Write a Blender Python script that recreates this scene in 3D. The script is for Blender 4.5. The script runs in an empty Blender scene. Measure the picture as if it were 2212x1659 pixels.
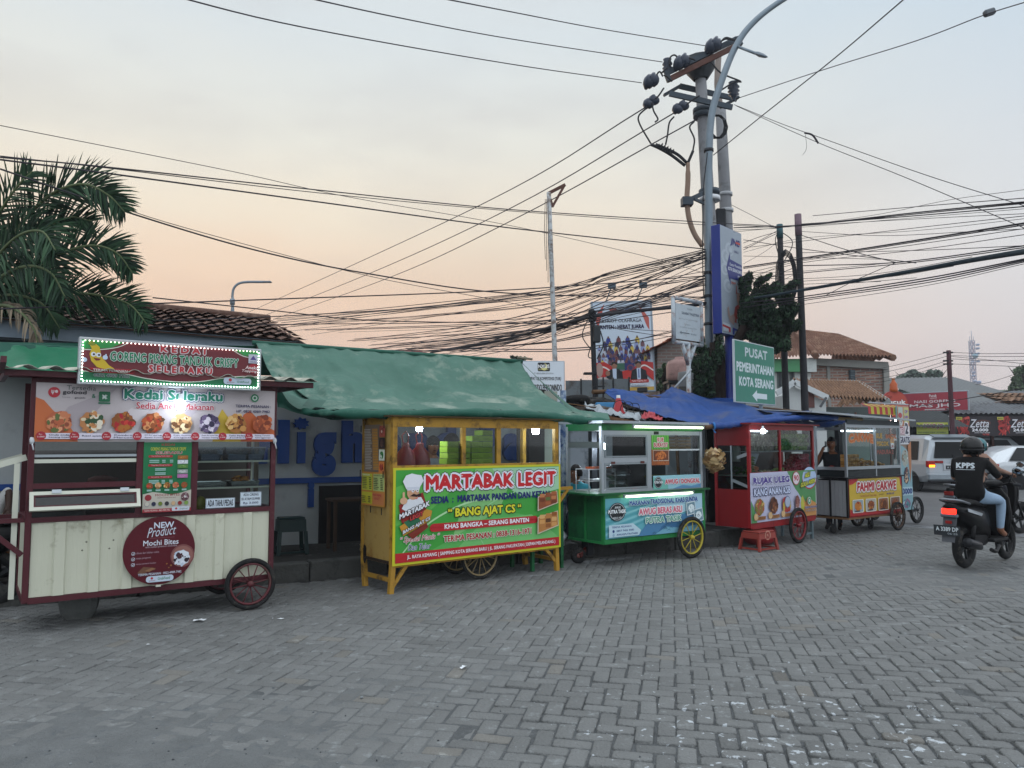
import bpy, math, random
import numpy as np
from mathutils import Vector, Matrix, noise as mnoise
random.seed(7); np.random.seed(7)
sc = bpy.context.scene
col = sc.collection
R = math.radians
# ---------------------------------------------------------------- camera
FOC = 1661.; TILT = R(4.3); CH = 1.6
cam_d = bpy.data.cameras.new('camera'); cam = bpy.data.objects.new('camera', cam_d); col.objects.link(cam)
cam.location = (0, 0, CH); cam.rotation_euler = (R(90) + TILT, 0, 0)
cam_d.sensor_width = 36; cam_d.lens = 36 * FOC / 2212; cam_d.clip_end = 3000; cam_d.clip_start = .05
sc.camera = cam
sc.view_settings.view_transform = 'Standard'; sc.view_settings.look = 'None'
sc.view_settings.exposure = .18; sc.view_settings.gamma = 1
cy = sc.cycles
cy.use_denoising = True; cy.max_bounces = 6; cy.diffuse_bounces = 3; cy.glossy_bounces = 3
cy.transparent_max_bounces = 16; cy.transmission_bounces = 4; cy.caustics_reflective = False; cy.caustics_refractive = False
cy.sample_clamp_indirect = 4

def lin(c):
    if isinstance(c, str):
        c = c.lstrip('#'); c = [int(c[i:i + 2], 16) for i in (0, 2, 4)]
    return tuple((v / 255 / 12.92) if v / 255 <= .04045 else ((v / 255 + .055) / 1.055) ** 2.4 for v in c) + (1.,)

# ---------------------------------------------------------------- dusk sky
w = bpy.data.worlds.new('World'); sc.world = w; w.use_nodes = True
nt = w.node_tree; N = nt.nodes; L = nt.links; N.clear()
def nd(t, **k):
    n = N.new(t)
    for a, b in k.items(): setattr(n, a, b)
    return n
out = nd('ShaderNodeOutputWorld'); bg = nd('ShaderNodeBackground'); bg.inputs[1].default_value = 1
tc = nd('ShaderNodeTexCoord'); nrm = nd('ShaderNodeVectorMath', operation='NORMALIZE'); L.new(tc.outputs['Generated'], nrm.inputs[0])
sep = nd('ShaderNodeSeparateXYZ'); L.new(nrm.outputs[0], sep.inputs[0])
cmb = nd('ShaderNodeCombineXYZ'); L.new(sep.outputs[0], cmb.inputs[0]); L.new(sep.outputs[1], cmb.inputs[1])
n2 = nd('ShaderNodeVectorMath', operation='NORMALIZE'); L.new(cmb.outputs[0], n2.inputs[0])
SAZ = R(-24)
dt = nd('ShaderNodeVectorMath', operation='DOT_PRODUCT'); L.new(n2.outputs[0], dt.inputs[0]); dt.inputs[1].default_value = (math.sin(SAZ), math.cos(SAZ), 0)
def ramp(src, stops):
    r = nd('ShaderNodeValToRGB'); L.new(src, r.inputs[0]); e = r.color_ramp.elements
    while len(e) < len(stops): e.new(.5)
    for i, (p, c) in enumerate(stops): e[i].position = p; e[i].color = lin(c) if not isinstance(c, float) else (c, c, c, 1)
    return r
skn = nd('ShaderNodeTexNoise'); skn.inputs['Scale'].default_value = 2.2; skn.inputs['Detail'].default_value = 5; skn.inputs['Roughness'].default_value = .55
mp = nd('ShaderNodeMapping'); mp.inputs['Scale'].default_value = (1, 1, 3.2); L.new(nrm.outputs[0], mp.inputs[0]); L.new(mp.outputs[0], skn.inputs[0])
zz = nd('ShaderNodeMath', operation='MULTIPLY_ADD'); L.new(skn.outputs[0], zz.inputs[0]); zz.inputs[1].default_value = .13; 
zs = nd('ShaderNodeMath', operation='SUBTRACT'); L.new(sep.outputs[2], zs.inputs[0]); zs.inputs[1].default_value = .065
L.new(zs.outputs[0], zz.inputs[2])
warm = ramp(zz.outputs[0], [(0, '#ddb69f'), (.10, '#e9c2a6'), (.19, '#eecfb1'), (.27, '#ecdfc9'), (.36, '#e1e0d6'), (.47, '#d2dadd'), (.7, '#cdd4db'), (1, '#d2d8df')])
cool = ramp(zz.outputs[0], [(0, '#d2c9c8'), (.10, '#d6d0d0'), (.20, '#d4d8dc'), (.33, '#cdd5dc'), (.46, '#bdcfdd'), (.7, '#cbd3dc'), (1, '#d2d8df')])
back = ramp(zz.outputs[0], [(0, '#b0b5bb'), (.3, '#c0c7cf'), (.6, '#ccd3db'), (1, '#d2d8df')])
aw = nd('ShaderNodeMapRange', interpolation_type='SMOOTHSTEP'); L.new(dt.outputs['Value'], aw.inputs[0]); aw.inputs[1].default_value = .42; aw.inputs[2].default_value = .97
ab = nd('ShaderNodeMapRange', interpolation_type='SMOOTHSTEP'); L.new(dt.outputs['Value'], ab.inputs[0]); ab.inputs[1].default_value = -.4; ab.inputs[2].default_value = .4
def mix(a, b, f):
    m = nd('ShaderNodeMix', data_type='RGBA'); L.new(a, m.inputs[6]); L.new(b, m.inputs[7])
    if isinstance(f, float): m.inputs[0].default_value = f
    else: L.new(f, m.inputs[0])
    return m.outputs[2]
m1 = mix(cool.outputs[0], warm.outputs[0], aw.outputs[0]); m2 = mix(back.outputs[0], m1, ab.outputs[0])
sky = nd('ShaderNodeTexSky', sky_type='NISHITA', sun_disc=False); sky.sun_elevation = R(3); sky.sun_rotation = SAZ; sky.air_density = 1.5; sky.dust_density = 4
sk = nd('ShaderNodeVectorMath', operation='SCALE'); L.new(sky.outputs[0], sk.inputs[0]); sk.inputs[3].default_value = .0012
cl = ramp(skn.outputs[0], [(0, '#ffffff'), (.47, '#ffffff'), (.62, '#f3efee'), (1, '#e8e4e4')])
m3 = nd('ShaderNodeMix', data_type='RGBA', blend_type='MULTIPLY'); m3.inputs[0].default_value = .7; L.new(m2, m3.inputs[6]); L.new(cl.outputs[0], m3.inputs[7])
fin = nd('ShaderNodeVectorMath', operation='ADD'); L.new(m3.outputs[2], fin.inputs[0]); L.new(sk.outputs[0], fin.inputs[1])
kz = nd('ShaderNodeMapRange', interpolation_type='SMOOTHSTEP'); L.new(sep.outputs[2], kz.inputs[0]); kz.inputs[1].default_value = .54; kz.inputs[2].default_value = .9; kz.inputs[3].default_value = 1; kz.inputs[4].default_value = 2.3
kb_ = nd('ShaderNodeMapRange', interpolation_type='SMOOTHSTEP'); L.new(dt.outputs['Value'], kb_.inputs[0]); kb_.inputs[1].default_value = .25; kb_.inputs[2].default_value = -.5; kb_.inputs[3].default_value = 1; kb_.inputs[4].default_value = 2.1
km = nd('ShaderNodeMath', operation='MAXIMUM'); L.new(kz.outputs[0], km.inputs[0]); L.new(kb_.outputs[0], km.inputs[1])
f2 = nd('ShaderNodeVectorMath', operation='SCALE'); L.new(fin.outputs[0], f2.inputs[0]); L.new(km.outputs[0], f2.inputs[3])
L.new(f2.outputs[0], bg.inputs[0]); L.new(bg.outputs[0], out.inputs[0])
sl = bpy.data.lights.new('sun', 'SUN'); sl.energy = .35; sl.angle = R(12); sl.color = (1, .78, .55)
so = bpy.data.objects.new('sun', sl); col.objects.link(so); so.rotation_euler = (R(-84), 0, -SAZ)

# ---------------------------------------------------------------- pixel helpers (photo measured at 2212 px wide)
def ray(u, v):
    x = (u - 1106) / FOC; z = -(v - 829.5) / FOC
    return (x, math.cos(TILT) - z * math.sin(TILT), math.sin(TILT) + z * math.cos(TILT))
def G(u, v, z=0.):
    r = ray(u, v); t = (z - CH) / r[2]; return Vector((r[0] * t, r[1] * t, z))
def P(u, v, Y):
    r = ray(u, v); t = Y / r[1]; return Vector((r[0] * t, Y, CH + r[2] * t))
def onplane(P0, a):
    c, s = math.cos(a), math.sin(a)
    def f(u, v):
        r = ray(u, v); det = -r[0] * s + c * r[1]
        t = (-P0[0] * s + c * P0[1]) / det; k = (r[0] * P0[1] - r[1] * P0[0]) / det
        return (k, CH + r[2] * t)
    return f

# ---------------------------------------------------------------- materials
MC = {}
def mat(c, rough=.6, metal=0., var=.12, vs=6., bump=0., bs=30., dirt=None, spec=.28, emit=0., alpha=None, key=''):
    k = (str(c), rough, metal, var, vs, bump, bs, str(dirt), spec, emit, alpha, key)
    if k in MC: return MC[k]
    m = bpy.data.materials.new('mat_%d' % len(MC)); m.use_nodes = True
    t = m.node_tree; n = t.nodes; l = t.links; b = n['Principled BSDF']
    base = lin(c); m.diffuse_color = base
    b.inputs['Roughness'].default_value = rough; b.inputs['Metallic'].default_value = metal; b.inputs['Specular IOR Level'].default_value = spec
    b.inputs['Base Color'].default_value = base
    tx = n.new('ShaderNodeTexCoord')
    cur = None
    if var > 0:
        no = n.new('ShaderNodeTexNoise'); no.inputs['Scale'].default_value = vs; no.inputs['Detail'].default_value = 6; no.inputs['Roughness'].default_value = .65
        l.new(tx.outputs['Object'], no.inputs[0])
        mx = n.new('ShaderNodeMix'); mx.data_type = 'RGBA'
        mx.inputs[6].default_value = [min(1, x * (1 + var * 1.6)) for x in base[:3]] + [1]; mx.inputs[7].default_value = [x * (1 - var * 1.6) for x in base[:3]] + [1]
        l.new(no.outputs[0], mx.inputs[0]); cur = mx.outputs[2]
    if dirt:
        no = n.new('ShaderNodeTexNoise'); no.inputs['Scale'].default_value = dirt[2]; no.inputs['Detail'].default_value = 8; no.inputs['Roughness'].default_value = .7
        l.new(tx.outputs['Object'], no.inputs[0])
        mr = n.new('ShaderNodeMapRange'); l.new(no.outputs[0], mr.inputs[0]); mr.inputs[1].default_value = .62 - dirt[1] * .35; mr.inputs[2].default_value = .74 - dirt[1] * .25
        mx = n.new('ShaderNodeMix'); mx.data_type = 'RGBA'; l.new(mr.outputs[0], mx.inputs[0])
        if cur: l.new(cur, mx.inputs[6])
        else: mx.inputs[6].default_value = base
        mx.inputs[7].default_value = lin(dirt[0]); cur = mx.outputs[2]
    if cur: l.new(cur, b.inputs['Base Color'])
    if bump > 0:
        no = n.new('ShaderNodeTexNoise'); no.inputs['Scale'].default_value = bs; no.inputs['Detail'].default_value = 4
        l.new(tx.outputs['Object'], no.inputs[0]); bp = n.new('ShaderNodeBump'); bp.inputs['Strength'].default_value = bump; bp.inputs['Distance'].default_value = .03
        l.new(no.outputs[0], bp.inputs['Height']); l.new(bp.outputs[0], b.inputs['Normal'])
    if emit > 0:
        b.inputs['Emission Color'].default_value = base; b.inputs['Emission Strength'].default_value = emit
    if alpha is not None: b.inputs['Alpha'].default_value = alpha
    MC[k] = m; return m
def ink(c, e=0.): return mat(c, rough=.42, var=.05, vs=3, bump=.25, bs=3.5, spec=.35, emit=e)
def glassm(tint='#e8f0f0', refl=.12, key='g'):
    if key in MC: return MC[key]
    m = bpy.data.materials.new('glass_' + key); m.use_nodes = True; t = m.node_tree; n = t.nodes; l = t.links; n.clear()
    o = n.new('ShaderNodeOutputMaterial'); tr = n.new('ShaderNodeBsdfTransparent'); gl = n.new('ShaderNodeBsdfGlossy'); gl.inputs['Roughness'].default_value = .03
    tr.inputs[0].default_value = lin(tint); fr = n.new('ShaderNodeFresnel'); fr.inputs[0].default_value = 1.5
    ad = n.new('ShaderNodeMath'); ad.operation = 'ADD'; l.new(fr.outputs[0], ad.inputs[0]); ad.inputs[1].default_value = refl - .04; ad.use_clamp = True
    mx = n.new('ShaderNodeMixShader'); l.new(ad.outputs[0], mx.inputs[0]); l.new(tr.outputs[0], mx.inputs[1]); l.new(gl.outputs[0], mx.inputs[2]); l.new(mx.outputs[0], o.inputs[0])
    MC[key] = m; return m
def brickm(c1, c2, mortar, scale, key, rough=.9):
    if key in MC: return MC[key]
    m = bpy.data.materials.new('brick_' + key); m.use_nodes = True; t = m.node_tree; n = t.nodes; l = t.links; b = n['Principled BSDF']
    tx = n.new('ShaderNodeTexCoord'); mpn = n.new('ShaderNodeMapping'); mpn.inputs['Rotation'].default_value = (R(90), 0, 0); l.new(tx.outputs['Object'], mpn.inputs[0])
    br = n.new('ShaderNodeTexBrick'); l.new(mpn.outputs[0], br.inputs[0]); br.inputs['Color1'].default_value = lin(c1); br.inputs['Color2'].default_value = lin(c2); br.inputs['Mortar'].default_value = lin(mortar)
    br.inputs['Scale'].default_value = scale; br.inputs['Mortar Size'].default_value = .03; br.inputs['Brick Width'].default_value = .5; br.inputs['Row Height'].default_value = .16; br.inputs['Bias'].default_value = -.1
    no = n.new('ShaderNodeTexNoise'); no.inputs['Scale'].default_value = 2.5; no.inputs['Detail'].default_value = 8; l.new(tx.outputs['Object'], no.inputs[0])
    mx = n.new('ShaderNodeMix'); mx.data_type = 'RGBA'; mx.blend_type = 'MULTIPLY'; mx.inputs[0].default_value = .6; l.new(br.outputs[0], mx.inputs[6]); l.new(no.outputs[0], mx.inputs[7])
    gm = n.new('ShaderNodeBrightContrast'); gm.inputs[1].default_value = .06; l.new(mx.outputs[2], gm.inputs[0]); l.new(gm.outputs[0], b.inputs['Base Color'])
    b.inputs['Roughness'].default_value = rough
    bp = n.new('ShaderNodeBump'); bp.inputs['Strength'].default_value = .5; l.new(br.outputs[1], bp.inputs['Height']); bp.invert = True; l.new(bp.outputs[0], b.inputs['Normal'])
    MC[key] = m; return m

# ---------------------------------------------------------------- mesh builder
def frame_of(d):
    d = d.normalized(); a = Vector((0, 0, 1)) if abs(d.z) < .9 else Vector((1, 0, 0))
    x = d.cross(a).normalized(); return x, x.cross(d).normalized()
class M:
    def __init__(s): s.v = []; s.f = []; s.mi = []; s.sm = []; s.mats = []; s.T = None
    def m(s, mt):
        if mt not in s.mats: s.mats.append(mt)
        return s.mats.index(mt)
    def add(s, vs, fs, mt, smooth=False):
        o = len(s.v)
        if s.T is not None: vs = [s.T @ Vector(v) for v in vs]
        s.v.extend([tuple(v) for v in vs]); k = s.m(mt)
        for f in fs: s.f.append([i + o for i in f]); s.mi.append(k); s.sm.append(smooth)
        return s
    def box(s, x0, y0, z0, x1, y1, z1, mt, b=0.):
        if x0 > x1: x0, x1 = x1, x0
        if y0 > y1: y0, y1 = y1, y0
        if z0 > z1: z0, z1 = z1, z0
        if b <= 0:
            vs = [(x, y, z) for z in (z0, z1) for (x, y) in ((x0, y0), (x1, y0), (x1, y1), (x0, y1))]
            return s.add(vs, [(3, 2, 1, 0), (4, 5, 6, 7), (0, 1, 5, 4), (1, 2, 6, 5), (2, 3, 7, 6), (3, 0, 4, 7)], mt)
        def ring(ix, iy, z):
            X0, X1, Y0, Y1 = x0 + ix, x1 - ix, y0 + iy, y1 - iy; c = b
            if ix > 0: c = 0
            return [(X0 + b - ix, Y0, z), (X1 - b + ix, Y0, z), (X1, Y0 + b - iy, z), (X1, Y1 - b + iy, z), (X1 - b + ix, Y1, z), (X0 + b - ix, Y1, z), (X0, Y1 - b + iy, z), (X0, Y0 + b - iy, z)]
        rs = [ring(b * .9, b * .9, z0), ring(0, 0, z0 + b), ring(0, 0, z1 - b), ring(b * .9, b * .9, z1)]
        vs = sum(rs, []); fs = [tuple(range(7, -1, -1)), tuple(range(24, 32))]
        for k in range(3):
            for i in range(8): j = (i + 1) % 8; fs.append((k * 8 + i, k * 8 + j, k * 8 + 8 + j, k * 8 + 8 + i))
        return s.add(vs, fs, mt)
    def bar(s, p, q, w, h, mt, up=None):
        p = Vector(p); q = Vector(q); d = (q - p).normalized()
        upv = Vector(up) if up else (Vector((0, 0, 1)) if abs(d.z) < .95 else Vector((0, 1, 0)))
        x = d.cross(upv).normalized() * w / 2; y = x.cross(d).normalized() * h / 2
        vs = [p - x - y, p + x - y, p + x + y, p - x + y, q - x - y, q + x - y, q + x + y, q - x + y]
        return s.add(vs, [(3, 2, 1, 0), (4, 5, 6, 7), (0, 1, 5, 4), (1, 2, 6, 5), (2, 3, 7, 6), (3, 0, 4, 7)], mt)
    def tube(s, pts, r, mt, n=8, caps=True, closed=False, sq=None):
        pts = [Vector(p) for p in pts]; k = len(pts); rs = r if isinstance(r, (list, tuple)) else [r] * k
        vs = []; fs = []; px = None
        for i, p in enumerate(pts):
            if closed: d = pts[(i + 1) % k] - pts[i - 1]
            else: d = pts[min(i + 1, k - 1)] - pts[max(i - 1, 0)]
            if d.length < 1e-9: d = Vector((0, 0, 1))
            d.normalize()
            if px is None: x, y = frame_of(d)
            else:
                x = px - d * px.dot(d); x = x.normalized() if x.length > 1e-6 else frame_of(d)[0]; y = x.cross(d).normalized()
            px = x
            for j in range(n):
                a = 2 * math.pi * j / n; vs.append(p + x * (math.cos(a) * rs[i]) + y * (math.sin(a) * rs[i]))
        for i in range(k if closed else k - 1):
            i2 = (i + 1) % k
            for j in range(n): j2 = (j + 1) % n; fs.append((i * n + j, i * n + j2, i2 * n + j2, i2 * n + j))
        s.add(vs, fs, mt, n > 4)
        if caps and not closed: 
            o = len(s.v) - len(vs); kk = s.m(mt)
            for f in (tuple(range(n - 1, -1, -1)), tuple(range((k - 1) * n, k * n))): s.f.append([i + o for i in f]); s.mi.append(kk); s.sm.append(False)
        return s
    def lathe(s, c, axis, prof, mt, n=20, closed=False, smooth=True):
        c = Vector(c); d = Vector(axis).normalized(); x, y = frame_of(d); vs = []; fs = []; k = len(prof)
        for r, h in prof:
            for j in range(n): a = 2 * math.pi * j / n; vs.append(c + d * h + x * (math.cos(a) * r) + y * (math.sin(a) * r))
        for i in range(k if closed else k - 1):
            i2 = (i + 1) % k
            for j in range(n): j2 = (j + 1) % n; fs.append((i * n + j, i * n + j2, i2 * n + j2, i2 * n + j))
        return s.add(vs, fs, mt, smooth)
    def cyl(s, p, q, r, mt, n=12, r2=None):
        return s.tube([p, q], [r, r if r2 is None else r2], mt, n)
    def sph(s, c, r, mt, nu=12, nv=8, rot=None, jit=0.):
        c = Vector(c); r = (r, r, r) if not isinstance(r, (tuple, list)) else r; vs = []; fs = []
        for i in range(nv + 1):
            t = math.pi * i / nv
            for j in range(nu):
                p = 2 * math.pi * j / nu; k = 1 + (random.uniform(-jit, jit) if jit else 0)
                q = Vector((math.sin(t) * math.cos(p) * r[0] * k, math.sin(t) * math.sin(p) * r[1] * k, math.cos(t) * r[2] * k))
                if rot: q = rot @ q
                vs.append(c + q)
        for i in range(nv):
            for j in range(nu): j2 = (j + 1) % nu; fs.append((i * nu + j, (i + 1) * nu + j, (i + 1) * nu + j2, i * nu + j2))
        return s.add(vs, fs, mt, True)
    def grid(s, fn, nu, nv, mt, smooth=True, thick=0.):
        vs = [Vector(fn(i / nu, j / nv)) for j in range(nv + 1) for i in range(nu + 1)]; w_ = nu + 1
        fs = [(j * w_ + i, j * w_ + i + 1, (j + 1) * w_ + i + 1, (j + 1) * w_ + i) for j in range(nv) for i in range(nu)]
        if thick:
            nn = []
            for j in range(nv + 1):
                for i in range(nu + 1):
                    a = vs[j * w_ + min(i + 1, nu)] - vs[j * w_ + max(i - 1, 0)]; b_ = vs[min(j + 1, nv) * w_ + i] - vs[max(j - 1, 0) * w_ + i]
                    n_ = a.cross(b_); nn.append(n_.normalized() if n_.length > 1e-9 else Vector((0, 0, 1)))
            o = len(vs); vs2 = [v - n_ * thick for v, n_ in zip(vs, nn)]
            f2 = [tuple(k + o for k in reversed(f)) for f in fs]
            ed = [j * w_ for j in range(nv + 1)]; er = [j * w_ + nu for j in range(nv + 1)]; eb = list(range(w_)); et = [nv * w_ + i for i in range(w_)]
            side = []
            for e, rv in ((ed, 0), (er, 1), (eb, 1), (et, 0)):
                for a, b_ in zip(e, e[1:]): side.append((a, b_, b_ + o, a + o) if rv else (b_, a, a + o, b_ + o))
            return s.add(vs + vs2, fs + f2 + side, mt, smooth)
        return s.add(vs, fs, mt, smooth)
    def poly(s, pts, mt): return s.add(pts, [tuple(range(len(pts)))], mt)
    def prism(s, pts, off, mt, smooth=False):
        n = len(pts); off = Vector(off); vs = [Vector(p) for p in pts] + [Vector(p) + off for p in pts]
        fs = [tuple(range(n - 1, -1, -1)), tuple(range(n, 2 * n))] + [(i, (i + 1) % n, (i + 1) % n + n, i + n) for i in range(n)]
        return s.add(vs, fs, mt, smooth)
    def loft(s, secs, mt, caps=True, smooth=True):
        n = len(secs[0]); vs = sum([list(q) for q in secs], []); fs = []
        for i in range(len(secs) - 1):
            for j in range(n): j2 = (j + 1) % n; fs.append((i * n + j, i * n + j2, (i + 1) * n + j2, (i + 1) * n + j))
        if caps: fs += [tuple(range(n - 1, -1, -1)), tuple(range((len(secs) - 1) * n, len(secs) * n))]
        return s.add(vs, fs, mt, smooth)
    def build(s, name, parent=None, label=None, kind=None):
        me = bpy.data.meshes.new(name); me.from_pydata(s.v, [], s.f)
        for mt in s.mats: me.materials.append(mt)
        me.polygons.foreach_set('material_index', s.mi); me.polygons.foreach_set('use_smooth', s.sm); me.update()
        o = bpy.data.objects.new(name, me); col.objects.link(o)
        if parent: o.parent = parent
        if label: o['label'] = label
        if kind: o['kind'] = kind
        return o
def thing(name, label, cat, loc=(0, 0, 0), rz=0, group=None):
    o = bpy.data.objects.new(name, None); col.objects.link(o); o.empty_display_size = .1
    o.location = loc; o.rotation_euler = (0, 0, rz); return tag(o, label, cat, group)
def tag(o, label, cat, group=None):
    o['label'] = label; o['category'] = cat
    if group: o['group'] = group
    return o
def copy_tree(o, parent=None):
    c = o.copy(); col.objects.link(c)
    if parent: c.parent = parent
    for ch in [q for q in col.objects if q.parent == o]: copy_tree(ch, c)
    return c
def smooth_pts(pts, n=8):
    pts = [Vector(p) for p in pts]; o = []
    q = [pts[0] * 2 - pts[1]] + pts + [pts[-1] * 2 - pts[-2]]
    for i in range(1, len(q) - 2):
        for k in range(n):
            t = k / n; a, b, c_, d = q[i - 1:i + 3]
            o.append(.5 * ((2 * b) + (c_ - a) * t + (2 * a - 5 * b + 4 * c_ - d) * t * t + (3 * b - a - 3 * c_ + d) * t ** 3))
    o.append(pts[-1]); return o

# ---------------------------------------------------------------- lettering and printed boards
TX = {}
def glyphs(text, off=0., shear=0.):
    k = (text, off, shear)
    if k in TX: return TX[k]
    c = bpy.data.curves.new('t', 'FONT'); c.body = text; c.resolution_u = 2; c.offset = off; c.shear = shear
    o = bpy.data.objects.new('t', c); me = o.to_mesh()
    v = [(p.co.x, p.co.y) for p in me.vertices]; f = [tuple(p.vertices) for p in me.polygons]
    o.to_mesh_clear(); bpy.data.objects.remove(o); bpy.data.curves.remove(c)
    TX[k] = (v, f); return TX[k]
class Board(M):
    """flat printed sheet: coordinates 0..100 across and up the rectangle O, O+ex, O+ey"""
    def __init__(s, O, ex, ey, dz=.0004):
        M.__init__(s); s.O = Vector(O); s.ex = Vector(ex); s.ey = Vector(ey); s.n = s.ex.cross(s.ey).normalized(); s.lay = 1; s.dz = dz
        s.asp = s.ex.length / s.ey.length; s.W = None
    def p(s, x, y, l=None):
        q = s.O + s.ex * (x / 100) + s.ey * (y / 100) + s.n * (s.dz * (s.lay if l is None else l))
        if s.W: q = q + s.n * s.W(x, y)
        return q
    def base(s, mt, thick=.004, n=1):
        for (a, b_, c_, d) in ((0, 0, 100, 100),):
            vs = [s.p(0, 0, 0), s.p(100, 0, 0), s.p(100, 100, 0), s.p(0, 100, 0)]; s.prism([v - s.n * thick for v in vs], s.n * thick, mt)
        return s
    def rect(s, x0, y0, x1, y1, c, r=0.):
        s.lay += 1; mt = ink(c) if isinstance(c, str) else c
        if r <= 0: pts = [(x0, y0), (x1, y0), (x1, y1), (x0, y1)]
        else:
            ry = r * s.asp; pts = []
            for cx, cy, a0 in ((x1 - r, y0 + ry, -90), (x1 - r, y1 - ry, 0), (x0 + r, y1 - ry, 90), (x0 + r, y0 + ry, 180)):
                for k in range(5): a = R(a0 + k * 22.5); pts.append((cx + r * math.cos(a), cy + ry * math.sin(a)))
        s.poly([s.p(*q) for q in pts], mt); return s
    def pg(s, pts, c):
        s.lay += 1; s.poly([s.p(*q) for q in pts], ink(c) if isinstance(c, str) else c); return s
    def ell(s, cx, cy, rx, c, ry=None, n=24, jag=0, rot=0):
        s.lay += 1; ry = rx * s.asp if ry is None else ry; pts = []
        for i in range(n):
            a = 2 * math.pi * i / n; k = 1 - (jag if i % 2 else 0); x, y = rx * k * math.cos(a), ry * k * math.sin(a)
            if rot: xx = x * math.cos(rot) - y * math.sin(rot) / s.asp; y = x * math.sin(rot) * s.asp + y * math.cos(rot); x = xx
            pts.append((cx + x, cy + y))
        s.poly([s.p(*q) for q in pts], ink(c) if isinstance(c, str) else c); return s
    def curve_band(s, pts, w_, c):
        s.lay += 1; q = smooth_pts([(a, b, 0) for a, b in pts], 6)
        up = [(p_.x, p_.y + w_ / 2) for p_ in q]; dn = [(p_.x, p_.y - w_ / 2) for p_ in q]
        vs = [s.p(*a) for a in up] + [s.p(*a) for a in dn]; n = len(q)
        return s.add(vs, [(n + i, n + i + 1, i + 1, i) for i in range(n - 1)], ink(c))
    def txt(s, t, x0, y0, x1, y1, c, off=.02, oc=None, oo=.06, rise=0., shear=0., arc=0., oc2=None, oo2=.1, e=0.):
        v0, _ = glyphs(t, off, shear)
        if not v0: return s
        a0 = min(q[0] for q in v0); a1 = max(q[0] for q in v0); b0 = min(q[1] for q in v0); b1 = max(q[1] for q in v0)
        kx = (x1 - x0) / (a1 - a0); ky = (y1 - y0) / (b1 - b0)
        v, f = glyphs(t, 0, shear); rw = min(kx * s.ex.length, ky * s.ey.length) / 100; rx, ry = rw / s.ex.length * 100, rw / s.ey.length * 100; off = max(0, off) * (1.35 if ky * s.ey.length > 4 else .6)
        def put(o_, cc, n_):
            s.lay += .8; mt = ink(cc, e) if isinstance(cc, str) else cc
            for q in range(n_ if o_ > .004 else 1):
                s.lay += .12; aa = 6.2832 * q / n_; dx, dy = (o_ * math.cos(aa) * rx, o_ * math.sin(aa) * ry) if o_ > .004 else (0, 0); vs = []
                for (a, b_) in v:
                    x = x0 + (a - a0) * kx; y = y0 + (b_ - b0) * ky; tt = (x - x0) / (x1 - x0)
                    y += rise * tt + arc * 4 * tt * (1 - tt); vs.append(s.p(x + dx, y + dy))
                s.add(vs, f, mt)
        if oc2: put(off + oo2, oc2, 8)
        if oc: put(off + oo, oc, 8)
        put(off, c, 3); return s
    def food(s, cx, cy, r, cols, n=26, seed=1, ry=None, pl=None):
        rn = random.Random(seed); ry = r * s.asp if ry is None else ry
        if pl: s.ell(cx, cy, r * 1.08, pl, ry * 1.08)
        s.ell(cx, cy, r * .93, cols[0], ry * .93, 18, .1)
        for i in range(n):
            a = rn.uniform(0, 6.28); d = rn.random() ** .5 * .8; k = rn.uniform(.12, .34)
            if i % 4 == 0: s.lay += .01
            s.lay -= .9
            s.ell(cx + d * r * math.cos(a), cy + d * ry * math.sin(a), r * k, rn.choice(cols), ry * k * rn.uniform(.4, 1), 7, 0, rn.uniform(0, 3))
        return s
# ---------------------------------------------------------------- ground, road, paving
def und(x, y):
    return .016 * np.sin(x * .9 + 1.3) * np.cos(y * .8 + .4) + .010 * np.sin(x * 2.1 + y * 1.3) + .006 * np.sin(y * 3.1 - x * 1.7 + 2)
def undm(x, y): # calmer under the carts
    return und(x, y) * np.clip((9.5 - y + .45 * x) / 4., .12, 1.)
gm = mat('#4d4c4a', rough=.95, var=.2, vs=.3)
g = M(); g.poly([(-320, -90, -.16), (320, -90, -.16), (320, 420, -.16), (-320, 420, -.16)], gm); o = g.build('ground'); o['kind'] = 'structure'
asph = mat('#5e5f60', rough=.82, var=.16, vs=1.4, bump=.4, bs=60, dirt=('#58585a', .25, .7))
EDG0 = Vector((7.45, 14.75, 0)); EDG1 = Vector((8.75, 13.0, 0)); ED = (EDG1 - EDG0).normalized(); EN = Vector((-ED.y, ED.x, 0))
if EN.x < 0: EN = -EN
a0 = EDG0 - ED * 100; a1 = EDG0 + ED * 60
g = M(); g.poly([a0 + Vector((0, 0, -.012)), a1 + Vector((0, 0, -.012)), a1 + EN * 14 + Vector((0, 0, -.012)), a0 + EN * 60 + Vector((0, 0, -.012))], asph); o = g.build('road'); o['kind'] = 'structure'
g = M(); cm = mat('#7d8083', rough=.85, var=.2, vs=3, dirt=('#4e4f50', .3, 4)); q0 = EDG0 - ED * 30; q1 = EDG0 + ED * 25
g.poly([q0 + Vector((0, 0, -.004)), q1 + Vector((0, 0, -.004)), q1 + EN * .45 + Vector((0, 0, -.004)), q0 + EN * .45 + Vector((0, 0, -.004))], cm)
for k in range(40):
    c = EDG0 + ED * (-6 + k * .5) + EN * .22
    if k % 3 != 1: g.poly([c + ED * .3 - EN * .04, c - EN * .04, c + EN * .02, c + ED * .3 + EN * .02], mat('#151617', var=0))
o = g.build('road_gutter'); o['kind'] = 'structure'
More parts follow.
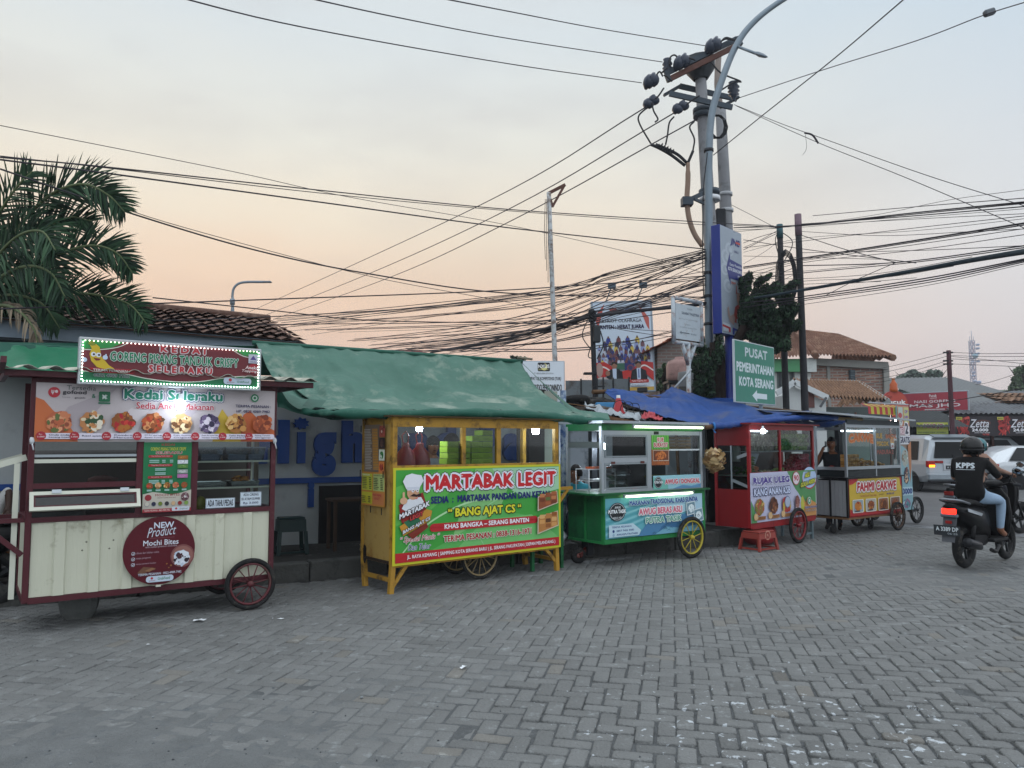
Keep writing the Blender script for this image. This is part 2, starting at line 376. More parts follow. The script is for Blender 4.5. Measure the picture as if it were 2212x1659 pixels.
# herringbone pavers, real bevelled blocks
def paver_mat():
    m = mat('#6f7170', rough=.82, var=.16, vs=2.2, bump=.7, bs=55, dirt=('#8e9393', .13, 7), key='pav'); t = m.node_tree; n = t.nodes; l = t.links; b = n['Principled BSDF']
    src = b.inputs['Base Color'].links[0].from_socket
    at = n.new('ShaderNodeAttribute'); at.attribute_name = 'tone'
    mx = n.new('ShaderNodeMix'); mx.data_type = 'RGBA'; mx.blend_type = 'MULTIPLY'; mx.inputs[0].default_value = 1; l.new(src, mx.inputs[6]); l.new(at.outputs['Color'], mx.inputs[7])
    # pale droppings spots over the near right
    tx = n.new('ShaderNodeTexCoord'); no = n.new('ShaderNodeTexNoise'); no.inputs['Scale'].default_value = 16; no.inputs['Detail'].default_value = 7; no.inputs['Roughness'].default_value = .62; l.new(tx.outputs['Object'], no.inputs[0])
    n3 = n.new('ShaderNodeTexNoise'); n3.inputs['Scale'].default_value = 2.6; n3.inputs['Detail'].default_value = 3; l.new(tx.outputs['Object'], n3.inputs[0])
    ds = n.new('ShaderNodeVectorMath'); ds.operation = 'DISTANCE'; l.new(tx.outputs['Object'], ds.inputs[0]); ds.inputs[1].default_value = (1.7, 4.0, 0)
    mr = n.new('ShaderNodeMapRange'); l.new(ds.outputs['Value'], mr.inputs[0]); mr.inputs[1].default_value = .6; mr.inputs[2].default_value = 3.0; mr.inputs[3].default_value = .055; mr.inputs[4].default_value = -.12
    ad = n.new('ShaderNodeMath'); ad.operation = 'ADD'; l.new(no.outputs[0], ad.inputs[0]); l.new(mr.outputs[0], ad.inputs[1])
    a2 = n.new('ShaderNodeMath'); a2.operation = 'MULTIPLY_ADD'; l.new(n3.outputs[0], a2.inputs[0]); a2.inputs[1].default_value = .3; l.new(ad.outputs[0], a2.inputs[2])
    r2 = n.new('ShaderNodeMapRange'); l.new(a2.outputs[0], r2.inputs[0]); r2.inputs[1].default_value = .80; r2.inputs[2].default_value = .845; r2.inputs[4].default_value = .8
    m2 = n.new('ShaderNodeMix'); m2.data_type = 'RGBA'; l.new(r2.outputs[0], m2.inputs[0]); l.new(mx.outputs[2], m2.inputs[6]); m2.inputs[7].default_value = lin('#c3cbd0'); l.new(m2.outputs[2], b.inputs['Base Color'])
    return m
def pavers():
    u = .11; ang = R(-11.7); ca, sa = math.cos(ang), math.sin(ang); N_ = 130
    rects = []
    for j in range(-60, 170):
        for i in range(-110, 120):
            t = (i - j) % 4
            if t == 0: rects.append((i, j, i + 2, j + 1))
            elif t == 3: rects.append((i, j, i + 1, j + 2))
    r = np.array(rects, float) * u
    cx = (r[:, 0] + r[:, 2]) / 2; cyy = (r[:, 1] + r[:, 3]) / 2; hx = (r[:, 2] - r[:, 0]) / 2; hy = (r[:, 3] - r[:, 1]) / 2
    X = cx * ca - cyy * sa; Y = cx * sa + cyy * ca
    d = (X - EDG0.x) * EN.x + (Y - EDG0.y) * EN.y
    lim = np.abs(X) < Y * .74 + 1.3
    ok = (d < -.06) & (Y > 1.6) & (X > -9.5) & (Y < 17.5) & lim
    # stay in front of the kerb
    K0 = G(591, 1263); K1 = G(779, 1247); kd = (K1 - K0).normalized(); kn = Vector((-kd.y, kd.x, 0))
    ok &= ((X - K0.x) * kn.x + (Y - K0.y) * kn.y < .05) | ((X - K0.x) * kd.x + (Y - K0.y) * kd.y > 7.3)
    X, Y, hx, hy = X[ok], Y[ok], hx[ok], hy[ok]; n = len(X); rs = np.random.RandomState(3)
    wear = np.clip(1 - np.hypot((X - 1.9) / 3.2, (Y - 4.2) / 2.4), 0, 1)
    wear = np.maximum(wear, np.clip(1 - np.hypot((X - 4.5) / 3, (Y - 6) / 2.2), 0, 1) * .8)
    gap = .0026 + .0052 * wear + .0012 * rs.rand(n); hx = hx - gap; hy = hy - gap
    cr = .006 + .012 * wear * rs.uniform(.5, 1.3, n)
    ia = rs.normal(0, .012 + .02 * wear, n); X = X + rs.normal(0, .0015 + .003 * wear, n); Y = Y + rs.normal(0, .0015 + .003 * wear, n)
    tx, ty = rs.normal(0, .006 + .012 * wear, n), rs.normal(0, .006 + .012 * wear, n); dz = rs.normal(0, .0018 + .003 * wear, n)
    ring = []
    for ins, z in ((.007, 0.), (.0025, -.0022), (0., -.008), (0., -.034)):
        a, b_ = hx - ins, hy - ins; c = cr
        pts = [(-a + c, -b_), (a - c, -b_), (a, -b_ + c), (a, b_ - c), (a - c, b_), (-a + c, b_), (-a, b_ - c), (-a, -b_ + c)]
        ring.append((pts, z))
    V = np.zeros((n, 32, 3)); k = 0
    an = ang + ia; can, san = np.cos(an), np.sin(an); h0 = undm(X, Y)
    for pts, z in ring:
        for (px, py) in pts:
            V[:, k, 0] = X + px * can - py * san; V[:, k, 1] = Y + px * san + py * can
            V[:, k, 2] = h0 + dz + z + px * tx + py * ty; k += 1
    fl = [tuple(range(8))]
    for q in range(3):
        for j in range(8): j2 = (j + 1) % 8; fl.append((q * 8 + j2, q * 8 + j, q * 8 + 8 + j, q * 8 + 8 + j2))
    me = bpy.data.meshes.new('paving_blocks'); nf = len(fl)
    loops = np.concatenate([np.array(f) for f in fl]); ls = np.array([len(f) for f in fl]); st = np.concatenate([[0], np.cumsum(ls)[:-1]])
    me.vertices.add(n * 32); me.vertices.foreach_set('co', V.reshape(-1))
    me.loops.add(n * len(loops)); me.polygons.add(n * nf)
    me.loops.foreach_set('vertex_index', (loops[None, :] + (np.arange(n) * 32)[:, None]).reshape(-1).astype(np.int32))
    me.polygons.foreach_set('loop_start', (st[None, :] + (np.arange(n) * len(loops))[:, None]).reshape(-1).astype(np.int32))
    me.polygons.foreach_set('loop_total', np.tile(ls, n).astype(np.int32))
    me.update(calc_edges=True); me.validate()
    tone = np.clip(rs.normal(1, .055, n), .7, 1.3); darkb = rs.rand(n) < .008; tone[darkb] *= .82
    wr = rs.rand(n) < .03
    c3 = np.stack([tone * np.where(wr, 1.08, 1), tone * np.where(wr, 1.02, 1), tone * np.where(wr, .95, 1), np.ones(n)], 1)
    at = me.attributes.new('tone', 'FLOAT_COLOR', 'FACE'); at.data.foreach_set('color', np.repeat(c3, nf, 0).reshape(-1))
    me.materials.append(paver_mat()); o = bpy.data.objects.new('paving', me); col.objects.link(o); o['kind'] = 'structure'
    # jointing sand / dirt drifting over the blocks
    sx, sy = np.meshgrid(np.linspace(-10, 12, 480), np.linspace(1.2, 17.6, 420)); hh = undm(sx, sy)
    wr = np.clip(1 - np.hypot((sx - 1.9) / 3.2, (sy - 4.2) / 2.4), 0, 1); wr = np.maximum(wr, np.clip(1 - np.hypot((sx - 4.5) / 3, (sy - 6) / 2.2), 0, 1) * .8)
    nz = np.zeros_like(sx); rr = np.random.RandomState(5)
    for fq, am in ((.7, 1), (1.7, .8), (3.9, .6), (8.3, .45), (17, .35), (30, .25)):
        for q in range(3):
            th = rr.uniform(0, 6.28); nz += am * .33 * np.sin(fq * (sx * math.cos(th) + sy * math.sin(th)) + rr.uniform(0, 6.28))
    dirty = np.exp(-(((sx + 2.2) / 1.9) ** 2 + ((sy - 3.6) / 1.25) ** 2)) * 1.0 + np.exp(-(((sx + .5) / .8) ** 2 + ((sy - 5.6) / .7) ** 2)) * .45 + np.exp(-(((sx - 5.2) / 2.5) ** 2 + ((sy - 9.3) / 1.6) ** 2)) * .4
    dep = -.0078 - .011 * wr + .0100 * dirty + (.0016 + .0030 * dirty) * nz
    rough = rr.rand(*sx.shape) ** 3 * .003 * (dirty > .25)
    dd = (sx - EDG0.x) * EN.x + (sy - EDG0.y) * EN.y
    sz = hh + dep + rough; sz[dd > 0] = -.05
    vs = np.stack([sx, sy, sz], -1).reshape(-1, 3); ny, nx = sx.shape
    idx = np.arange(ny * nx).reshape(ny, nx); fs = np.stack([idx[:-1, :-1], idx[:-1, 1:], idx[1:, 1:], idx[1:, :-1]], -1).reshape(-1, 4)
    me = bpy.data.meshes.new('joint_sand'); me.from_pydata(vs.tolist(), [], fs.tolist()); me.materials.append(mat('#5c5f60', rough=.97, var=.3, vs=9, bump=.8, bs=90, dirt=('#6f7271', .2, 25)))
    me.materials.append(mat('#6a6d6d', rough=.95, var=.22, vs=5, bump=.8, bs=70, dirt=('#5d6265', .2, 9), key='dust')); dq = (dirty > .3)[:-1, :-1].reshape(-1).astype(np.int32); me.polygons.foreach_set('material_index', dq)
    o = bpy.data.objects.new('paving_sand', me); col.objects.link(o); o['kind'] = 'structure'
pavers()
# pebbles and crumbs
pm = [mat(c, var=.2, vs=30) for c in ('#5b6063', '#3c4043', '#83888a')]
b = M()
for k in range(420):
    if k < 300: x, y = random.gauss(-1.9, 1.1), random.gauss(3.4, .6)
    elif k < 350: x, y = random.gauss(-.4, .4), random.gauss(3.4, .35)
    else: x, y = random.uniform(-4, 8), random.uniform(4, 12)
    if y < 1.9 or y > 13: continue
    r_ = random.uniform(.003, .009) * (1.6 if random.random() < .08 else 1)
    b.sph((x, y, float(undm(x, y)) + r_ * .5), (r_, r_ * random.uniform(.6, 1), r_ * .7), random.choice(pm), 5, 3, None, .2)
o = b.build('pebbles', label='small grey pebbles and crumbs scattered over the worn paving'); o['kind'] = 'stuff'; o['category'] = 'gravel'
wm = mat('#d5dadd', rough=.7, var=.05)
def scrap(u, v, s, lab, seed, c=wm, long=1.):
    rn = random.Random(seed); c0 = G(u, v); z0 = float(undm(c0.x, c0.y)) + .006; m = M(); n = 9; ring = []
    for i in range(n):
        a = 2 * math.pi * i / n; r_ = s * rn.uniform(.45, 1); ring.append((c0.x + r_ * math.cos(a) * long, c0.y + r_ * math.sin(a), z0 + rn.uniform(0, s * .5)))
    m.add([(c0.x, c0.y, z0 + s * .35)] + ring, [(0, i + 1, (i + 1) % n + 1) for i in range(n)], c); o = m.build('litter_scrap'); tag(o, lab, 'litter', 'litter on the paving')
scrap(1002, 1447, .035, 'torn white paper scrap lying in the middle of the open paving', 1)
scrap(430, 1342, .045, 'thin crumpled plastic strip on the paving below the cream cart', 2, long=1.6)
scrap(608, 1337, .02, 'white plastic shred just right of the cream cart wheel', 3, long=2.2)
scrap(590, 1336, .013, 'tiny white crumb close beside the cream cart tyre', 4)
scrap(1158, 1219, .02, 'small white scrap under the right end of the yellow cart', 5)
scrap(320, 1395, .017, 'little pale paper bit on the paving in front of the cream cart', 6)
# raised sidewalk behind the carts with a concrete kerb
K0 = G(591, 1263); K1 = G(779, 1247); KD = (K1 - K0).normalized(); KN = Vector((-KD.y, KD.x, 0)); KA = math.atan2(KD.y, KD.x)
conc = mat('#474846', rough=.92, var=.22, vs=4, bump=.6, bs=25, dirt=('#2e302f', .3, 5))
k = M(); T = Matrix.Translation(K0) @ Matrix.Rotation(KA, 4, 'Z'); k.T = T
x = -9.
while x < 7.3:
    ln = random.uniform(.8, 1.05); dz_ = random.uniform(-.02, .015); k.box(x, random.uniform(0, .02), -.05, x + ln - .012, .2, .23 + dz_, conc, .012); x += ln
o = k.build('kerb'); o['kind'] = 'structure'
k = M(); k.T = T; k.grid(lambda a, b_: (-9 + 16.3 * a, .19 + 9 * b_, .215 + .015 * mnoise.noise(Vector((a * 40, b_ * 12, 0)))), 90, 24, mat('#2c2c2a', rough=.95, var=.3, vs=3, bump=.7, bs=20, dirt=('#5a5a56', .12, 6)))
o = k.build('sidewalk'); o['kind'] = 'structure'
def KP(s, d, z=0.): return K0 + KD * s + KN * d + Vector((0, 0, z))
# ---------------------------------------------------------------- buildings behind
def glyph3d(m, t, O, ex, ez, x0, x1, z0, z1, depth, mt, off=.03):
    """extruded letter standing on the plane O + x*ex + z*ez, pushed out along n"""
    c = bpy.data.curves.new('t', 'FONT'); c.body = t; c.resolution_u = 4; c.offset = off; c.extrude = .5
    o = bpy.data.objects.new('t', c); me = o.to_mesh(); vs = [p.co.copy() for p in me.vertices]; fs = [tuple(p.vertices) for p in me.polygons]
    o.to_mesh_clear(); bpy.data.objects.remove(o); bpy.data.curves.remove(c)
    a0 = min(p.x for p in vs); a1 = max(p.x for p in vs); b0 = min(p.y for p in vs); b1 = max(p.y for p in vs)
    O = Vector(O); ex = Vector(ex); ez = Vector(ez); n = ex.cross(ez).normalized()
    m.add([O + ex * (x0 + (p.x - a0) / (a1 - a0) * (x1 - x0)) + ez * (z0 + (p.y - b0) / (b1 - b0) * (z1 - z0)) + n * (p.z + .5) * depth for p in vs], fs, mt)
def tileroof(m, O, ex, eu, mt, wt=.24, ht=.3, seed=1):
    O = Vector(O); ex = Vector(ex); eu = Vector(eu); n = ex.cross(eu).normalized(); nc = max(2, int(ex.length / wt)); nr = max(2, int(eu.length / ht)); rn = random.Random(seed)
    vs = []; fs = []; C = nc * 4 + 1
    for r_ in range(nr):
        jit = [rn.uniform(-.012, .02) for _ in range(nc + 1)]; sag = rn.uniform(-.01, .01)
        for e in (0, 1):
            for i in range(C):
                ph = (i % 4) / 4 * 2 * math.pi; h_ = .019 * math.sin(ph) + (.034 if e == 0 else .0) + jit[min(nc, i // 4)] * (1 - e) + sag
                tt = (r_ + (0 if e == 0 else 1.08)) / nr
                vs.append(O + ex * (i / (C - 1)) + eu * (tt + (jit[min(nc, i // 4)] * .12)) + n * h_)
    for r_ in range(nr):
        b_ = r_ * 2 * C
        for i in range(C - 1): fs.append((b_ + i, b_ + i + 1, b_ + C + i + 1, b_ + C + i))
        if True:  # little front lip
            pass
    m.add(vs, fs, mt, True)
    m.add([O - n * .05, O + ex - n * .05, O + ex + eu - n * .05, O + eu - n * .05], [(0, 1, 2, 3)], mt)
    lip = [(v - n * .03) for v in []]
white = mat('#959b9c', rough=.85, var=.08, vs=2, bump=.2, bs=8, dirt=('#7f8583', .22, 1.5))
blue = mat('#123a78', rough=.5, var=.12, vs=5)
WD = 1.65; wf = onplane(KP(0, WD), KA)
def wu(u, v=1000): return wf(u, v)[0]
sw = thing('shop_wall', 'white roadside shop wall with raised blue letters and a dark panel painted as shade behind the yellow cart', 'building', KP(0, WD), KA)
lo = wu(540) - 6; hi = wu(1126); zt = 2.42
m = M(); m.box(lo, 0, 0, hi, .18, zt, white); m.build('wall', sw)
m = M(); zb1 = wf(600, 1045)[1]; m.box(lo, -.06, zb1, wu(860), -.002, zb1 + .075, blue); m.build('blue_ledge', sw)
zb0 = wf(612, 1001)[1]; zt0 = wf(612, 907)[1]; xh = zb0 + (zt0 - zb0) * .72
for t, u0, u1, a, b_ in (('H', 551, 622, zb0, zt0), ('ı', 640, 657, zb0, xh), ('g', 672, 723, zb0 - .18, xh), ('h', 736, 786, zb0, zt0), ('l', 798, 813, zb0, zt0), ('a', 824, 868, zb0, xh), ('n', 882, 922, zb0, xh), ('d', 937, 981, zb0, zt0), ('P', 1034, 1074, zb0, zt0), ('a', 1084, 1122, zb0, xh)):
    m = M(); glyph3d(m, t, (0, -.003, 0), (1, 0, 0), (0, 0, 1), wu(u0), wu(u1), a, b_, .07, blue, .075); m.build('letter', sw)
m = M(); c0 = wf(649, 915); 
m.prism([(c0[0] + .11 * (1 if i % 2 else .72) * math.cos(i * math.pi / 9), -.003, c0[1] + .085 * (1 if i % 2 else .7) * math.sin(i * math.pi / 9)) for i in range(18)][::-1], (0, -.07, 0), blue); m.build('letter_dot', sw)
for t, u0, u1 in (('i', 665, 678),):
    m = M(); q = wf(670, 1095)[1]; glyph3d(m, t, (0, -.003, 0), (1, 0, 0), (0, 0, 1), wu(u0), wu(u1), q, q + (.34 if t != 'c' else .24), .06, blue, .05); m.build('letter', sw)
m = M(); m.box(wu(690), -.03, 0, wu(815), -.004, wf(740, 1048)[1], mat('#0e0f10', var=.1)); m.build('painted_shade', sw)  # near-black panel paints the deep shade low on the wall
m = M(); m.box(hi, -.25, 0, hi + .28, .2, zt, mat('#2c2a28', rough=.9, var=.2)); m.build('pillar', sw)
m = M(); m.box(hi + .28, .02, 0, wu(1206), .2, zt, mat('#8f9488', rough=.8, var=.08, vs=2)); 
for z_ in (1.0, 1.5, 2.0, 2.5): m.box(hi + .28, .012, z_, wu(1206), .02, z_ + .006, mat('#6e7268'))
m.build('tiled_panel', sw)
# inner room behind the green cart
rm = thing('stall_room', 'pale grey lean-to room with open front behind the green cart', 'building', KP(0, 0), KA); gw = mat('#a9b2b8', rough=.85, var=.1, vs=1.5, dirt=('#6a7274', .2, 2))
s0 = wu(1206) + .1; m = M(); m.box(s0, 3.2, .1, s0 + 6.3, 3.35, 1.98, gw); m.build('back_wall', rm)
m = M(); m.box(s0 - .08, 1.65, .1, s0, 3.2, 1.98, gw); m.build('side_wall', rm)
m = M(); m.box(s0 - .1, 2.3, 1.99, s0 + 6.3, 3.4, 2.03, mat('#4a4540', rough=.9, var=.3)); m.build('ceiling', rm)
for ss in (s0 + .35, s0 + 2.55, s0 + 3.7, s0 + 6.2):
    m = M(); m.box(ss, 1.35, .2, ss + .1, 1.45, 1.98, mat('#22262a', rough=.7, var=.2)); m.build('post', rm)
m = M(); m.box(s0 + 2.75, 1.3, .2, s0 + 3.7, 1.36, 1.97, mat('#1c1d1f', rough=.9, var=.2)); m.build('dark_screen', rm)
pp = mat('#8f9ea8', rough=.6, var=.1, dirt=('#27456f', .55, 9))
f3 = onplane(KP(0, .55), KA); k_ = f3(1217, 1000)[0]
m = M(); m.tube([KP(k_, .55, .2), KP(k_, .55, 2.35)], .045, pp, 12); o = m.build('awning_post'); tag(o, 'peeling blue and white round post between the yellow and green carts', 'post')

# low house with a tiled roof behind the palm
tileb = mat('#5e463c', rough=.85, var=.3, vs=3, dirt=('#8d7768', .3, 4))
hb = thing('tiled_house', 'low house with a rippled dark clay tile roof and white fascia behind the palm', 'house', P(640, 735, 12.5) * 1, R(38))
hb.location.z = 0; ze = P(640, 738, 12.5).z
m = M(); m.box(-11, .9, 0, -.7, 6, ze - .1, mat('#6f7674', rough=.9, var=.1)); m.build('wall', hb)
m = M(); m.box(-11.6, .0, ze - .26, .0, .10, ze, mat('#7f8d99', rough=.6, var=.08, vs=1)); m.box(-11.6, .10, ze - .28, 0, 1.1, ze - .24, mat('#6d7880')); m.build('fascia', hb)
m = M(); tileroof(m, (-11.7, -.12, ze + .0), (11.85, 0, 0), (0, 1.75, .58), tileb, .2, .22); tileroof(m, (.15, 4.0, ze + .03), (-11.85, 0, 0), (0, -2.2, .56), tileb, .3, .3, 4)
rf = m.build('roof', hb)
m = M()
for z_, e in ((.02, .0),):
    m.tube([(-11.7, 1.63, ze + .60), (.15, 1.63, ze + .60)], .07, tileb, 8)
m.box(-.02, .0, ze - .26, .06, 3.4, ze + .02, mat('#4f5456')); m.build('ridge', rf)
rr = thing('red_roof_house', 'distant house with a dull red sheet roof just above the green tarpaulin', 'house', P(735, 762, 24), R(12)); rr.location.z = 0; z_ = P(735, 763, 24).z
m = M(); m.box(0, 0, 0, 2.6, 3, z_, white); m.build('wall', rr); m = M(); m.prism([(-.2, -.3, z_), (2.9, -.3, z_), (2.6, -.3 + 1, z_ + .22), (.1, .7, z_ + .22)], (0, 1.8, .02), mat('#8d3a36', rough=.7, var=.15)); m.build('roof', rr)

# grey panel fence left of the billboard
fe = thing('panel_fence', 'grey sheet metal panel fence between the white pole and the leaning black pole', 'fence', P(1222, 866, 17), R(4)); fe.location.z = 0
gp = mat('#70787c', rough=.7, var=.15, vs=2, dirt=('#55504c', .25, 3))
for k in range(4):
    za = P(1222, 822 - k * 1.5, 17).z; m = M(); m.box(k * .36, 0, 0, k * .36 + .33, .03, za, gp); m.build('panel', fe)
    m = M(); m.box(k * .36 + .33, -.02, 0, k * .36 + .36, .05, za + .04, mat('#2b2e31')); m.build('post', fe)

# brick gable house with the water tank
bk = brickm('#7f5b4b', '#6a5146', '#7d7b76', 1.6, 'gable'); bh = thing('brick_gable_house', 'grey brick house gable with an orange tile roof behind the small white board', 'house', (0, 0, 0)); Yb = 24
def Pb(u, v, Y=Yb): return P(u, v, Y)
a, b_, c_ = Pb(1420, 900), Pb(1548, 900), Pb(1548, 740); pk = Pb(1475, 722); lf = Pb(1420, 752)
for q in (a, b_): q.z = 0
bh.location = (a.x, Yb, 0)
def loc(q): return (q.x - a.x, q.y - Yb, q.z)
m = M(); m.prism([loc(a), loc(b_), loc(c_), loc(pk), loc(lf)], (0, 5, 0), bk); m.box(.2, -.02, 0, 1.5, 0.0, 2.9, mat('#5b6164', var=.2, vs=2)); m.build('wall', bh)
m = M(); e1 = Vector(loc(lf)) + Vector((-.5, -.3, -.2)); e2 = Vector(loc(pk)) + Vector((.05, -.3, .05)); tileroof(m, e1 + Vector((0, 5.4, 0)), (0, -5.4, 0), (e2 - e1), mat('#9a5a41', rough=.85, var=.25, vs=3)); 
e3 = Vector(loc(c_)) + Vector((.5, -.3, -.2)); tileroof(m, e3, (0, 5.4, 0), e2 - e3, mat('#9a5a41', rough=.85, var=.25, vs=3)); m.build('roof', bh)
for s_ in (.72, 1.2): 
    m = M(); m.box(s_, -.06, 0, s_ + .06, -.003, 3.4, mat('#6b6862')); m.build('column', bh)
tk = thing('water_tank', 'faded pink round water tank on a steel frame beside the brick gable', 'tank', P(1469, 845, 20)); tk.location.z = 0; zq = P(1469, 824, 20).z
m = M(); m.lathe((0, 0, zq), (0, 0, 1), [(.0, 0), (.33, 0), (.35, .1), (.35, .42), (.3, .52), (.12, .6), (.12, .64), (0, .64)], mat('#a3827c', rough=.6, var=.15, dirt=('#6d5a55', .3, 4)), 20); m.build('tank_body', tk)
m = M()
for x_, y_ in ((-.33, -.33), (.33, -.33), (.33, .33), (-.33, .33)): m.box(x_ - .025, y_ - .025, 0, x_ + .025, y_ + .025, zq, mat('#2b2c2e'))
m.box(-.38, -.38, zq - .06, .38, .38, zq, mat('#2b2c2e')); m.bar((-.33, -.34, zq - .7), (.33, -.34, zq - .06), .04, .04, mat('#2b2c2e')); m.build('stand', tk)
dr = M(); dr.T = Matrix.Translation(P(1500, 870, 19.5)); dr.T.translation.z = 0; zd = P(1500, 803, 19.5).z; zd0 = P(1500, 838, 19.5).z
dr.lathe((.0, 0, zd0), (0, 0, 1), [(0, 0), (.4, 0), (.42, .04), (.40, .2), (.42, .24), (.40, .36), (.4, zd - zd0 - .02), (.3, zd - zd0), (0, zd - zd0)], mat('#7d8285', rough=.6, var=.1), 20); dr.box(-.5, -.5, 0, .5, .5, zd0 - .002, mat('#4f4f4c', var=.2)); o = dr.build('grey_water_tank'); tag(o, 'squat pale grey water drum standing right of the pink tank', 'tank')

# two storey house with the brown tiled hip roof (right of the poles)
brk = brickm('#a3694a', '#855440', '#9a9288', 1.35, 'right'); Y2 = 30
th = thing('two_storey_house', 'two storey brick house with a brown hipped tile roof and white front with green band', 'house', (P(1675, 900, Y2).x, Y2, 0))
ox, oy = th.location.x, Y2
def q2(u, v, Y=Y2): p_ = P(u, v, Y); return Vector((p_.x - ox, p_.y - oy, p_.z))
A0, A1 = q2(1672, 800), q2(1751, 776); B1 = q2(1918, 778)
W0 = Vector((A0.x, 0, 0)); W1 = Vector((A1.x, 0, 0)); W2 = Vector((B1.x, 0, 0)); zw = q2(1751, 770).z
m = M(); m.prism([(W0.x, 0, 0), (W1.x, 0, 0), (W1.x, 0, zw - .1), (W0.x, 0, zw - .1)], (0, 7, 0), mat('#c3c7c4', rough=.85, var=.08, vs=1)); m.build('front_wall', th)
m = M(); m.prism([(W1.x + .01, .3, 0), (W2.x, .3, 0), (W2.x, .3, zw - .25), (W1.x + .01, .3, zw - .05)], (0, 6.5, 0), brk); bw = m.build('brick_wall', th)
cb = mat('#8c8d88', rough=.9, var=.15, vs=2)
m = M(); m.bar((W1.x - .02, .2, zw - .18), (W2.x + .05, .2, zw - .35), .25, .28, cb); m.box(W2.x - .1, .16, 0, W2.x + .12, .28, zw - .3, cb); u_ = q2(1795, 790).x; m.box(u_ - .06, .22, 0, u_ + .06, .297, zw - .3, cb); m.build('concrete_frame', th)
m = M(); m.box(W0.x - .35, -.25, zw - .62, W1.x + .1, -.002, zw - .12, mat('#4f8f63', rough=.6, var=.1)); m.box(W1.x - .35, -.27, zw - .63, W1.x + .12, -.003, zw - .1, mat('#b9c0bd')); m.build('green_fascia', th)
for (ua, va, ub, vb) in ((1678, 798, 1690, 838), (1705, 800, 1716, 842)):
    a_, b2 = q2(ua, va), q2(ub, vb); wn = M(); wn.box(a_.x, -.06, b2.z, b2.x, -.004, a_.z, mat('#4e5a58', rough=.5)); wo = wn.build('window', th)
    wn = M(); wn.box(a_.x + .05, -.075, b2.z + .06, b2.x - .05, -.062, a_.z - .06, mat('#20292c', rough=.15, var=0)); wn.build('pane', wo)
a_, b2 = q2(1840, 798), q2(1853, 828); wn = M(); wn.box(a_.x, .2, b2.z, b2.x, .296, a_.z, mat('#36434b', rough=.3)); wo = wn.build('window', th)
wn = M()
for i in range(6): zz_ = b2.z + (a_.z - b2.z) * (i + .5) / 6; wn.box(a_.x + .03, .17, zz_ - .02, b2.x - .03, .198, zz_ + .02, mat('#5b6a70'))
wn.build('shutter', wo)
tb = mat('#6a4a3b', rough=.85, var=.3, vs=2, dirt=('#8f735f', .35, 3))
apex = q2(1716, 716, Y2 + 3.2); rg = q2(1810, 727, Y2 + 3.2); el = q2(1650, 782); el.y = -.5; er = q2(1752, 772); er.y = -.5; fr = q2(1922, 775); fr.y = -.3
m = M()
def tri_tile(m, a, b_, c_, d, mt, nu=40, nv=22):
    # ruled tile surface eave a->b, ridge d->c
    def fn(s_, t):
        p_ = (a * (1 - s_) + b_ * s_) * (1 - t) + (d * (1 - s_) + c_ * s_) * t
        fr_ = (t * nv / 2) % 1; return p_ + Vector((0, -.02, .05 * math.sin(s_ * nu / 4 * 6.283) + .07 * (1 - fr_)))
    m.grid(fn, nu, nv, mt)
tri_tile(m, el, er, apex, apex, tb, 60, 26); tri_tile(m, er + Vector((-.05, 0, 0)), fr, rg, apex, tb, 90, 26)
tri_tile(m, fr, fr + Vector((.3, 7, 0)), rg + Vector((0, .1, 0)), rg, tb, 40, 26)
m.tube([er, apex], .14, tb, 6); m.tube([apex, rg], .14, tb, 6); m.tube([rg, fr], .14, tb, 6); m.build('roof', th)

# small house with the orange tile roof in front of it
Y3 = 20; sh = thing('small_house', 'small white house with a faded orange tile roof behind the blue tarpaulin end', 'house', (P(1705, 880, Y3).x, Y3, 0)); ox, oy = sh.location.x, Y3
a_, b2 = q2(1690, 870, Y3), q2(1784, 866, Y3); pk = q2(1712, 826, Y3); ev = q2(1779, 860, Y3); e5 = q2(1918, 868, Y3 + .5)
m = M(); m.prism([(a_.x, 0, 0), (b2.x, 0, 0), (b2.x, 0, ev.z - .1), (pk.x, 0, pk.z - .1), (a_.x, 0, pk.z - .35)], (0, 4, 0), mat('#bfc4c3', rough=.85, var=.08, vs=2)); m.build('gable_wall', sh)
m = M(); m.bar((pk.x, -.15, pk.z), (ev.x + .05, -.15, ev.z), .06, .14, mat('#c5cbcc')); m.bar((pk.x, -.15, pk.z), (a_.x - .2, -.15, pk.z - .3), .06, .14, mat('#c5cbcc')); m.build('bargeboard', sh)
m = M(); m.box(b2.x, .3, 0, e5.x, 4, e5.z - .15, mat('#4b5352', rough=.9, var=.2)); m.build('side_wall', sh)
to = mat('#80634d', rough=.85, var=.35, vs=3, dirt=('#6a4f3f', .4, 4))
m = M(); r0 = q2(1712, 824, Y3 + 2.6); r1 = q2(1856, 828, Y3 + 2.6); e0 = q2(1782, 862, Y3 - .1); tri_tile(m, Vector((pk.x, -.1, pk.z)), e0, r0 + Vector((.6, 0, 0)), r0, to, 24, 18); tri_tile(m, e0, e5, r1, r0 + Vector((.5, 0, 0)), to, 70, 20); tri_tile(m, e5, e5 + Vector((.3, 4, 0)), r1 + Vector((0, .2, 0)), r1, to, 30, 18); sr = m.build('roof', sh)
m = M(); m.tube([r0, r1], .09, mat('#9aa0a0', rough=.8, var=.2), 6); m.tube([r1, e5], .09, mat('#9aa0a0', rough=.8, var=.2), 6); m.build('ridge', sr)
m = M(); va = q2(1733, 846, Y3); m.box(va.x, -.03, va.z - .42, va.x + .3, -.004, va.z, mat('#6b4a45')); m.build('door', sh)
m = M(); m.bar(q2(1762, 880, Y3) + Vector((0, -.3, 0)), q2(1775, 860, Y3) + Vector((0, -.3, 0)), .05, .05, mat('#565b5e')); m.build('brace', sh)

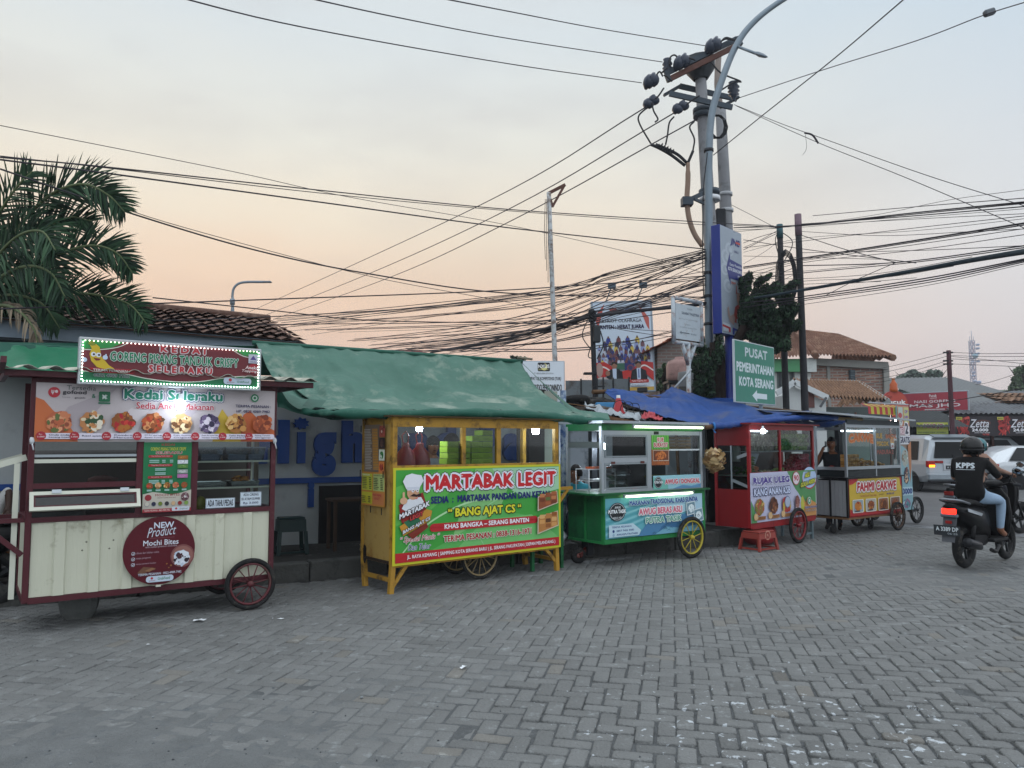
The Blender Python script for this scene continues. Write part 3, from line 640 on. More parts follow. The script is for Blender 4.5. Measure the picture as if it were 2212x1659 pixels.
# shops on the far side of the road (right edge)
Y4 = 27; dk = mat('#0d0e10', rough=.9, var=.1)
rs_ = thing('row_shop', 'dark open fronted shop with grey sheet roofs behind the parked cars', 'building', (P(2052, 950, Y4 + 1).x, Y4 + 1, 0)); ox, oy = rs_.location.x, rs_.location.y
za = q2(2060, 897, Y4 + 1).z
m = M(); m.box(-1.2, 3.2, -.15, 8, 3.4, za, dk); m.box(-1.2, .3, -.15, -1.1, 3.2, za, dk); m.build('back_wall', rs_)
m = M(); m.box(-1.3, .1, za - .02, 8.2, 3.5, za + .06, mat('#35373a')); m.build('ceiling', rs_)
rgm = mat('#5a5e62', rough=.7, var=.15, vs=1, dirt=('#3c3b3a', .3, 2))
m = M()
def corr(m, O, ex, ey, mt, pitch=.18, amp=.03):
    O, ex, ey = Vector(O), Vector(ex), Vector(ey); n_ = ex.cross(ey).normalized(); k = int(ex.length / pitch) * 4
    m.grid(lambda a, b_: O + ex * a + ey * b_ + n_ * amp * math.sin(a * k / 4 * 6.283), k, 1, mt)
p_a = q2(2062, 893, Y4 + .9); corr(m, p_a, (5.5, 0, 0), (1.2, 5, 1.15), rgm); m.build('sheet_roof', rs_)
m = M(); pa = q2(2075, 888, Y4 + 2); corr(m, pa + Vector((0, 0, .05)), (4.2, .6, .1), (-1.1, 5, 1.6), mat('#6b6f70', rough=.7, var=.15), .2, .03); m.build('upper_roof', rs_)
m = M(); q_ = q2(2180, 868, Y4 + 3); m.prism([q_ + Vector((-2.4, 0, -.55)), q_ + Vector((1.4, 0, -.5)), q_ + Vector((1.4, 0, .0)), q_ + Vector((-.3, 0, .05))], (0, 2, 0), brickm('#6a4a3c', '#5c4638', '#7a756e', 1.4, 'gab2')); tileroof(m, q_ + Vector((-.3, -.3, .0)), (2.6, 0, 0), (0, 2, .45), to); m.build('brick_gable', rs_)
# left bay: MAS JO
ms = thing('food_shop', 'small eatery with a dark ribbed awning under the maroon signboard', 'building', (P(1960, 950, Y4 + 3).x, Y4 + 3, 0)); ox, oy = ms.location.x, ms.location.y
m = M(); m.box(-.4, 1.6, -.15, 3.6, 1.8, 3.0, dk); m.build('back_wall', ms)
m = M(); corr(m, q2(1965, 922, Y4 - .6) + Vector((0, 0, .0)), (2.1, 0, 0), (-.2, 1.6, .62), mat('#3b3f40', rough=.8, var=.2), .12, .02); m.build('awning', ms)
for xx in (-.3, 3.4): m = M(); m.box(xx, .2, -.15, xx + .1, .3, 2.6, mat('#5b3a34')); m.build('post', ms)
# ---------------------------------------------------------------- poles, signs, trees, cables
def fit(P0, a, TL, TR, BR, BL):
    f = onplane(P0, a); q = [f(*c) for c in (TL, TR, BR, BL)]
    return (q[0][0] + q[3][0]) / 2, (q[1][0] + q[2][0]) / 2, (q[2][1] + q[3][1]) / 2, (q[0][1] + q[1][1]) / 2
galv = mat('#77848d', rough=.5, metal=.5, var=.15, vs=3); concp = mat('#85878a', rough=.85, var=.15, vs=3, dirt=('#66686a', .3, 4))
blk = mat('#25272b', rough=.7, var=.2, vs=4); iron = mat('#3c4750', rough=.6, var=.2); rust = mat('#5f433b', rough=.8, var=.3, vs=6); porc = mat('#3a4250', rough=.25, var=.1)
YS = 16.
sp = thing('street_lamp', 'tall grey street lamp pole curving up to the right past the power poles', 'street lamp', P(1532, 880, YS)); sp.location.z = 0; S0 = sp.location
def rel(o, u, v, Y): p_ = P(u, v, Y); return p_ - o
S0 = Vector((P(1533, 870, YS).x, YS, 0)); sp.location = S0
m = M(); pts = [Vector((0, 0, 0))] + [rel(S0, u, v, YS) for u, v in ((1531, 700), (1531, 500), (1531, 350), (1537, 250), (1557, 180), (1587, 105), (1625, 51), (1690, 0), (1800, -62))]
pts = smooth_pts(pts, 5); n_ = len(pts); m.tube(pts, [.095 - .04 * i / n_ for i in range(n_)], galv, 12); m.build('pole', sp)
m = M(); a_, b_ = rel(S0, 1592, 100, YS), rel(S0, 1634, 116, YS - .6); m.tube([a_, b_], .03, galv, 8); m.build('arm', sp)
hd = M(); c_ = rel(S0, 1648, 120, YS - .75); dv = (c_ - b_).normalized(); X_, Y_ = Vector((dv.y, -dv.x, 0)).normalized(), Vector((0, 0, 1))
def sect(c, w_, h_, n=8): return [c + X_ * (w_ * math.cos(2 * math.pi * k / n)) + Vector((0, 0, h_ * math.sin(2 * math.pi * k / n))) for k in range(n)]
hd.loft([sect(b_ - dv * .02, .04, .03), sect(b_ + dv * .08, .11, .06), sect(b_ + dv * .22, .10, .05), sect(b_ + dv * .34, .02, .015)], mat('#5d6b76', rough=.4), True, False); hd.build('lamp_head', sp)
m = M()
for v in (325, 700, 640, 590, 770): m = M(); m.tube([rel(S0, 1531, v, YS) + Vector((0, 0, z_)) for z_ in (-.03, .03)], .105, mat('#2f3236'), 12); m.build('clamp', sp)
m = M(); m.tube(smooth_pts([rel(S0, 1528, 330, YS - .15), rel(S0, 1519, 420, YS - .15), rel(S0, 1518, 560, YS - .15), rel(S0, 1520, 640, YS - .15)]), .012, blk, 5); m.build('hanging_cable', sp)

def pole(name, lab, u0, v0, u1, v1, Y, r0, r1, mt, n=14, cat='utility pole'):
    a_ = P(u0, v0, Y); a_ = Vector((a_.x, Y, 0)); b_ = P(u1, v1, Y); t = thing(name, lab, cat, a_); m = M(); k = 6
    m.tube([(b_ - a_) * (i / k) for i in range(k + 1)], [r0 + (r1 - r0) * i / k for i in range(k + 1)], mt, n); m.build('pole', t); return t, a_, b_
YC = 17.5
cp, C0, C1 = pole('utility_pole', 'main grey concrete power pole with two crossarms just behind the street lamp', 1566, 880, 1511, 128, YC, .2, .125, concp)
def rc(u, v, Y=YC): return P(u, v, Y) - C0
m = M(); m.lathe(rc(1512, 150), (-.05, 0, 1), [(.17, -.25), (.34, -.02), (.36, .25), (.0, .26)], mat('#33383c', rough=.6), 14); m.build('pole_cap', cp)
m = M()
for (u0, v0, u1, v1, mt_) in ((1442, 173, 1597, 96, rust), (1436, 160, 1592, 84, iron)):
    m.bar(rc(u0, v0, YC - .35), rc(u1, v1, YC - .35), .06, .12, mt_)
m.bar(rc(1440, 160, YC - .35), rc(1446, 176, YC - .35), .1, .1, iron); m.bar(rc(1592, 80, YC - .35), rc(1600, 98, YC - .35), .1, .1, iron); m.build('crossarm', cp)
m = M()
for (u0, v0, u1, v1, Y_c) in ((1446, 202, 1582, 232, YC - .4), (1468, 186, 1592, 214, YC + .25)): m.bar(rc(u0, v0, Y_c), rc(u1, v1, Y_c), .06, .12, iron)
m.bar(rc(1434, 206), rc(1472, 184), .1, .05, iron); m.bar(rc(1556, 232), rc(1596, 210), .1, .05, iron)
m.build('crossarm', cp)
def disc_ins(pts, rr):
    m = M()
    for (u, v) in pts: m.lathe(rc(u, v, YC - .4), (1, -.25, -.35), [(.0, -.14), (rr * .5, -.13), (rr * .95, -.07), (rr, -.03), (rr * .75, .0), (rr * .8, .04), (rr * .4, .1), (.0, .12)], porc, 14)
    m.build('insulator', cp)
disc_ins([(1548, 97), (1536, 102)], .19); disc_ins([(1480, 133), (1468, 138)], .19); disc_ins([(1413, 174), (1403, 178)], .18)
disc_ins([(1414, 217), (1402, 225)], .13); disc_ins([(1478, 229), (1465, 236)], .13)
for (u, v, s_) in ((1442, 145, 1), (1585, 195, 1.15)):
    m = M(); m.lathe(rc(u, v + 14, YC - .3), (0, 0, 1), [(.03, -.1), (.05, 0), (.11 * s_, .05), (.06, .09), (.12 * s_, .13), (.07, .18), (.12 * s_, .22), (.08, .3), (.1 * s_, .34), (.0, .36)], porc, 12); m.build('pin_insulator', cp)
m = M()
for pts in (((1552, 97), (1566, 82), (1580, 84), (1594, 88)), ((1596, 90), (1570, 84), (1556, 90)), ((1468, 130), (1458, 119), (1448, 124), (1446, 142)), ((1413, 172), (1424, 155), (1432, 165)), ((1434, 162), (1444, 168), (1452, 176)), ((1502, 130), (1482, 124), (1470, 130)),
            ((1434, 190), (1424, 205), (1416, 214)), ((1511, 207), (1497, 215), (1483, 226)), ((1398, 232), (1380, 250), (1383, 270), (1406, 310)), ((1456, 252), (1446, 265), (1442, 292), (1438, 312)), ((1500, 262), (1490, 275), (1500, 300), (1497, 325)), ((1408, 222), (1412, 240), (1421, 257), (1415, 264)), ((1536, 135), (1558, 158), (1600, 176), (1585, 178), (1550, 200)), ((1430, 157), (1437, 150), (1442, 146))):
    m.tube(smooth_pts([rc(u, v, YC - .5) for u, v in pts], 5), .02, blk, 5); m.build('jumper_wire', cp); m = M()
for pts in (((1406, 312), (1424, 320), (1450, 335), (1480, 358)), ((1416, 312), (1440, 322), (1464, 334), (1484, 352)), ((1497, 326), (1492, 338), (1486, 352))):
    m.tube(smooth_pts([rc(u, v, YC - .5) for u, v in pts], 5), .035, blk, 6)
for i in range(5):
    for off in (0, 7): m.lathe(rc(1422 + i * 6 + off, 316 + i * 3.2 - off * .2, YC - .5), (1, 0, -.5), [(.035, -.02), (.075, 0), (.035, .02)], blk, 8)
m.build('cable_termination', cp)
m = M(); m.tube(smooth_pts([rc(u, v, YC - .5) for u, v in ((1486, 352), (1486, 390), (1484, 430), (1488, 470), (1500, 505), (1518, 532))], 5), [.045] * 3 + [.058] * 23, mat('#8a7464', rough=.75, var=.2), 10); m.build('cable_conduit', cp)
m = M(); m.bar(rc(1482, 435, YC - .5), rc(1522, 416, YC - .2), .06, .1, iron); m.bar(rc(1500, 430, YC - .5), rc(1522, 440, YC - .2), .05, .06, iron); m.box(*(rc(1484, 436, YC - .5) - Vector((.12, .12, .09))), *(rc(1484, 436, YC - .5) + Vector((.12, .12, .09))), iron); m.build('bracket', cp)
m = M()
for k in range(5): c_ = rc(1549 + k % 2 * 4, 272, YC - .1); m.tube([c_ + Vector((.17 * math.cos(a * .63) * (1 + .1 * k % 3), .02 * k, .28 * math.sin(a * .63))) for a in range(10)], .012, blk, 4, closed=True)
for v in (415, 430, 240, 250): c_ = rc(1511 + (v - 128) * .0731, v); m.tube([c_ - Vector((0, 0, .05)), c_ + Vector((0, 0, .05))], .24, iron if v != 430 else mat('#cfd3d6'), 14)
m.build('cable_coil', cp)
p2, Q0, Q1 = pole('utility_pole', 'second slimmer concrete power pole right of the main one, topped by a pale riser pipe', 1596, 880, 1556, 225, 18.6, .2, .125, concp)
m = M(); m.tube(smooth_pts([P(1556, 232, 18.6) - Q0, P(1550, 190, 18.6) - Q0, P(1550, 160, 18.6) - Q0, P(1552, 122, 18.6) - Q0]), .075, mat('#8b817a', rough=.7), 10); m.build('riser_pipe', p2)
m = M()
for v in (420, 455): c_ = P(1567 + (v - 420) * .06, v, 18.6) - Q0; m.tube([c_ - Vector((0, 0, .04)), c_ + Vector((0, 0, .04))], .17, mat('#a9adb0'), 14)
m.box(*(P(1556, 478, 18.3) - Q0 - Vector((.12, .1, .3))), *(P(1556, 478, 18.3) - Q0 + Vector((.12, .1, .3))), blk, .03); m.build('clamp', p2)
for (nm, lab, u0, u1, vt, Y_, cap, cr) in (('cable_pole', 'black cable pole with a teal top, nearest the green direction sign', 1701, 1684, 486, 16.5, '#35585f', .062), ('cable_pole', 'taller black cable pole with a dusty pink top, right of the teal topped one', 1741, 1723.5, 464, 16.0, '#6f5c66', .066)):
    t, a_, b_ = pole(nm, lab, u0, 885, u1, vt, Y_, cr * 1.25, cr * .95, blk); dv = (b_ - a_).normalized(); m = M(); m.tube([b_ - a_ - dv * (.45 if u0 > 1710 else .3), b_ - a_ + dv * .01], cr * 1.08, mat(cap, rough=.7, var=.2), 14); m.build('painted_top', t)
    if u0 < 1710:
        m = M()
        for k in range(7):
            c_ = P(1692, 604, Y_) - a_; m.tube([c_ + Vector((.03 + (.16 + .012 * k) * math.cos(a * .5236), -.1 - .02 * (k % 3), (.52 + .02 * k) * math.sin(a * .5236))) for a in range(12)], .011, blk, 5, closed=True)
        m.build('cable_coil', t)
        m = M()
        for x0, v0, v1 in ((1675, 500, 570), (1712, 505, 575)): m.tube(smooth_pts([P(1686, v0 - 6, Y_) - a_, P(x0, v0 + 20, Y_) - a_, P(1688, v1, Y_) - a_]), .01, blk, 5)
        m.build('hanging_cable', t)
jp, J0, J1 = pole('cable_pole', 'short leaning black pole bristling with cables in front of the billboard', 1294, 880, 1278.5, 668, 14.5, .055, .045, blk)
m = M()
for k in range(26): 
    c_ = P(1280 + random.uniform(-6, 5), random.uniform(670, 695), 14.4) - J0; m.sph(c_, (.04, .04, .03), blk, 6, 4, None, .3)
m.box(*(P(1290, 722, 14.4) - J0 - Vector((.07, .06, .16))), *(P(1290, 722, 14.4) - J0 + Vector((.06, .06, .16))), mat('#2e3336'), .02); m.build('splice_box', jp)
m = M()
for (a, b_, c_, r_) in (((1270, 690), (1258, 725), (1276, 755), .01), ((1276, 750), (1271, 770), (1283, 775), .01), ((1297, 715), (1303, 745), (1290, 775), .012)): m.tube(smooth_pts([P(*q, 14.4) - J0 for q in (a, b_, c_)], 5), r_, blk, 5)
m.build('cable_loop', jp)
m = M(); m.box(*(P(1262, 808, 14.4) - J0), *(P(1287, 806, 14.6) - J0), blk); m.bar(P(1282, 835, 14.4) - J0, P(1306, 835, 14.4) - J0, .025, .03, blk); m.bar(P(1303, 815, 14.4) - J0, P(1303, 868, 14.4) - J0, .03, .03, blk); m.bar(P(1290, 845, 14.4) - J0, P(1275, 876, 14.4) - J0, .03, .03, blk); m.build('bracket', jp)
wp, W0_, W1_ = pole('sign_post', 'thin flaking white steel post rising high above the white training sign', 1211.5, 890, 1185.5, 416, 13.2, .048, .038, mat('#aeb4b6', rough=.6, var=.1, dirt=('#6a5a50', .45, 12)), 12, 'post')
m = M(); a_ = P(1184, 418, 13.2) - W0_; b_ = P(1221, 399, 13.2) - W0_; m.bar(a_, b_, .04, .05, rust); m.bar(P(1193, 447, 13.2) - W0_, P(1219, 401, 13.2) - W0_, .035, .04, rust); m.bar(a_, P(1194, 447, 13.2) - W0_, .03, .05, rust); m.build('top_bracket', wp)
m = M()
for x in (0, 1, 2): m.tube(smooth_pts([P(1178 + x * 3, 430, 13.1) - W0_, P(1176 + x * 4, 500, 13.1) - W0_, P(1178 + x * 3, 560 + x * 25, 13.1) - W0_], 4), .005, mat('#5a4a40'), 4)
m.build('dangling_wire', wp)

# far street lamp
YF = 42; fl = thing('street_lamp', 'distant slim street lamp with a right hand arm above the tiled house roof', 'street lamp', (P(501, 700, YF).x, YF, 0)); F0 = Vector(fl.location)
m = M(); m.tube(smooth_pts([Vector((0, 0, 0)), P(502, 680, YF) - F0, P(502, 640, YF) - F0, P(507, 620, YF) - F0, P(525, 610, YF) - F0, P(572, 609, YF) - F0], 5), [.12] * 6 + [.07] * 20, galv, 8); m.tube([P(502, 658, YF) - F0, P(502, 646, YF) - F0], .14, galv, 8); m.build('pole', fl)
m = M(); m.box(*(P(570, 611, YF) - F0 - Vector((0, .2, 0))), *(P(587, 608, YF) - F0 + Vector((0, .1, 0))), galv, .03); m.build('lamp_head', fl)

# ---- signs
def rot_thing(name, lab, P0, a, cat): return thing(name, lab, cat, (P0.x, P0.y, 0), a)
# training centre sign
P0 = P(1175, 825, 12.7); a = R(3); x0, x1, z0, z1 = fit(P0, a, (1124.5, 779), (1216.5, 780), (1223.5, 868), (1131, 871)); t = rot_thing('direction_sign', 'white board TEMPAT UJI KOMPETENSI with a black arrow left, on the thin white post', P0, a, 'sign')
m = M(); m.box(x0, 0, z0, x1, .03, z1, mat('#9aa6b0', rough=.5), .006); m.build('panel', t)
b = Board((x0 + .015, -.002, z0 + .015), (x1 - x0 - .03, 0, 0), (0, 0, z1 - z0 - .03)); b.base(ink('#c9d2da'), .0015)
b.rect(36, 76, 66, 98, '#20242c', 3); b.ell(52, 87, 8, '#d8d28a', 9); b.ell(50, 90, 6, '#20242c', 6); b.txt('NXUS', 37, 84, 65, 93, '#e4e6e6', .03); b.txt('LEGAL SOLUTION', 38, 79, 62, 82.5, '#d8d28a', .01)
b.txt('PT. NEXUS LEGAL SOLUTION', 27, 69, 74, 72.5, '#3a3f45', 0); b.txt('TEMPAT UJI KOMPETENSI (TUK)', 9, 51, 93, 62, '#14181f', .02); b.txt('LASTEKINDO PERKONINDO', 3, 26, 95, 44, '#14181f', .035)
b.pg([(26, 13.5), (33, 18), (33, 16), (88, 16), (88, 8), (33, 8), (33, 7.5), (33, 9)], '#14181f'); b.pg([(25, 12), (33, 18), (33, 6)], '#14181f'); b.txt('200 METER', 41, 10, 72, 14.5, '#d6dce0', .02); b.build('sign_face', t)
m = M(); m.box((x0 + x1) / 2 - .3, .03, 0, (x0 + x1) / 2 - .26, .07, z0 + .1, blk); m.build('post', t)

# billboard
P0 = P(1360, 750, 24); a = R(3); x0, x1, z0, z1 = fit(P0, a, (1287, 648), (1420, 651), (1428, 848), (1295, 848)); t = rot_thing('billboard', 'tall billboard PATRIOT OLAHRAGA BANTEN with athletes, behind the leaning black pole', P0, a, 'billboard'); t.rotation_euler[1] = R(-2.0)
m = M(); m.box(x0, 0, z0, x1, .25, z1, mat('#8d9aa6', rough=.4, metal=.3), .02); m.build('frame', t)
b = Board((x0 + .07, -.003, z0 + .06), (x1 - x0 - .14, 0, 0), (0, 0, z1 - z0 - .12), .0008); b.base(ink('#c0cfdd'), .002); 
b.pg([(2, 85), (20, 99), (8, 72), (5, 75)], '#b3584f'); b.pg([(97, 82), (78, 99), (93, 72), (97, 68)], '#b3584f'); b.ell(35, 92, 7, '#9c4a44', 2.5); b.ell(62, 92, 6, '#56688a', 2)
b.rect(0, 0, 100, 3.8, '#c7a34a'); b.rect(0, 4, 100, 12, '#c3d2df')
b.txt('PATRIOT OLAHRAGA', 10, 77.5, 84, 81.5, '#31303c', .01); b.txt('BANTEN : HEBAT JUARA', 6, 68.5, 88, 75, '#2b2748', .05)
rn = random.Random(4); cl_ = ['#24306a', '#2d3b86', '#1b2247', '#6a4a55', '#8897c4', '#3b3a55', '#b7bccb', '#6a3a3f', '#c4ae4e']
for row, (yy, n_, sz) in enumerate(((59, 4, 5), (54, 7, 4.4), (49, 10, 4), (45, 12, 3.6), (41, 14, 3.4), (37.5, 15, 3.3), (34, 16, 3.2))):
    for i in range(n_):
        cx_ = (50 + (i - (n_ - 1) / 2) * (92 / n_ if row > 1 else (11 if row else 17))); cx_ += rn.uniform(-1, 1)
        b.lay -= .7; b.ell(cx_, yy - 2.4 * sz / 4, sz * .85, rn.choice(cl_), sz * 1.0, 9); b.lay -= .7; b.ell(cx_, yy + sz * .32, sz * .3, '#4a3028' if (i + row) % 2 else '#6b4a3a', sz * .32, 8)
b.pg([(0, 12), (0, 32), (15, 33), (30, 27), (45, 22), (62, 24), (80, 33), (100, 31), (100, 10), (86, 19), (66, 14), (45, 12), (24, 19), (10, 14)], '#b5322f'); b.curve_band([(0, 26), (14, 27), (30, 20)], 1.8, '#ddd9d6'); b.curve_band([(70, 22), (84, 28), (100, 22)], 1.8, '#ddd9d6'); b.pg([(34, 31), (50, 31), (50, 24), (35, 24)], '#2f5e4a'); b.pg([(50, 31), (67, 31), (67, 24), (50, 23)], '#2b2f66'); b.ell(60, 25.5, 6, '#7a3440', 3.6); b.ell(60, 25.5, 4, '#31305a', 2.5)
for cx_ in (32, 74):
    b.pg([(cx_ - 15, 11.5), (cx_ - 12, 22), (cx_ - 4, 25), (cx_ + 4, 25), (cx_ + 13, 22), (cx_ + 15, 11.5)], '#151820'); b.pg([(cx_ - 3, 12), (cx_ - 3.5, 25), (cx_ + 3.5, 25), (cx_ + 3, 12)], '#b9c8dd'); b.ell(cx_, 28.5, 5, '#8d6653', 3.5); b.pg([(cx_ - 5, 29), (cx_ - 4.6, 32), (cx_, 33), (cx_ + 4.6, 32), (cx_ + 5, 29), (cx_, 31)], '#1c1716'); b.pg([(cx_ - 1, 14), (cx_ - .8, 24), (cx_ + .8, 24), (cx_ + 1, 14)], '#2a4a94' if cx_ > 50 else '#b9c8dd')
b.ell(20, 20, 4, '#8d6653', 3)
b.ell(6, 24, 6, '#a58a82', 8); b.ell(10, 8, 15, '#b9aca8', 8)
for cx_, s_ in ((32, 'Rano Ariadi, M.Si.'), (74, 'Tighar Sugarba, S.E.')): b.rect(cx_ - 17, 8.4, cx_ + 17, 12.2, '#a63c38', 2); b.txt(s_, cx_ - 13, 9.4, cx_ + 13, 11.4, '#e6dcdc', .01); b.rect(cx_ - 15, 5.4, cx_ + 15, 8, '#cbd6e0', 1.5); b.txt('Sekretaris Umum KONI Banten', cx_ - 13, 6.1, cx_ + 13, 7.3, '#4a4f62', 0)
b.txt('konibanten.or.id', 70, .8, 90, 2.4, '#4a3b22', 0); b.build('poster', t)
for k_ in (.25, .75):
    xx = x0 + (x1 - x0) * k_; m = M(); m.box(xx - .06, .08, 0, xx + .06, .2, z0, galv); m.build('post', t)
    m = M(); m.tube([(xx, -.02, z1), (xx + .1, -.5, z1 + .35)], .02, galv, 6); m.box(xx - .02, -.62, z1 + .28, xx + .22, -.5, z1 + .46, mat('#4d5b66'), .02); m.build('floodlight', t)
    m = M(); m.tube([(xx, -.02, z0 + .03), (xx - .05, -.4, z0 - .05)], .02, galv, 6); m.box(xx - .2, -.5, z0 - .03, xx + .1, -.35, z0 + .12, blk, .02); m.build('floodlight', t)

# small white charity board
P0 = P(1485, 700, 14.9); a = R(41); x0, x1, z0, z1 = fit(P0, a, (1455, 641), (1516, 656), (1515, 747), (1454, 738)); t = rot_thing('charity_sign', 'small white board with faint grey lettering on a rusty Y shaped white post', P0, a, 'sign')
wr = mat('#aab4ba', rough=.5, var=.08, dirt=('#7d5340', .35, 7)); m = M()
for p_, q_ in (((x0, z0), (x0, z1)), ((x1, z0), (x1, z1)), ((x0, z1), (x1, z1)), ((x0, z0), (x1, z0))): m.tube([(p_[0], 0, p_[1]), (q_[0], 0, q_[1])], .04, wr, 8)
xm = (x0 + x1) / 2; zj = P(1487, 790, 14.9).z
m.tube([(xm - .2, 0, z0), (xm, 0, zj)], .04, wr, 8); m.tube([(xm + .22, 0, z0), (xm, 0, zj)], .04, wr, 8); m.tube([(xm, 0, 0), (xm, 0, z0)], .045, wr, 10); m.build('frame', t)
b = Board((x0 + .06, -.01, z0 + .07), (x1 - x0 - .12, 0, 0), (0, 0, z1 - z0 - .17)); b.base(mat('#b4bfc5', rough=.6, var=.06, dirt=('#8d6f5d', .08, 6)), .012)
b.txt('YAYASAN', 46, 86, 68, 91, '#6a7480', .01); b.txt('SAHABAT PALESTINA', 24, 71, 96, 79, '#5a6572', .03); b.txt('Jalan Raya Serang Pandeglang', 12, 56, 90, 60, '#8a949c', 0); b.txt('Kantor', 42, 42, 60, 46, '#77828b', 0); b.txt('Komplek Serang Hijau', 16, 32, 86, 37, '#8a949c', 0); b.txt('50 meter', 60, 16, 84, 21, '#77828b', .01); b.pg([(14, 19), (22, 24), (22, 20.5), (54, 20.5), (54, 17.5), (22, 17.5), (22, 14)], '#6f7a80'); b.build('sign_face', t)

# tall courier light box sign
P0 = P(1558, 600, 15.2); a = R(48); x0, x1, z0, z1 = fit(P0, a, (1558, 484), (1606, 508), (1602, 727), (1556, 721)); t = rot_thing('lightbox_sign', 'tall blue sided light box sign JNE on a blue post beside the street lamp', P0, a, 'sign'); nb = mat('#26357c', rough=.4, var=.08, vs=2)
m = M(); m.box(x0, 0, z0, x1, .2, z1, nb, .01); m.build('box', t)
b = Board((x0 + .01, -.002, z0 + .01), (x1 - x0 - .02, 0, 0), (0, 0, z1 - z0 - .02)); b.base(ink('#98a4b0'), .0015)
for (cx_, cy_, r_) in ((25, 72, 22), (18, 60, 18), (30, 45, 20), (40, 80, 20)): 
    for k in range(3): b.ell(cx_ + k * 3, cy_, r_ - k * 6, '#aab5bf' if k % 2 == 0 else '#98a4b0', (r_ - k * 6) * .32)
b.txt('JNE', 44, 84, 92, 92, '#2a2f6e', .05, shear=.2); b.rect(70, 88, 92, 90, '#b8433c'); b.txt('EXPRESS', 60, 79, 84, 81, '#2a2f6e', 0)
b.pg([(24, 62), (42, 78), (42, 71), (98, 69), (98, 53), (42, 53), (42, 46)], '#2f3677')
b.txt('Kantor Perwakilan', 40, 65, 97, 67.8, '#cfd6de', .01); b.txt('KOTA SERANG BARU', 32, 60, 97, 63.5, '#cfd6de', .03); b.txt('(KSB)', 76, 55.5, 97, 58, '#cfd6de', .02); b.txt('24JAM', 44, 47.5, 66, 50.5, '#b0503c', .03)
b.pg([(58, 12), (52, 16), (60, 27), (74, 30), (98, 29), (98, 12)], '#a24a47'); b.pg([(26, 18), (34, 12), (52, 9), (60, 16), (52, 20), (36, 17), (30, 26), (24, 24)], '#9f8c86'); b.rect(66, 2, 98, 16, '#b3bec6')
b.ell(84, 36, 15, '#b08f83', 7.5); b.pg([(66, 39), (67, 47), (82, 51), (98, 48), (98, 39), (88, 42), (74, 41)], '#a24a47'); b.rect(70, 41, 92, 49, '#b9c2c9', 4); b.txt('JNE', 76, 43.5, 92, 46, '#8d3a3a', .03)
b.pg([(2, 2), (36, 2), (36, 9), (2, 10)], '#b3bec6'); b.pg([(0, 8), (36, 6.5), (36, 4.5), (0, 6)], '#a8373b'); b.pg([(28, 2), (36, 2), (36, 6.5), (28, 6.5)], '#a8373b'); b.pg([(46, 7), (72, 6), (72, 4.4), (54, 4.8), (54, 0.5), (46, .5)], '#2a3a86'); b.build('sign_face', t)
m = M(); m.cyl(((x0 + x1) / 2 + .02, .1, 0), ((x0 + x1) / 2 + .02, .1, z0), .085, nb, 14); m.build('post', t)

# green direction sign
P0 = P(1625, 810, 13.6); a = R(48); x0, x1, z0, z1 = fit(P0, a, (1583, 730), (1672, 752), (1675, 877), (1591, 868)); t = rot_thing('direction_sign', 'large green road sign PUSAT PEMERINTAHAN KOTA SERANG with a white arrow left', P0, a, 'road sign')
m = M(); m.box(x0, 0, z0, x1, .04, z1, mat('#b3bcc0', rough=.5), .006); m.build('panel', t)
b = Board((x0 + .018, -.002, z0 + .018), (x1 - x0 - .036, 0, 0), (0, 0, z1 - z0 - .036)); b.base(ink('#14735f'), .0015)
b.txt('PUSAT', 24, 76, 82, 92, '#b9c6ca', .03); b.txt('PEMERINTAHAN', 3, 50, 97, 66, '#c3d0d4', .035); b.txt('KOTA SERANG', 8, 26, 96, 42, '#c3d0d4', .035); b.pg([(40, 12), (52, 22), (52, 16.5), (78, 16.5), (78, 7.5), (52, 7.5), (52, 2)], '#c3d0d4'); b.build('sign_face', t)
for k_ in (.3, .72): m = M(); m.cyl((x0 + (x1 - x0) * k_, .08, 0), (x0 + (x1 - x0) * k_, .08, z1 - .1), .035, galv, 10); m.build('post', t)

# shop signs across the road
Yd = 27.; P0 = P(1950, 870, 30.0); a = R(-48); x0, x1, z0, z1 = fit(P0, a, (1948, 850), (2090.5, 842), (2094.5, 885.5), (1950, 893)); t = rot_thing('shop_sign', 'long maroon signboard NASI GORENG MAS JHO above the eatery roof', P0, a, 'sign')
m = M(); m.box(x0, 0, z0, x1, .12, z1, mat('#8d949a', rough=.5), .02); m.build('panel', t)
b = Board((x0 + .04, -.004, z0 + .04), (x1 - x0 - .08, 0, 0), (0, 0, z1 - z0 - .08), .0012); b.base(ink('#a1404c'), .003)
b.txt('Pucuk', 42, 76, 54, 92, '#d8d2d2', .03); b.txt('HARUM', 43, 67, 54, 73, '#d8d2d2', .02); b.txt('NASI GORENG', 18, 45, 82, 60, '#dcd9db', .02); b.txt('MAS JHO', 10, 14, 90, 39, '#dcd9db', .03); b.rect(34, 4, 66, 10, '#d5cfd0', 1); b.txt('Jalan Kemang Serang', 37, 5, 63, 8.5, '#8a3a44', 0); b.build('sign_face', t)
for k_ in (.1, .9): m = M(); m.box(x0 + (x1 - x0) * k_ - .04, .13, 0, x0 + (x1 - x0) * k_ + .04, .2, z1 - .2, blk); m.build('post', t)
P0 = P(1930, 870, 27); t = rot_thing('round_sign', 'red round tea sign topped by an orange bottle left of the maroon signboard', P0, 0, 'sign'); c0 = P(1928, 873, 27); r_ = .47
m = M(); m.lathe((0, 0, c0.z), (0, -1, 0), [(0, 0), (r_, 0), (r_, .1), (0, .1)], mat('#9a3a38'), 28, smooth=False); m.build('disc', t)
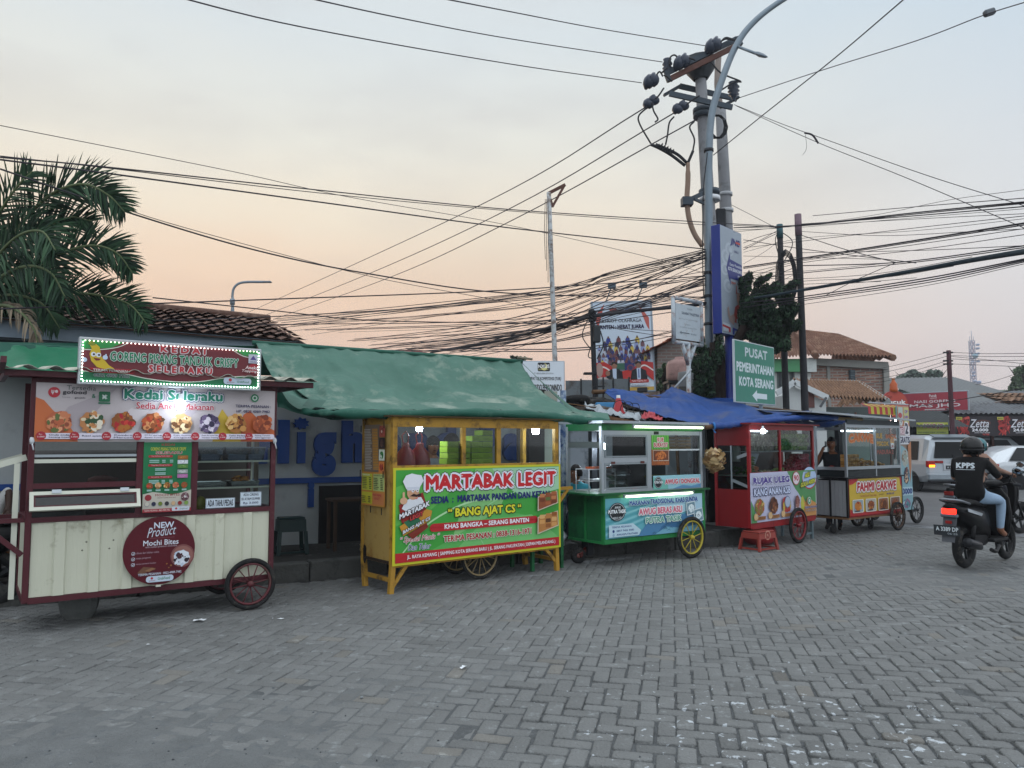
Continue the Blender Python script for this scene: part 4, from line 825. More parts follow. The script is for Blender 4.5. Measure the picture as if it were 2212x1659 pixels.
b = Board((-r_, -.102, c0.z - r_), (2 * r_, 0, 0), (0, 0, 2 * r_), .001); b.ell(50, 50, 47, '#b04a3c', 47, 28); b.txt('Teh', 22, 70, 40, 82, '#5f1f1f', .01); b.txt('pucuk', 8, 44, 94, 66, '#e3ddd8', .05, '#7a2a2a', .06); b.txt('HARUM', 22, 28, 80, 42, '#e3ddd8', .04); b.build('sign_face', t)
m = M(); zz_ = c0.z + .42; m.lathe((-.0, -.05, zz_), (0, 0, 1), [(0, 0), (.13, 0), (.14, .1), (.12, .18), (.13, .27), (.06, .38), (.05, .42), (0, .42)], mat('#b5582c', rough=.3), 14); m.lathe((0, -.05, zz_ + .42), (0, 0, 1), [(.055, 0), (.06, .07), (0, .07)], mat('#8a5a3a'), 12); m.build('bottle_figure', t)
m = M(); m.box(-.04, .0, 0, .04, .08, c0.z, blk); m.build('post', t)
def flatsign(name, lab, cat, c, Y, a=0, colr='#cccccc', thick=.02):
    P0 = P((c[0][0] + c[1][0]) / 2, c[0][1], Y); x0, x1, z0, z1 = fit(P0, a, *c); t = rot_thing(name, lab, P0, a, cat)
    b = Board((x0, 0, z0), (x1 - x0, 0, 0), (0, 0, z1 - z0), .001); b.base(ink(colr), thick); return t, b
for i, (ua, ub) in enumerate(((2059, 2148), (2148, 2237))):
    t, b = flatsign('shop_banner', 'black Zetta banner with a red ribbon, ' + ('left one of the pair' if i == 0 else 'cut by the right edge'), 'banner', ((ua, 899), (ub, 899), (ub, 943), (ua, 940)), 28., 0, '#262226')
    rn = random.Random(i + 2)
    for k in range(16): b.curve_band([(rn.uniform(8, 40), rn.uniform(5, 95)) for _ in range(3)], rn.uniform(7, 15), rn.choice(['#8e2c2b', '#a93531', '#6e2324', '#c4504a']))
    b.ell(72, 66, 19, '#5a3c36', 16); b.rect(7, 82, 22, 96, '#b8b34a'); b.txt('BARU', 9, 85, 20, 93, '#333322', .02); b.txt('Zetta', 38, 42, 86, 84, '#cfd2d8', .01, '#3a3034', .05, shear=.35); b.txt('24.000', 44, 22, 84, 38, '#e0e2e6', .04); b.txt('UDAH PASTI BENAR', 50, 13, 88, 19, '#c6c8cc', .01); b.txt('FILTER', 70, 3, 86, 11, '#c4504a', .03); b.build('cloth', t)
t, b = flatsign('shop_banner', 'yellow banner MAS JO hanging under the dark awning behind the van', 'banner', ((1978, 914), (2049, 911), (2047, 937), (1983, 938.5)), 26.6, 0, '#a8ad4a')
b.txt('MAS JO', 22, 44, 88, 88, '#8e2f3a', .05, '#d9d0cf', .06); b.rect(0, 0, 100, 26, '#8f9c47'); b.txt('NASI GORENG REBUS   ATI AMPELA', 4, 7, 92, 19, '#32383a', .02); b.build('cloth', t)
t, b = flatsign('shop_banner', 'narrow pale and orange upright banner between the yellow and black banners', 'banner', ((2050, 898), (2057, 898), (2057, 930), (2050, 930)), 27.4, 0, '#c9c9c4'); b.rect(10, 10, 90, 60, '#b9743a'); b.build('cloth', t)

# ---- vegetation
leafd = [mat(c, rough=.7, var=.3, vs=2) for c in ('#1d3324', '#263f2b', '#15261c', '#314d33')]
leafm = [mat(c, rough=.7, var=.3, vs=1) for c in ('#4c6147', '#5c7355', '#3b4f3b', '#6f8163')]
def leaves(m, c, r, n, s, mats, up=.0, rn=random):
    c = Vector(c)
    for _ in range(n):
        while True:
            d = Vector((rn.uniform(-1, 1), rn.uniform(-1, 1), rn.uniform(-1, 1)))
            if d.length <= 1 and d.length > .25: break
        p_ = c + Vector((d.x * r[0], d.y * r[1], d.z * r[2])); a_ = Vector((rn.gauss(0, 1), rn.gauss(0, 1), rn.gauss(0, 1) + up * 2)).normalized(); b2 = a_.cross(Vector((rn.gauss(0, 1), rn.gauss(0, 1), rn.gauss(0, 1)))).normalized(); L_ = s * rn.uniform(.6, 1.5); wd = L_ * (.22 if up else .45)
        m.add([p_ - a_ * L_ * .5, p_ + b2 * wd, p_ + a_ * L_ * .5, p_ - b2 * wd], [(0, 1, 2, 3)], rn.choice(mats))
jt = thing('conifer_tree', 'dark bushy conifer growing behind the green road sign and the blue light box', 'tree', (P(1585, 880, 15.6).x, 15.6, 0)); o3 = Vector(jt.location)
m = M(); tr_ = mat('#2e2520', rough=.95, var=.3); tp = P(1640, 640, 15.6) - o3; m.tube(smooth_pts([(0, 0, 0), P(1560, 800, 15.8) - o3, P(1600, 720, 15.6) - o3, tp]), [.14] * 9 + [.09] * 9 + [.05] * 7, tr_, 8); m.tube([P(1546, 880, 15.7) - o3, P(1540, 740, 15.7) - o3], [.12, .07], tr_, 8); m.tube([P(1600, 720, 15.6) - o3, P(1690, 670, 15.5) - o3], [.05, .03], tr_, 6); m.build('trunk', jt)
m = M(); rn = random.Random(9)
for (u, v, ru, rv, n_) in ((1612, 625, 12, 32, 700), (1618, 672, 18, 28, 900), (1655, 645, 22, 30, 1000), (1630, 700, 26, 26, 1100), (1668, 690, 28, 30, 1300), (1700, 655, 12, 26, 600), (1706, 690, 12, 26, 600), (1650, 738, 26, 24, 1100), (1690, 725, 18, 26, 800), (1676, 750, 14, 14, 400), (1608, 715, 14, 16, 400), (1645, 612, 8, 14, 200), (1700, 628, 7, 14, 150),
                          (1512, 790, 14, 40, 700), (1520, 830, 20, 30, 600), (1545, 760, 12, 40, 500), (1592, 800, 10, 50, 400), (1505, 750, 9, 16, 200)):
    k = 15.6 / FOC; c_ = P(u, v, 15.6 + rn.uniform(-.3, .3)) - o3
    for j in range(10):
        d = Vector((rn.uniform(-1, 1) * ru * k * .75, rn.uniform(-.35, .35), rn.uniform(-1, 1) * rv * k * .75)); leaves(m, c_ + d, (ru * k * .46, .25, rv * k * .46), n_ // 3, .085, leafd, .5, rn)
m.build('foliage', jt)
def bush(name, lab, u, v, ru, rv, Y, n_, s_, mats, cat='tree', bare=0, vb=None, seed=1):
    rn = random.Random(seed); k = Y / FOC; o_ = P(u, v, Y); t = thing(name, lab, cat, (o_.x, Y, 0)); m = M()
    zc = o_.z; m.tube([(0, 0, 0), (ru * k * .1, 0, zc - rv * k * .4), (0, 0, zc)], [.16, .11, .04], tr_, 6)
    for j in range(9 + bare): a_ = rn.uniform(0, 6.28); e = Vector((math.cos(a_) * ru * k * rn.uniform(.5, .95), math.sin(a_) * .6, zc + rv * k * rn.uniform(-.2, 1.0))); m.tube([(0, 0, zc - rv * k * .6), e * .5 + Vector((0, 0, zc * .5 - rv * k * .1)), e], [.07, .04, .012], tr_, 5)
    m.build('trunk', t); m = M()
    for j in range(16): a_ = rn.uniform(0, 6.28); d = Vector((math.cos(a_) * ru * k * rn.random() ** .6 * .8, math.sin(a_) * ru * k * .4, rv * k * rn.uniform(-.85, .75))); leaves(m, Vector((0, 0, zc)) + d, (ru * k * .3, ru * k * .25, rv * k * .27), n_ // 16, s_, mats, 0, rn)
    m.build('crown', t); return t
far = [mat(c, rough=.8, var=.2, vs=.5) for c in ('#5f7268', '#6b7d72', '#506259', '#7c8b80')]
bush('bushy_tree', 'pale green rounded tree far behind, just right of the brick house', 1965, 828, 42, 28, 62, 4200, .3, far, bare=8, seed=2)
bush('bushy_tree', 'sparse branching tree between the brick house and the thin utility pole', 2022, 824, 26, 26, 58, 1300, .26, far, bare=12, seed=3)
bush('bushy_tree', 'low dark tree just right of the thin utility pole behind the signboard', 2080, 838, 28, 10, 66, 1500, .3, far, seed=5)
bush('bushy_tree', 'ragged dark tree cut by the right edge of the view', 2205, 822, 26, 36, 50, 2400, .22, leafm, bare=6, seed=6)
bush('bushy_tree', 'long low belt tree behind the grey sheet roofs', 2150, 856, 50, 10, 60, 2600, .28, leafm, seed=7)
bush('bushy_tree', 'small round tree top showing over the tarpaulin left of the white training sign', 1112, 776, 11, 9, 34, 900, .12, leafd, seed=8)
bush('bushy_tree', 'second small tree top touching the left side of the white training sign', 1128, 778, 10, 7, 36, 500, .12, leafm, seed=12)
bush('green_bush', 'overgrown bush in front of the brick gable beside the billboard', 1432, 815, 12, 30, 21.5, 1300, .11, leafm, 'bush', seed=9)
bush('green_bush', 'dark low bush behind the charity sign post', 1510, 835, 20, 28, 19, 1500, .1, leafd, 'bush', seed=10)

# palm
palm = thing('palm_tree', 'large coconut palm with drooping fronds at the left edge of the view', 'palm tree', (P(-45, 900, 10.5).x, 10.5, 0)); pO = Vector(palm.location)
m = M(); m.tube(smooth_pts([(0, 0, 0), (.05, 0, 1.5), (.1, 0, 3.3)]), [.2] * 9 + [.17] * 8, mat('#6b6259', rough=.95, var=.25, bump=.8, bs=12), 12); m.build('trunk', palm)
pl = [mat(c, rough=.65, var=.25, vs=3, spec=.15) for c in ('#223a29', '#2b4630', '#1a2e21', '#365239')]; dry = [mat(c, rough=.8, var=.2) for c in ('#8a7d6a', '#6f6455')]; stemm = mat('#5d6a48', rough=.6)
def frond(pts, ll, n_, seed, mats=pl, droop=.07, spread=.8, Y=None, both=True):
    rn = random.Random(seed); q = smooth_pts([P(u, v, y) - pO for u, v, y in pts], 12); m = M(); k = len(q)
    m.tube(q, [.028 * (1 - .85 * i / k) + .003 for i in range(k)], stemm, 6); st = m.build('frond_stem', palm); m = M()
    for i in range(n_):
        t = .06 + .94 * i / n_; x = t * (k - 1.001); j = int(x); p_ = q[j].lerp(q[min(j + 1, k - 1)], x - j); d = (q[min(j + 1, k - 1)] - q[max(0, j - 1)]).normalized()
        side = d.cross(Vector((0, -1, 0))).normalized()
        if side.z < 0: side = -side
        n_k = 1
        yax = Vector((0, -1, 0))
        for sg in (1, -1):
            Lf = ll * (math.sin(math.pi * min(1, t * .86 + .12)) ** .55) * rn.uniform(.82, 1.1) * (.95 if sg > 0 else 1.05)
            dr_ = (side * sg * rn.uniform(.75, 1.) * spread + d * rn.uniform(.65, 1.0) + yax * rn.uniform(-.5, .5)).normalized()
            w_ = .011 + .005 * rn.random(); pp_ = [p_]; dd = dr_.copy(); kink = rn.random() < .2
            for s_ in range(4):
                dd = (dd + Vector((0, 0, -droop * (.35 + .3 * s_) * (2 if kink and s_ > 1 else 1)))).normalized(); pp_.append(pp_[-1] + dd * Lf / 4)
            vs = []
            for s_, c_ in enumerate(pp_):
                ww = w_ * (.55, 1, .9, .6, .04)[s_]; e = (pp_[min(s_ + 1, 4)] - pp_[max(0, s_ - 1)]).normalized(); nn_ = e.cross(yax + Vector((rn.uniform(-.4, .4), 0, rn.uniform(-.4, .4)))).normalized(); vs += [c_ - nn_ * ww, c_ + nn_ * ww]
            m.add(vs, [(2 * s_, 2 * s_ + 1, 2 * s_ + 3, 2 * s_ + 2) for s_ in range(4)], rn.choice(mats))
    m.build('leaflets', st)
frond([(-40, 640, 10.4), (20, 520, 10), (100, 428, 9.8), (175, 398, 9.7), (232, 420, 9.6), (270, 458, 9.6)], .55, 120, 1)
frond([(-40, 650, 10.4), (30, 560, 10.2), (90, 500, 10), (150, 470, 10), (200, 478, 10)], .55, 70, 2)
frond([(-40, 660, 10.4), (30, 623, 10), (110, 560, 9.7), (190, 531, 9.6), (250, 545, 9.5), (287, 590, 9.5)], .52, 120, 3)
frond([(-45, 665, 10.4), (20, 648, 10.1), (110, 632, 9.8), (200, 636, 9.7), (275, 655, 9.6), (318, 700, 9.5)], .52, 120, 4)
frond([(-50, 640, 10.4), (-30, 540, 10), (0, 460, 9.8), (40, 400, 9.6), (70, 370, 9.6)], .55, 60, 5)
frond([(-60, 640, 10.4), (-10, 560, 9.6), (40, 510, 9.2), (90, 500, 8.9), (120, 540, 8.7)], .6, 75, 6, droop=.15)
frond([(-60, 655, 10.4), (0, 600, 9.7), (60, 575, 9.3), (110, 590, 9.1), (140, 640, 9.)], .55, 75, 7, droop=.15)
frond([(-60, 660, 10.4), (-5, 640, 10), (50, 640, 9.8), (95, 660, 9.7), (130, 710, 9.7)], .5, 65, 9)
frond([(-60, 680, 10.4), (0, 660, 9.8), (40, 672, 9.5), (70, 705, 9.4), (82, 740, 9.4)], .3, 22, 10, dry, droop=.6)

# far telecom tower
YT = 230.; tw = thing('telecom_tower', 'far lattice telecom tower hung with drum antennas on the right skyline', 'tower', (P(2104, 850, YT).x, YT, 0)); T0 = Vector(tw.location); steel = mat('#8f98ac', rough=.6, var=.1, vs=.1); zt_ = (P(2104, 736, YT)).z; kk = YT / FOC  # pale bluish tower colour has the distance haze painted in
def tw_w(z): 
    t = z / zt_; return kk * (14 - 12.5 * min(1, t * 1.7) + 0) * .5 + kk * 3.2
m = M(); lv = [zt_ * i / 16 for i in range(17)]
for i in range(16):
    a_, b_ = tw_w(lv[i]), tw_w(lv[i + 1]); ca = [(-a_, -a_, lv[i]), (a_, -a_, lv[i]), (a_, a_, lv[i]), (-a_, a_, lv[i])]; cb_ = [(-b_, -b_, lv[i + 1]), (b_, -b_, lv[i + 1]), (b_, b_, lv[i + 1]), (-b_, b_, lv[i + 1])]
    for j in range(4):
        m.bar(ca[j], cb_[j], .16, .16, steel); m.bar(ca[j], cb_[(j + 1) % 4], .09, .09, mat('#a58e9b')); m.bar(cb_[j], cb_[(j + 1) % 4], .09, .09, steel); m.bar(ca[(j + 1) % 4], cb_[j], .09, .09, steel)
m.tube([(0, 0, zt_), (0, 0, zt_ + kk * 22)], .09, steel, 5)
for sx in (-1, 1): m.tube([(sx * tw_w(zt_), 0, zt_), (sx * tw_w(zt_), 0, zt_ + kk * 10)], .07, steel, 5)
m.build('lattice', tw)
dish = mat('#8b9bb5', rough=.5)
for (du, v, r_, cm_) in ((0, 769, 5, '#7f9fae'), (5, 745, 2.4, 0), (5, 753, 2.4, 0), (5.5, 764, 2.2, 0), (6, 781, 2.2, 0), (-6, 782, 1.6, 0), (-4, 805, 1.8, 0), (8, 826, 3.2, 0), (-4, 812, 2, 0), (-1, 824, 2.6, 0), (11, 844, 3.2, 0), (4, 834, 2, 0)):
    c_ = P(2104 + du, v, YT - 3) - T0; m = M(); m.lathe(c_, (0.3, -1, 0), [(0, 0), (r_ * kk, 0), (r_ * kk * 1.02, 1.0), (r_ * kk * .5, 1.4), (0, 1.5)][::-1] if 0 else [(0, 0), (r_ * kk, 0), (r_ * kk, .9), (0, 1.1)], mat(cm_, rough=.5) if cm_ else dish, 14); m.build('drum_antenna', tw)
up_, U0_, U1_ = pole('utility_pole', 'thin dark brown utility pole with a few wires right of the brick house', 2057, 905, 2049, 757, 25.5, .085, .07, mat('#4a2f35', rough=.8, var=.2), 10)
m = M()
for v in (761, 779, 786): c_ = P(2050, v, 25.4) - U0_; m.box(c_.x - .16, -.06, c_.z - .025, c_.x + .16, -.02, c_.z + .025, blk)
m.build('crossarm', up_)

# ---- overhead wires
wmat = mat('#312f35', rough=.7, var=0); NW = [0]
def wire(pts, lab, r=.011, grp='overhead cables'):
    m = M(); q = smooth_pts([P(u, v, y) for u, v, y in pts], 7); m.tube(q, r * .75, wmat, 5); o = m.build('overhead_cable'); tag(o, lab, 'cable', grp); return o
LU = 'bare power wire running from the top crossarm out of the upper left of the view'; LD = 'power wire slanting from the lower crossarm down to the left horizon'
for p_ in (((300, -28, 8), (660, 60, 10.5), (1106, 139, 14), (1386, 179, 17.1)), ((560, -28, 8), (860, 38, 11), (1106, 84.5, 14), (1431, 134, 17.1)), ((860, -22, 8), (1106, 26, 12), (1300, 63, 15), (1524, 99, 17.1))): wire(p_, LU, .013)
for p_ in (((1394, 232, 17.1), (1106, 408, 24), (800, 555, 36), (520, 682, 60)), ((1456, 244, 17.1), (1106, 448, 24), (800, 590, 36), (550, 690, 60)), ((1508, 256, 17.1), (1106, 476, 24), (840, 600, 36), (590, 690, 60))): wire(p_, LD, .02)
wire(((0, 340, 9), (240, 362, 9.5), (700, 412, 12), (1106, 453, 14), (1520, 480, 16), (1671, 488, 16.4)), 'thick cable crossing from behind the palm to the teal topped pole', .013)
wire(((0, 337, 9), (240, 364, 9.5), (700, 418, 12), (1106, 456, 14), (1525, 486, 16)), 'twin of the thick upper cable crossing from behind the palm', .009)
wire(((0, 345, 9), (250, 377, 9.5), (700, 438, 12), (1106, 493, 14), (1521, 538, 16)), 'second thick cable from behind the palm to the street lamp pole', .016)
wire(((0, 271, 9), (500, 370, 11), (750, 425, 12.5), (1106, 488, 14.2), (1400, 555, 15.5), (1528, 592, 16)), 'single thin wire starting highest on the left edge above the palm', .007)
wire(((0, 365, 9), (270, 457, 10), (550, 540, 11.2), (800, 592, 12.5), (1106, 634, 14), (1520, 642, 15.8)), 'sagging thick cable dipping across the palm toward the street lamp pole', .016)
wire(((180, 420, 9.6), (400, 492, 10.5), (800, 597, 12.5), (1106, 655, 13.5), (1290, 700, 14.4)), 'thin wire shadowing the sagging cable down to the leaning black pole', .007)
wire(((-20, 668, 9), (325, 656, 10.5), (600, 646, 12), (1106, 626, 14), (1524, 596, 16)), 'nearly level thick cable leaving the palm at roof height', .014)
wire(((330, 643, 10.5), (600, 672, 12), (800, 692, 13), (1106, 698, 14), (1276, 702, 14.5)), 'cable descending gently right over the tiled roof to the leaning black pole', .012)
wire(((60, 694, 10), (525, 687, 12), (1106, 650, 14), (1524, 602, 16)), 'low cable skimming the tiled roof ridge and rising to the street lamp pole', .011)
wire(((60, 708, 10), (600, 701, 12), (1106, 690, 14), (1524, 640, 16)), 'lowest cable over the tiled roof, rising only slightly rightward', .009)
wire(((1541, 335, 16), (1650, 247, 14), (1800, 128, 12), (1960, -8, 10)), 'twisted cable climbing steeply from the street lamp pole to the top right edge', .013)
wire(((1586, 215, 17.3), (1781, 150, 15), (1980, 88, 13), (2122, 34, 12), (2230, 0, 11)), 'long power wire climbing gently to the right with a grey box on it', .012)
o = M(); c_ = P(2137, 27, 12); o.T = Matrix.Translation(c_) @ Matrix.Rotation(R(-18), 4, 'Y'); o.box(-.09, -.05, -.05, .09, .05, .05, mat('#5f666c'), .02); o = o.build('cable_splice_box'); tag(o, 'grey splice box clipped on the wire near the upper right corner', 'junction box')
wire(((1586, 226, 17.3), (1690, 268, 16), (1780, 300, 15), (2000, 378, 13), (2230, 450, 11)), 'upper of the two wires descending right from the lower crossarm', .009)
wire(((1591, 229, 17.3), (1760, 305, 15), (1960, 385, 13), (2230, 500, 11)), 'lower of the two wires descending right from the lower crossarm', .009)
wire(((1579, 442, 18), (1630, 468, 17), (1683, 496, 16.5)), 'short wire slanting from the second concrete pole to the teal topped pole', .008)
o = M(); o.tube(smooth_pts([P(1738, 287, 15.3), P(1755, 292, 15.2), P(1768, 310, 15.2)]), .02, wmat, 5); o.tube(smooth_pts([P(1740, 290, 15.3), P(1742, 320, 15.3), P(1734, 335, 15.3)]), .004, wmat, 4); o = o.build('cable_offcut'); tag(o, 'short stray cable offcut dangling from the descending wires', 'cable')
RL = 'black telecom cable of the right hand web between the cable poles and the right edge'
YR = (9.5, 12.8, 15.9, 16)
def rw(pts, r=.008, lab=RL):
    ys = []
    for u, v in pts: t = (2212 - u) / (2212 - 1530); ys.append(9.5 + 6.4 * t)
    wire([(u, v, y) for (u, v), y in zip(pts, ys)], lab, r, 'right hand cable web')
for pts, r_ in ((((2225, 427), (1985, 446), (1756, 466)), .008), (((2225, 435), (1980, 459), (1731, 486), (1585, 492)), .014), (((2225, 438), (1980, 462), (1731, 488)), .011), (((2225, 445), (1903, 472), (1731, 484)), .011), (((2225, 461), (1980, 473), (1731, 488), (1585, 501)), .006), (((2225, 465), (1980, 492), (1731, 521), (1609, 535)), .007),
    (((2225, 480), (1903, 531), (1731, 558), (1606, 577)), .017), (((2225, 484), (1903, 534), (1731, 561), (1606, 580)), .011), (((2225, 492), (1980, 528), (1731, 564), (1606, 592)), .007), (((2225, 505), (1980, 540), (1731, 568), (1606, 602)), .007), (((2225, 530), (1980, 541), (1731, 546)), .007), (((2225, 529), (1936, 567), (1731, 574)), .012), (((2225, 533), (1980, 566), (1731, 590), (1606, 606)), .01),
    (((2225, 557), (1994, 602), (1731, 641), (1600, 655)), .014), (((2225, 560), (1994, 607), (1731, 646), (1606, 664)), .014), (((2225, 563), (1994, 612), (1731, 650), (1640, 670)), .01), (((2225, 567), (1994, 618), (1720, 660)), .006), (((2225, 450), (1980, 470), (1731, 491)), .005), (((2225, 408), (2050, 432), (1903, 462), (1731, 488)), .005), (((2225, 471), (1980, 498), (1731, 515), (1606, 545)), .005),
    (((1731, 508), (1830, 540), (1936, 567)), .009), (((1606, 518), (1750, 540), (1979, 568)), .009), (((1731, 500), (1903, 509), (2100, 500), (2225, 494)), .006), (((1606, 622), (1660, 600), (1722, 576)), .008), (((1780, 640), (1851, 604), (1936, 567)), .008), (((1606, 553), (1731, 556), (1903, 560)), .006), (((1606, 589), (1731, 586), (1903, 570)), .006), (((1606, 633), (1731, 608), (1903, 600), (2060, 575)), .006), (((1606, 600), (1731, 602), (1903, 590), (2100, 555)), .006), (((1606, 618), (1731, 614), (1903, 608)), .006), (((1606, 640), (1731, 622), (1980, 600)), .006),
    (((1606, 525), (1640, 512), (1683, 500)), .008), (((1606, 540), (1645, 520), (1683, 502)), .008), (((1606, 535), (1640, 520), (1683, 496)), .007), (((1585, 487), (1640, 489), (1683, 491), (1725, 486)), .01), (((1585, 497), (1640, 495), (1683, 493)), .007), (((1606, 570), (1650, 545), (1683, 520)), .005), (((1606, 610), (1650, 590), (1722, 555)), .005), (((1620, 640), (1660, 620), (1722, 590)), .005)): rw(pts, r_)
m = M(); q = smooth_pts([P(2240, 539, 9.2), P(2100, 562, 10.7), P(1979, 584, 11.8), P(1851, 606, 13), P(1731, 627, 14.1), P(1618, 646, 15.2)], 8); n_ = len(q); m.tube(q, [.038 - .014 * i / n_ for i in range(n_)], mat('#2c3a42', rough=.8, var=.2, vs=5), 8); o = m.build('cable_bundle'); tag(o, 'fat dark cable bundle climbing from the conifer to the right edge', 'cable bundle')
m = M(); q = smooth_pts([P(1524, 655, 15.8), P(1455, 664, 15.4), P(1370, 672, 15), P(1281, 684, 14.5), P(1200, 704, 16), P(1080, 735, 19), P(930, 762, 24)], 8); n_ = len(q); m.tube(q, [.036 - .01 * i / n_ for i in range(n_)], mat('#2b2b30', rough=.8, var=.2, vs=5), 7); o = m.build('cable_bundle'); tag(o, 'fat dark cable bundle running left from the street lamp pole through the leaning black pole', 'cable bundle')
FL = 'black telecom cable of the left hand fan spreading from the street lamp pole'; rn = random.Random(21)
for k in range(34):
    v0 = rn.uniform(535, 668); u1 = rn.uniform(560, 960); v1 = 690 + (u1 - 560) * .19 + rn.uniform(-8, 14); um = 1106 + rn.uniform(-60, 60); t = (um - u1) / (1524 - u1); vm = v1 + (v0 - v1) * t ** 1.5 + rn.uniform(0, 8)
    u2 = 1320; t2 = (u2 - u1) / (1524 - u1); vm2 = v1 + (v0 - v1) * t2 ** 1.4
    wire(((1524, v0, 15.9), (u2, vm2, 17.5), (um, vm, 20.5), (u1, v1, 29)), FL, rn.choice((.008, .01, .012, .015)), 'left hand cable fan')
for k in range(20):
    v0 = rn.uniform(672, 690) if k < 14 else rn.uniform(700, 755); u1 = rn.uniform(740, 1010); v1 = 752 + rn.uniform(-4, 14)
    wire(((1281, v0, 14.5), (1190, v0 + (v1 - v0) * .35 + 4, 16.5), ((1281 + u1) / 2, v0 + (v1 - v0) * .62 + 3, 19), (u1, v1, 26)), 'black cable dropping left from the leaning black pole behind the green tarpaulin', rn.choice((.008, .012, .015)), 'cables left of the leaning pole')
for k in range(14):
    v0 = rn.uniform(600, 665) if k < 9 else rn.uniform(690, 740); v1 = rn.uniform(674, 700) if k < 9 else rn.uniform(700, 760)
    wire(((1520, v0, 15.8), (1400, (v0 + v1) / 2 + 4, 15.1), (1283, v1, 14.5)), 'black cable strung between the street lamp pole and the leaning black pole', rn.choice((.008, .012)), 'cables over the billboard')
for (p0, p1, p2_) in (((1812, 812, 30), (1930, 790, 27.5), (2048, 761, 25.5)), ((1812, 822, 30), (1930, 800, 27.5), (2048, 769, 25.5)), ((1812, 828, 30), (1930, 812, 27.5), (2048, 779, 25.5)), ((1812, 838, 30), (1930, 820, 27.5), (2048, 786, 25.5)),
        ((2052, 761, 25.5), (2130, 764, 23), (2225, 763, 20)), ((2052, 768, 25.5), (2130, 770, 23), (2225, 770, 20)), ((2052, 775, 25.5), (2130, 779, 23), (2225, 778, 20)), ((2052, 786, 25.5), (2130, 789, 23), (2225, 793, 20)), ((2055, 770, 25.5), (2130, 777, 23), (2225, 787, 20))):
    wire((p0, p1, p2_), 'thin wire tied to the brown utility pole right of the brick house', .01, 'wires of the brown utility pole')
wire(((2225, 836, 14), (2110, 857, 17), (2000, 875, 20), (1940, 884, 22)), 'dark service cable crossing low in front of the maroon signboard', .012)
wire(((2225, 797, 30), (2140, 825, 32), (2090, 833, 34)), 'faint wire sloping down to the left from the ragged tree', .012)
# ---------------------------------------------------------------- food carts
rub = mat('#1c1d1e', rough=.85, var=.2, vs=8, dirt=('#4a4843', .3, 9)); alu = mat('#a3abb0', rough=.4, metal=.6, var=.06); steelm = mat('#9aa0a4', rough=.25, metal=.9, var=.05)
glass = glassm('#dfe9e7', .045, 'a'); glassd = glassm('#6f7a7c', .06, 'b'); led = lambda c, e: mat(c, var=0, emit=e)
def wheel(par, x, y, z, r, w_, rc_, ns=10, th=.035, side=1):
    m = M(); k = 10; prof = []
    for i in range(k): a_ = 2 * math.pi * i / k; prof.append((r - th * .55 + th * .55 * math.cos(a_), w_ / 2 * math.sin(a_)))
    m.lathe((x, y, z), (0, 1, 0), prof[::-1], rub, 40, closed=True); m.build('tyre', par)
    m = M(); rr = r - th * 1.1; m.lathe((x, y, z), (0, 1, 0), [(rr, -w_ * .35), (rr, w_ * .35), (rr - .018, w_ * .3), (rr - .018, -w_ * .3)], rc_, 40, closed=True); ri = m.build('rim', par)
    m = M(); 
    for i in range(ns):
        a_ = 2 * math.pi * (i + .3) / ns; d = Vector((math.cos(a_), 0, math.sin(a_))); sd = (1 if i % 2 else -1) * w_ * .25
        m.tube([Vector((x, y + sd, z)) + d * .02, Vector((x, y, z)) + d * (rr - .008)], .006, rc_, 6)
    m.build('spokes', ri)
    m = M(); m.lathe((x, y, z), (0, 1, 0), [(0, -w_ * .8), (.018, -w_ * .8), (.022, -w_ * .5), (.03, -w_ * .45), (.03, w_ * .45), (.022, w_ * .5), (0, w_ * .8)], rc_, 14); m.build('hub', ri)
def pane(par, x0, z0, x1, z1, y, g_=None, name='glass'):
    m = M(); m.poly([(x0, y, z0), (x1, y, z0), (x1, y, z1), (x0, y, z1)], g_ or glass); return m.build(name, par)
def paneside(par, x, y0, z0, y1, z1, g_=None):
    m = M(); m.poly([(x, y1, z0), (x, y0, z0), (x, y0, z1), (x, y1, z1)], g_ or glass); return m.build('side_glass', par)
def frame_rect(m, x0, z0, x1, z1, y0, y1, t, mt):
    m.box(x0, y0, z0, x0 + t, y1, z1, mt); m.box(x1 - t, y0, z0, x1, y1, z1, mt); m.box(x0 + t, y0, z0, x1 - t, y1, z0 + t, mt); m.box(x0 + t, y0, z1 - t, x1 - t, y1, z1, mt)
def bulb(par, x, y, z, r=.03, e=22, w_=0, name='light_bulb'):
    m = M(); m.lathe((x, y, z), (0, 0, 1), [(0, -r), (r * .9, -r * .85), (r, -r * .2), (r, r * .7), (r * .6, r * 1.1)], led('#e6f1ff', e * 3.2), 12); m.build(name, par)
    m = M(); m.lathe((x, y, z), (0, 0, 1), [(r * .62, r * 1.1), (r * .5, r * 1.9), (r * .4, r * 2.4), (0, r * 2.4)], mat('#dfe3e6', rough=.4), 10); m.tube([(x, y, z + r * 2.2), (x, y, z + r * 2.2 + .06)], .004, blk, 4); m.build('lamp_socket', par)
def local(t, p_): return Matrix.Rotation(-t.rotation_euler[2], 3, 'Z') @ (Vector(p_) - Vector(t.location))
def world(t, p_): return Matrix.Rotation(t.rotation_euler[2], 3, 'Z') @ Vector(p_) + Vector(t.location)
def cart_origin(u, v, ang, off, s):
    a = R(ang); w_ = G(u, v); n = Vector((-math.sin(a), math.cos(a), 0)); return w_ + n * off + Vector((math.cos(a), math.sin(a), 0)) * s
def child_box(par, name, *a, **k):
    m = M(); m.box(*a, **k); return m.build(name, par)

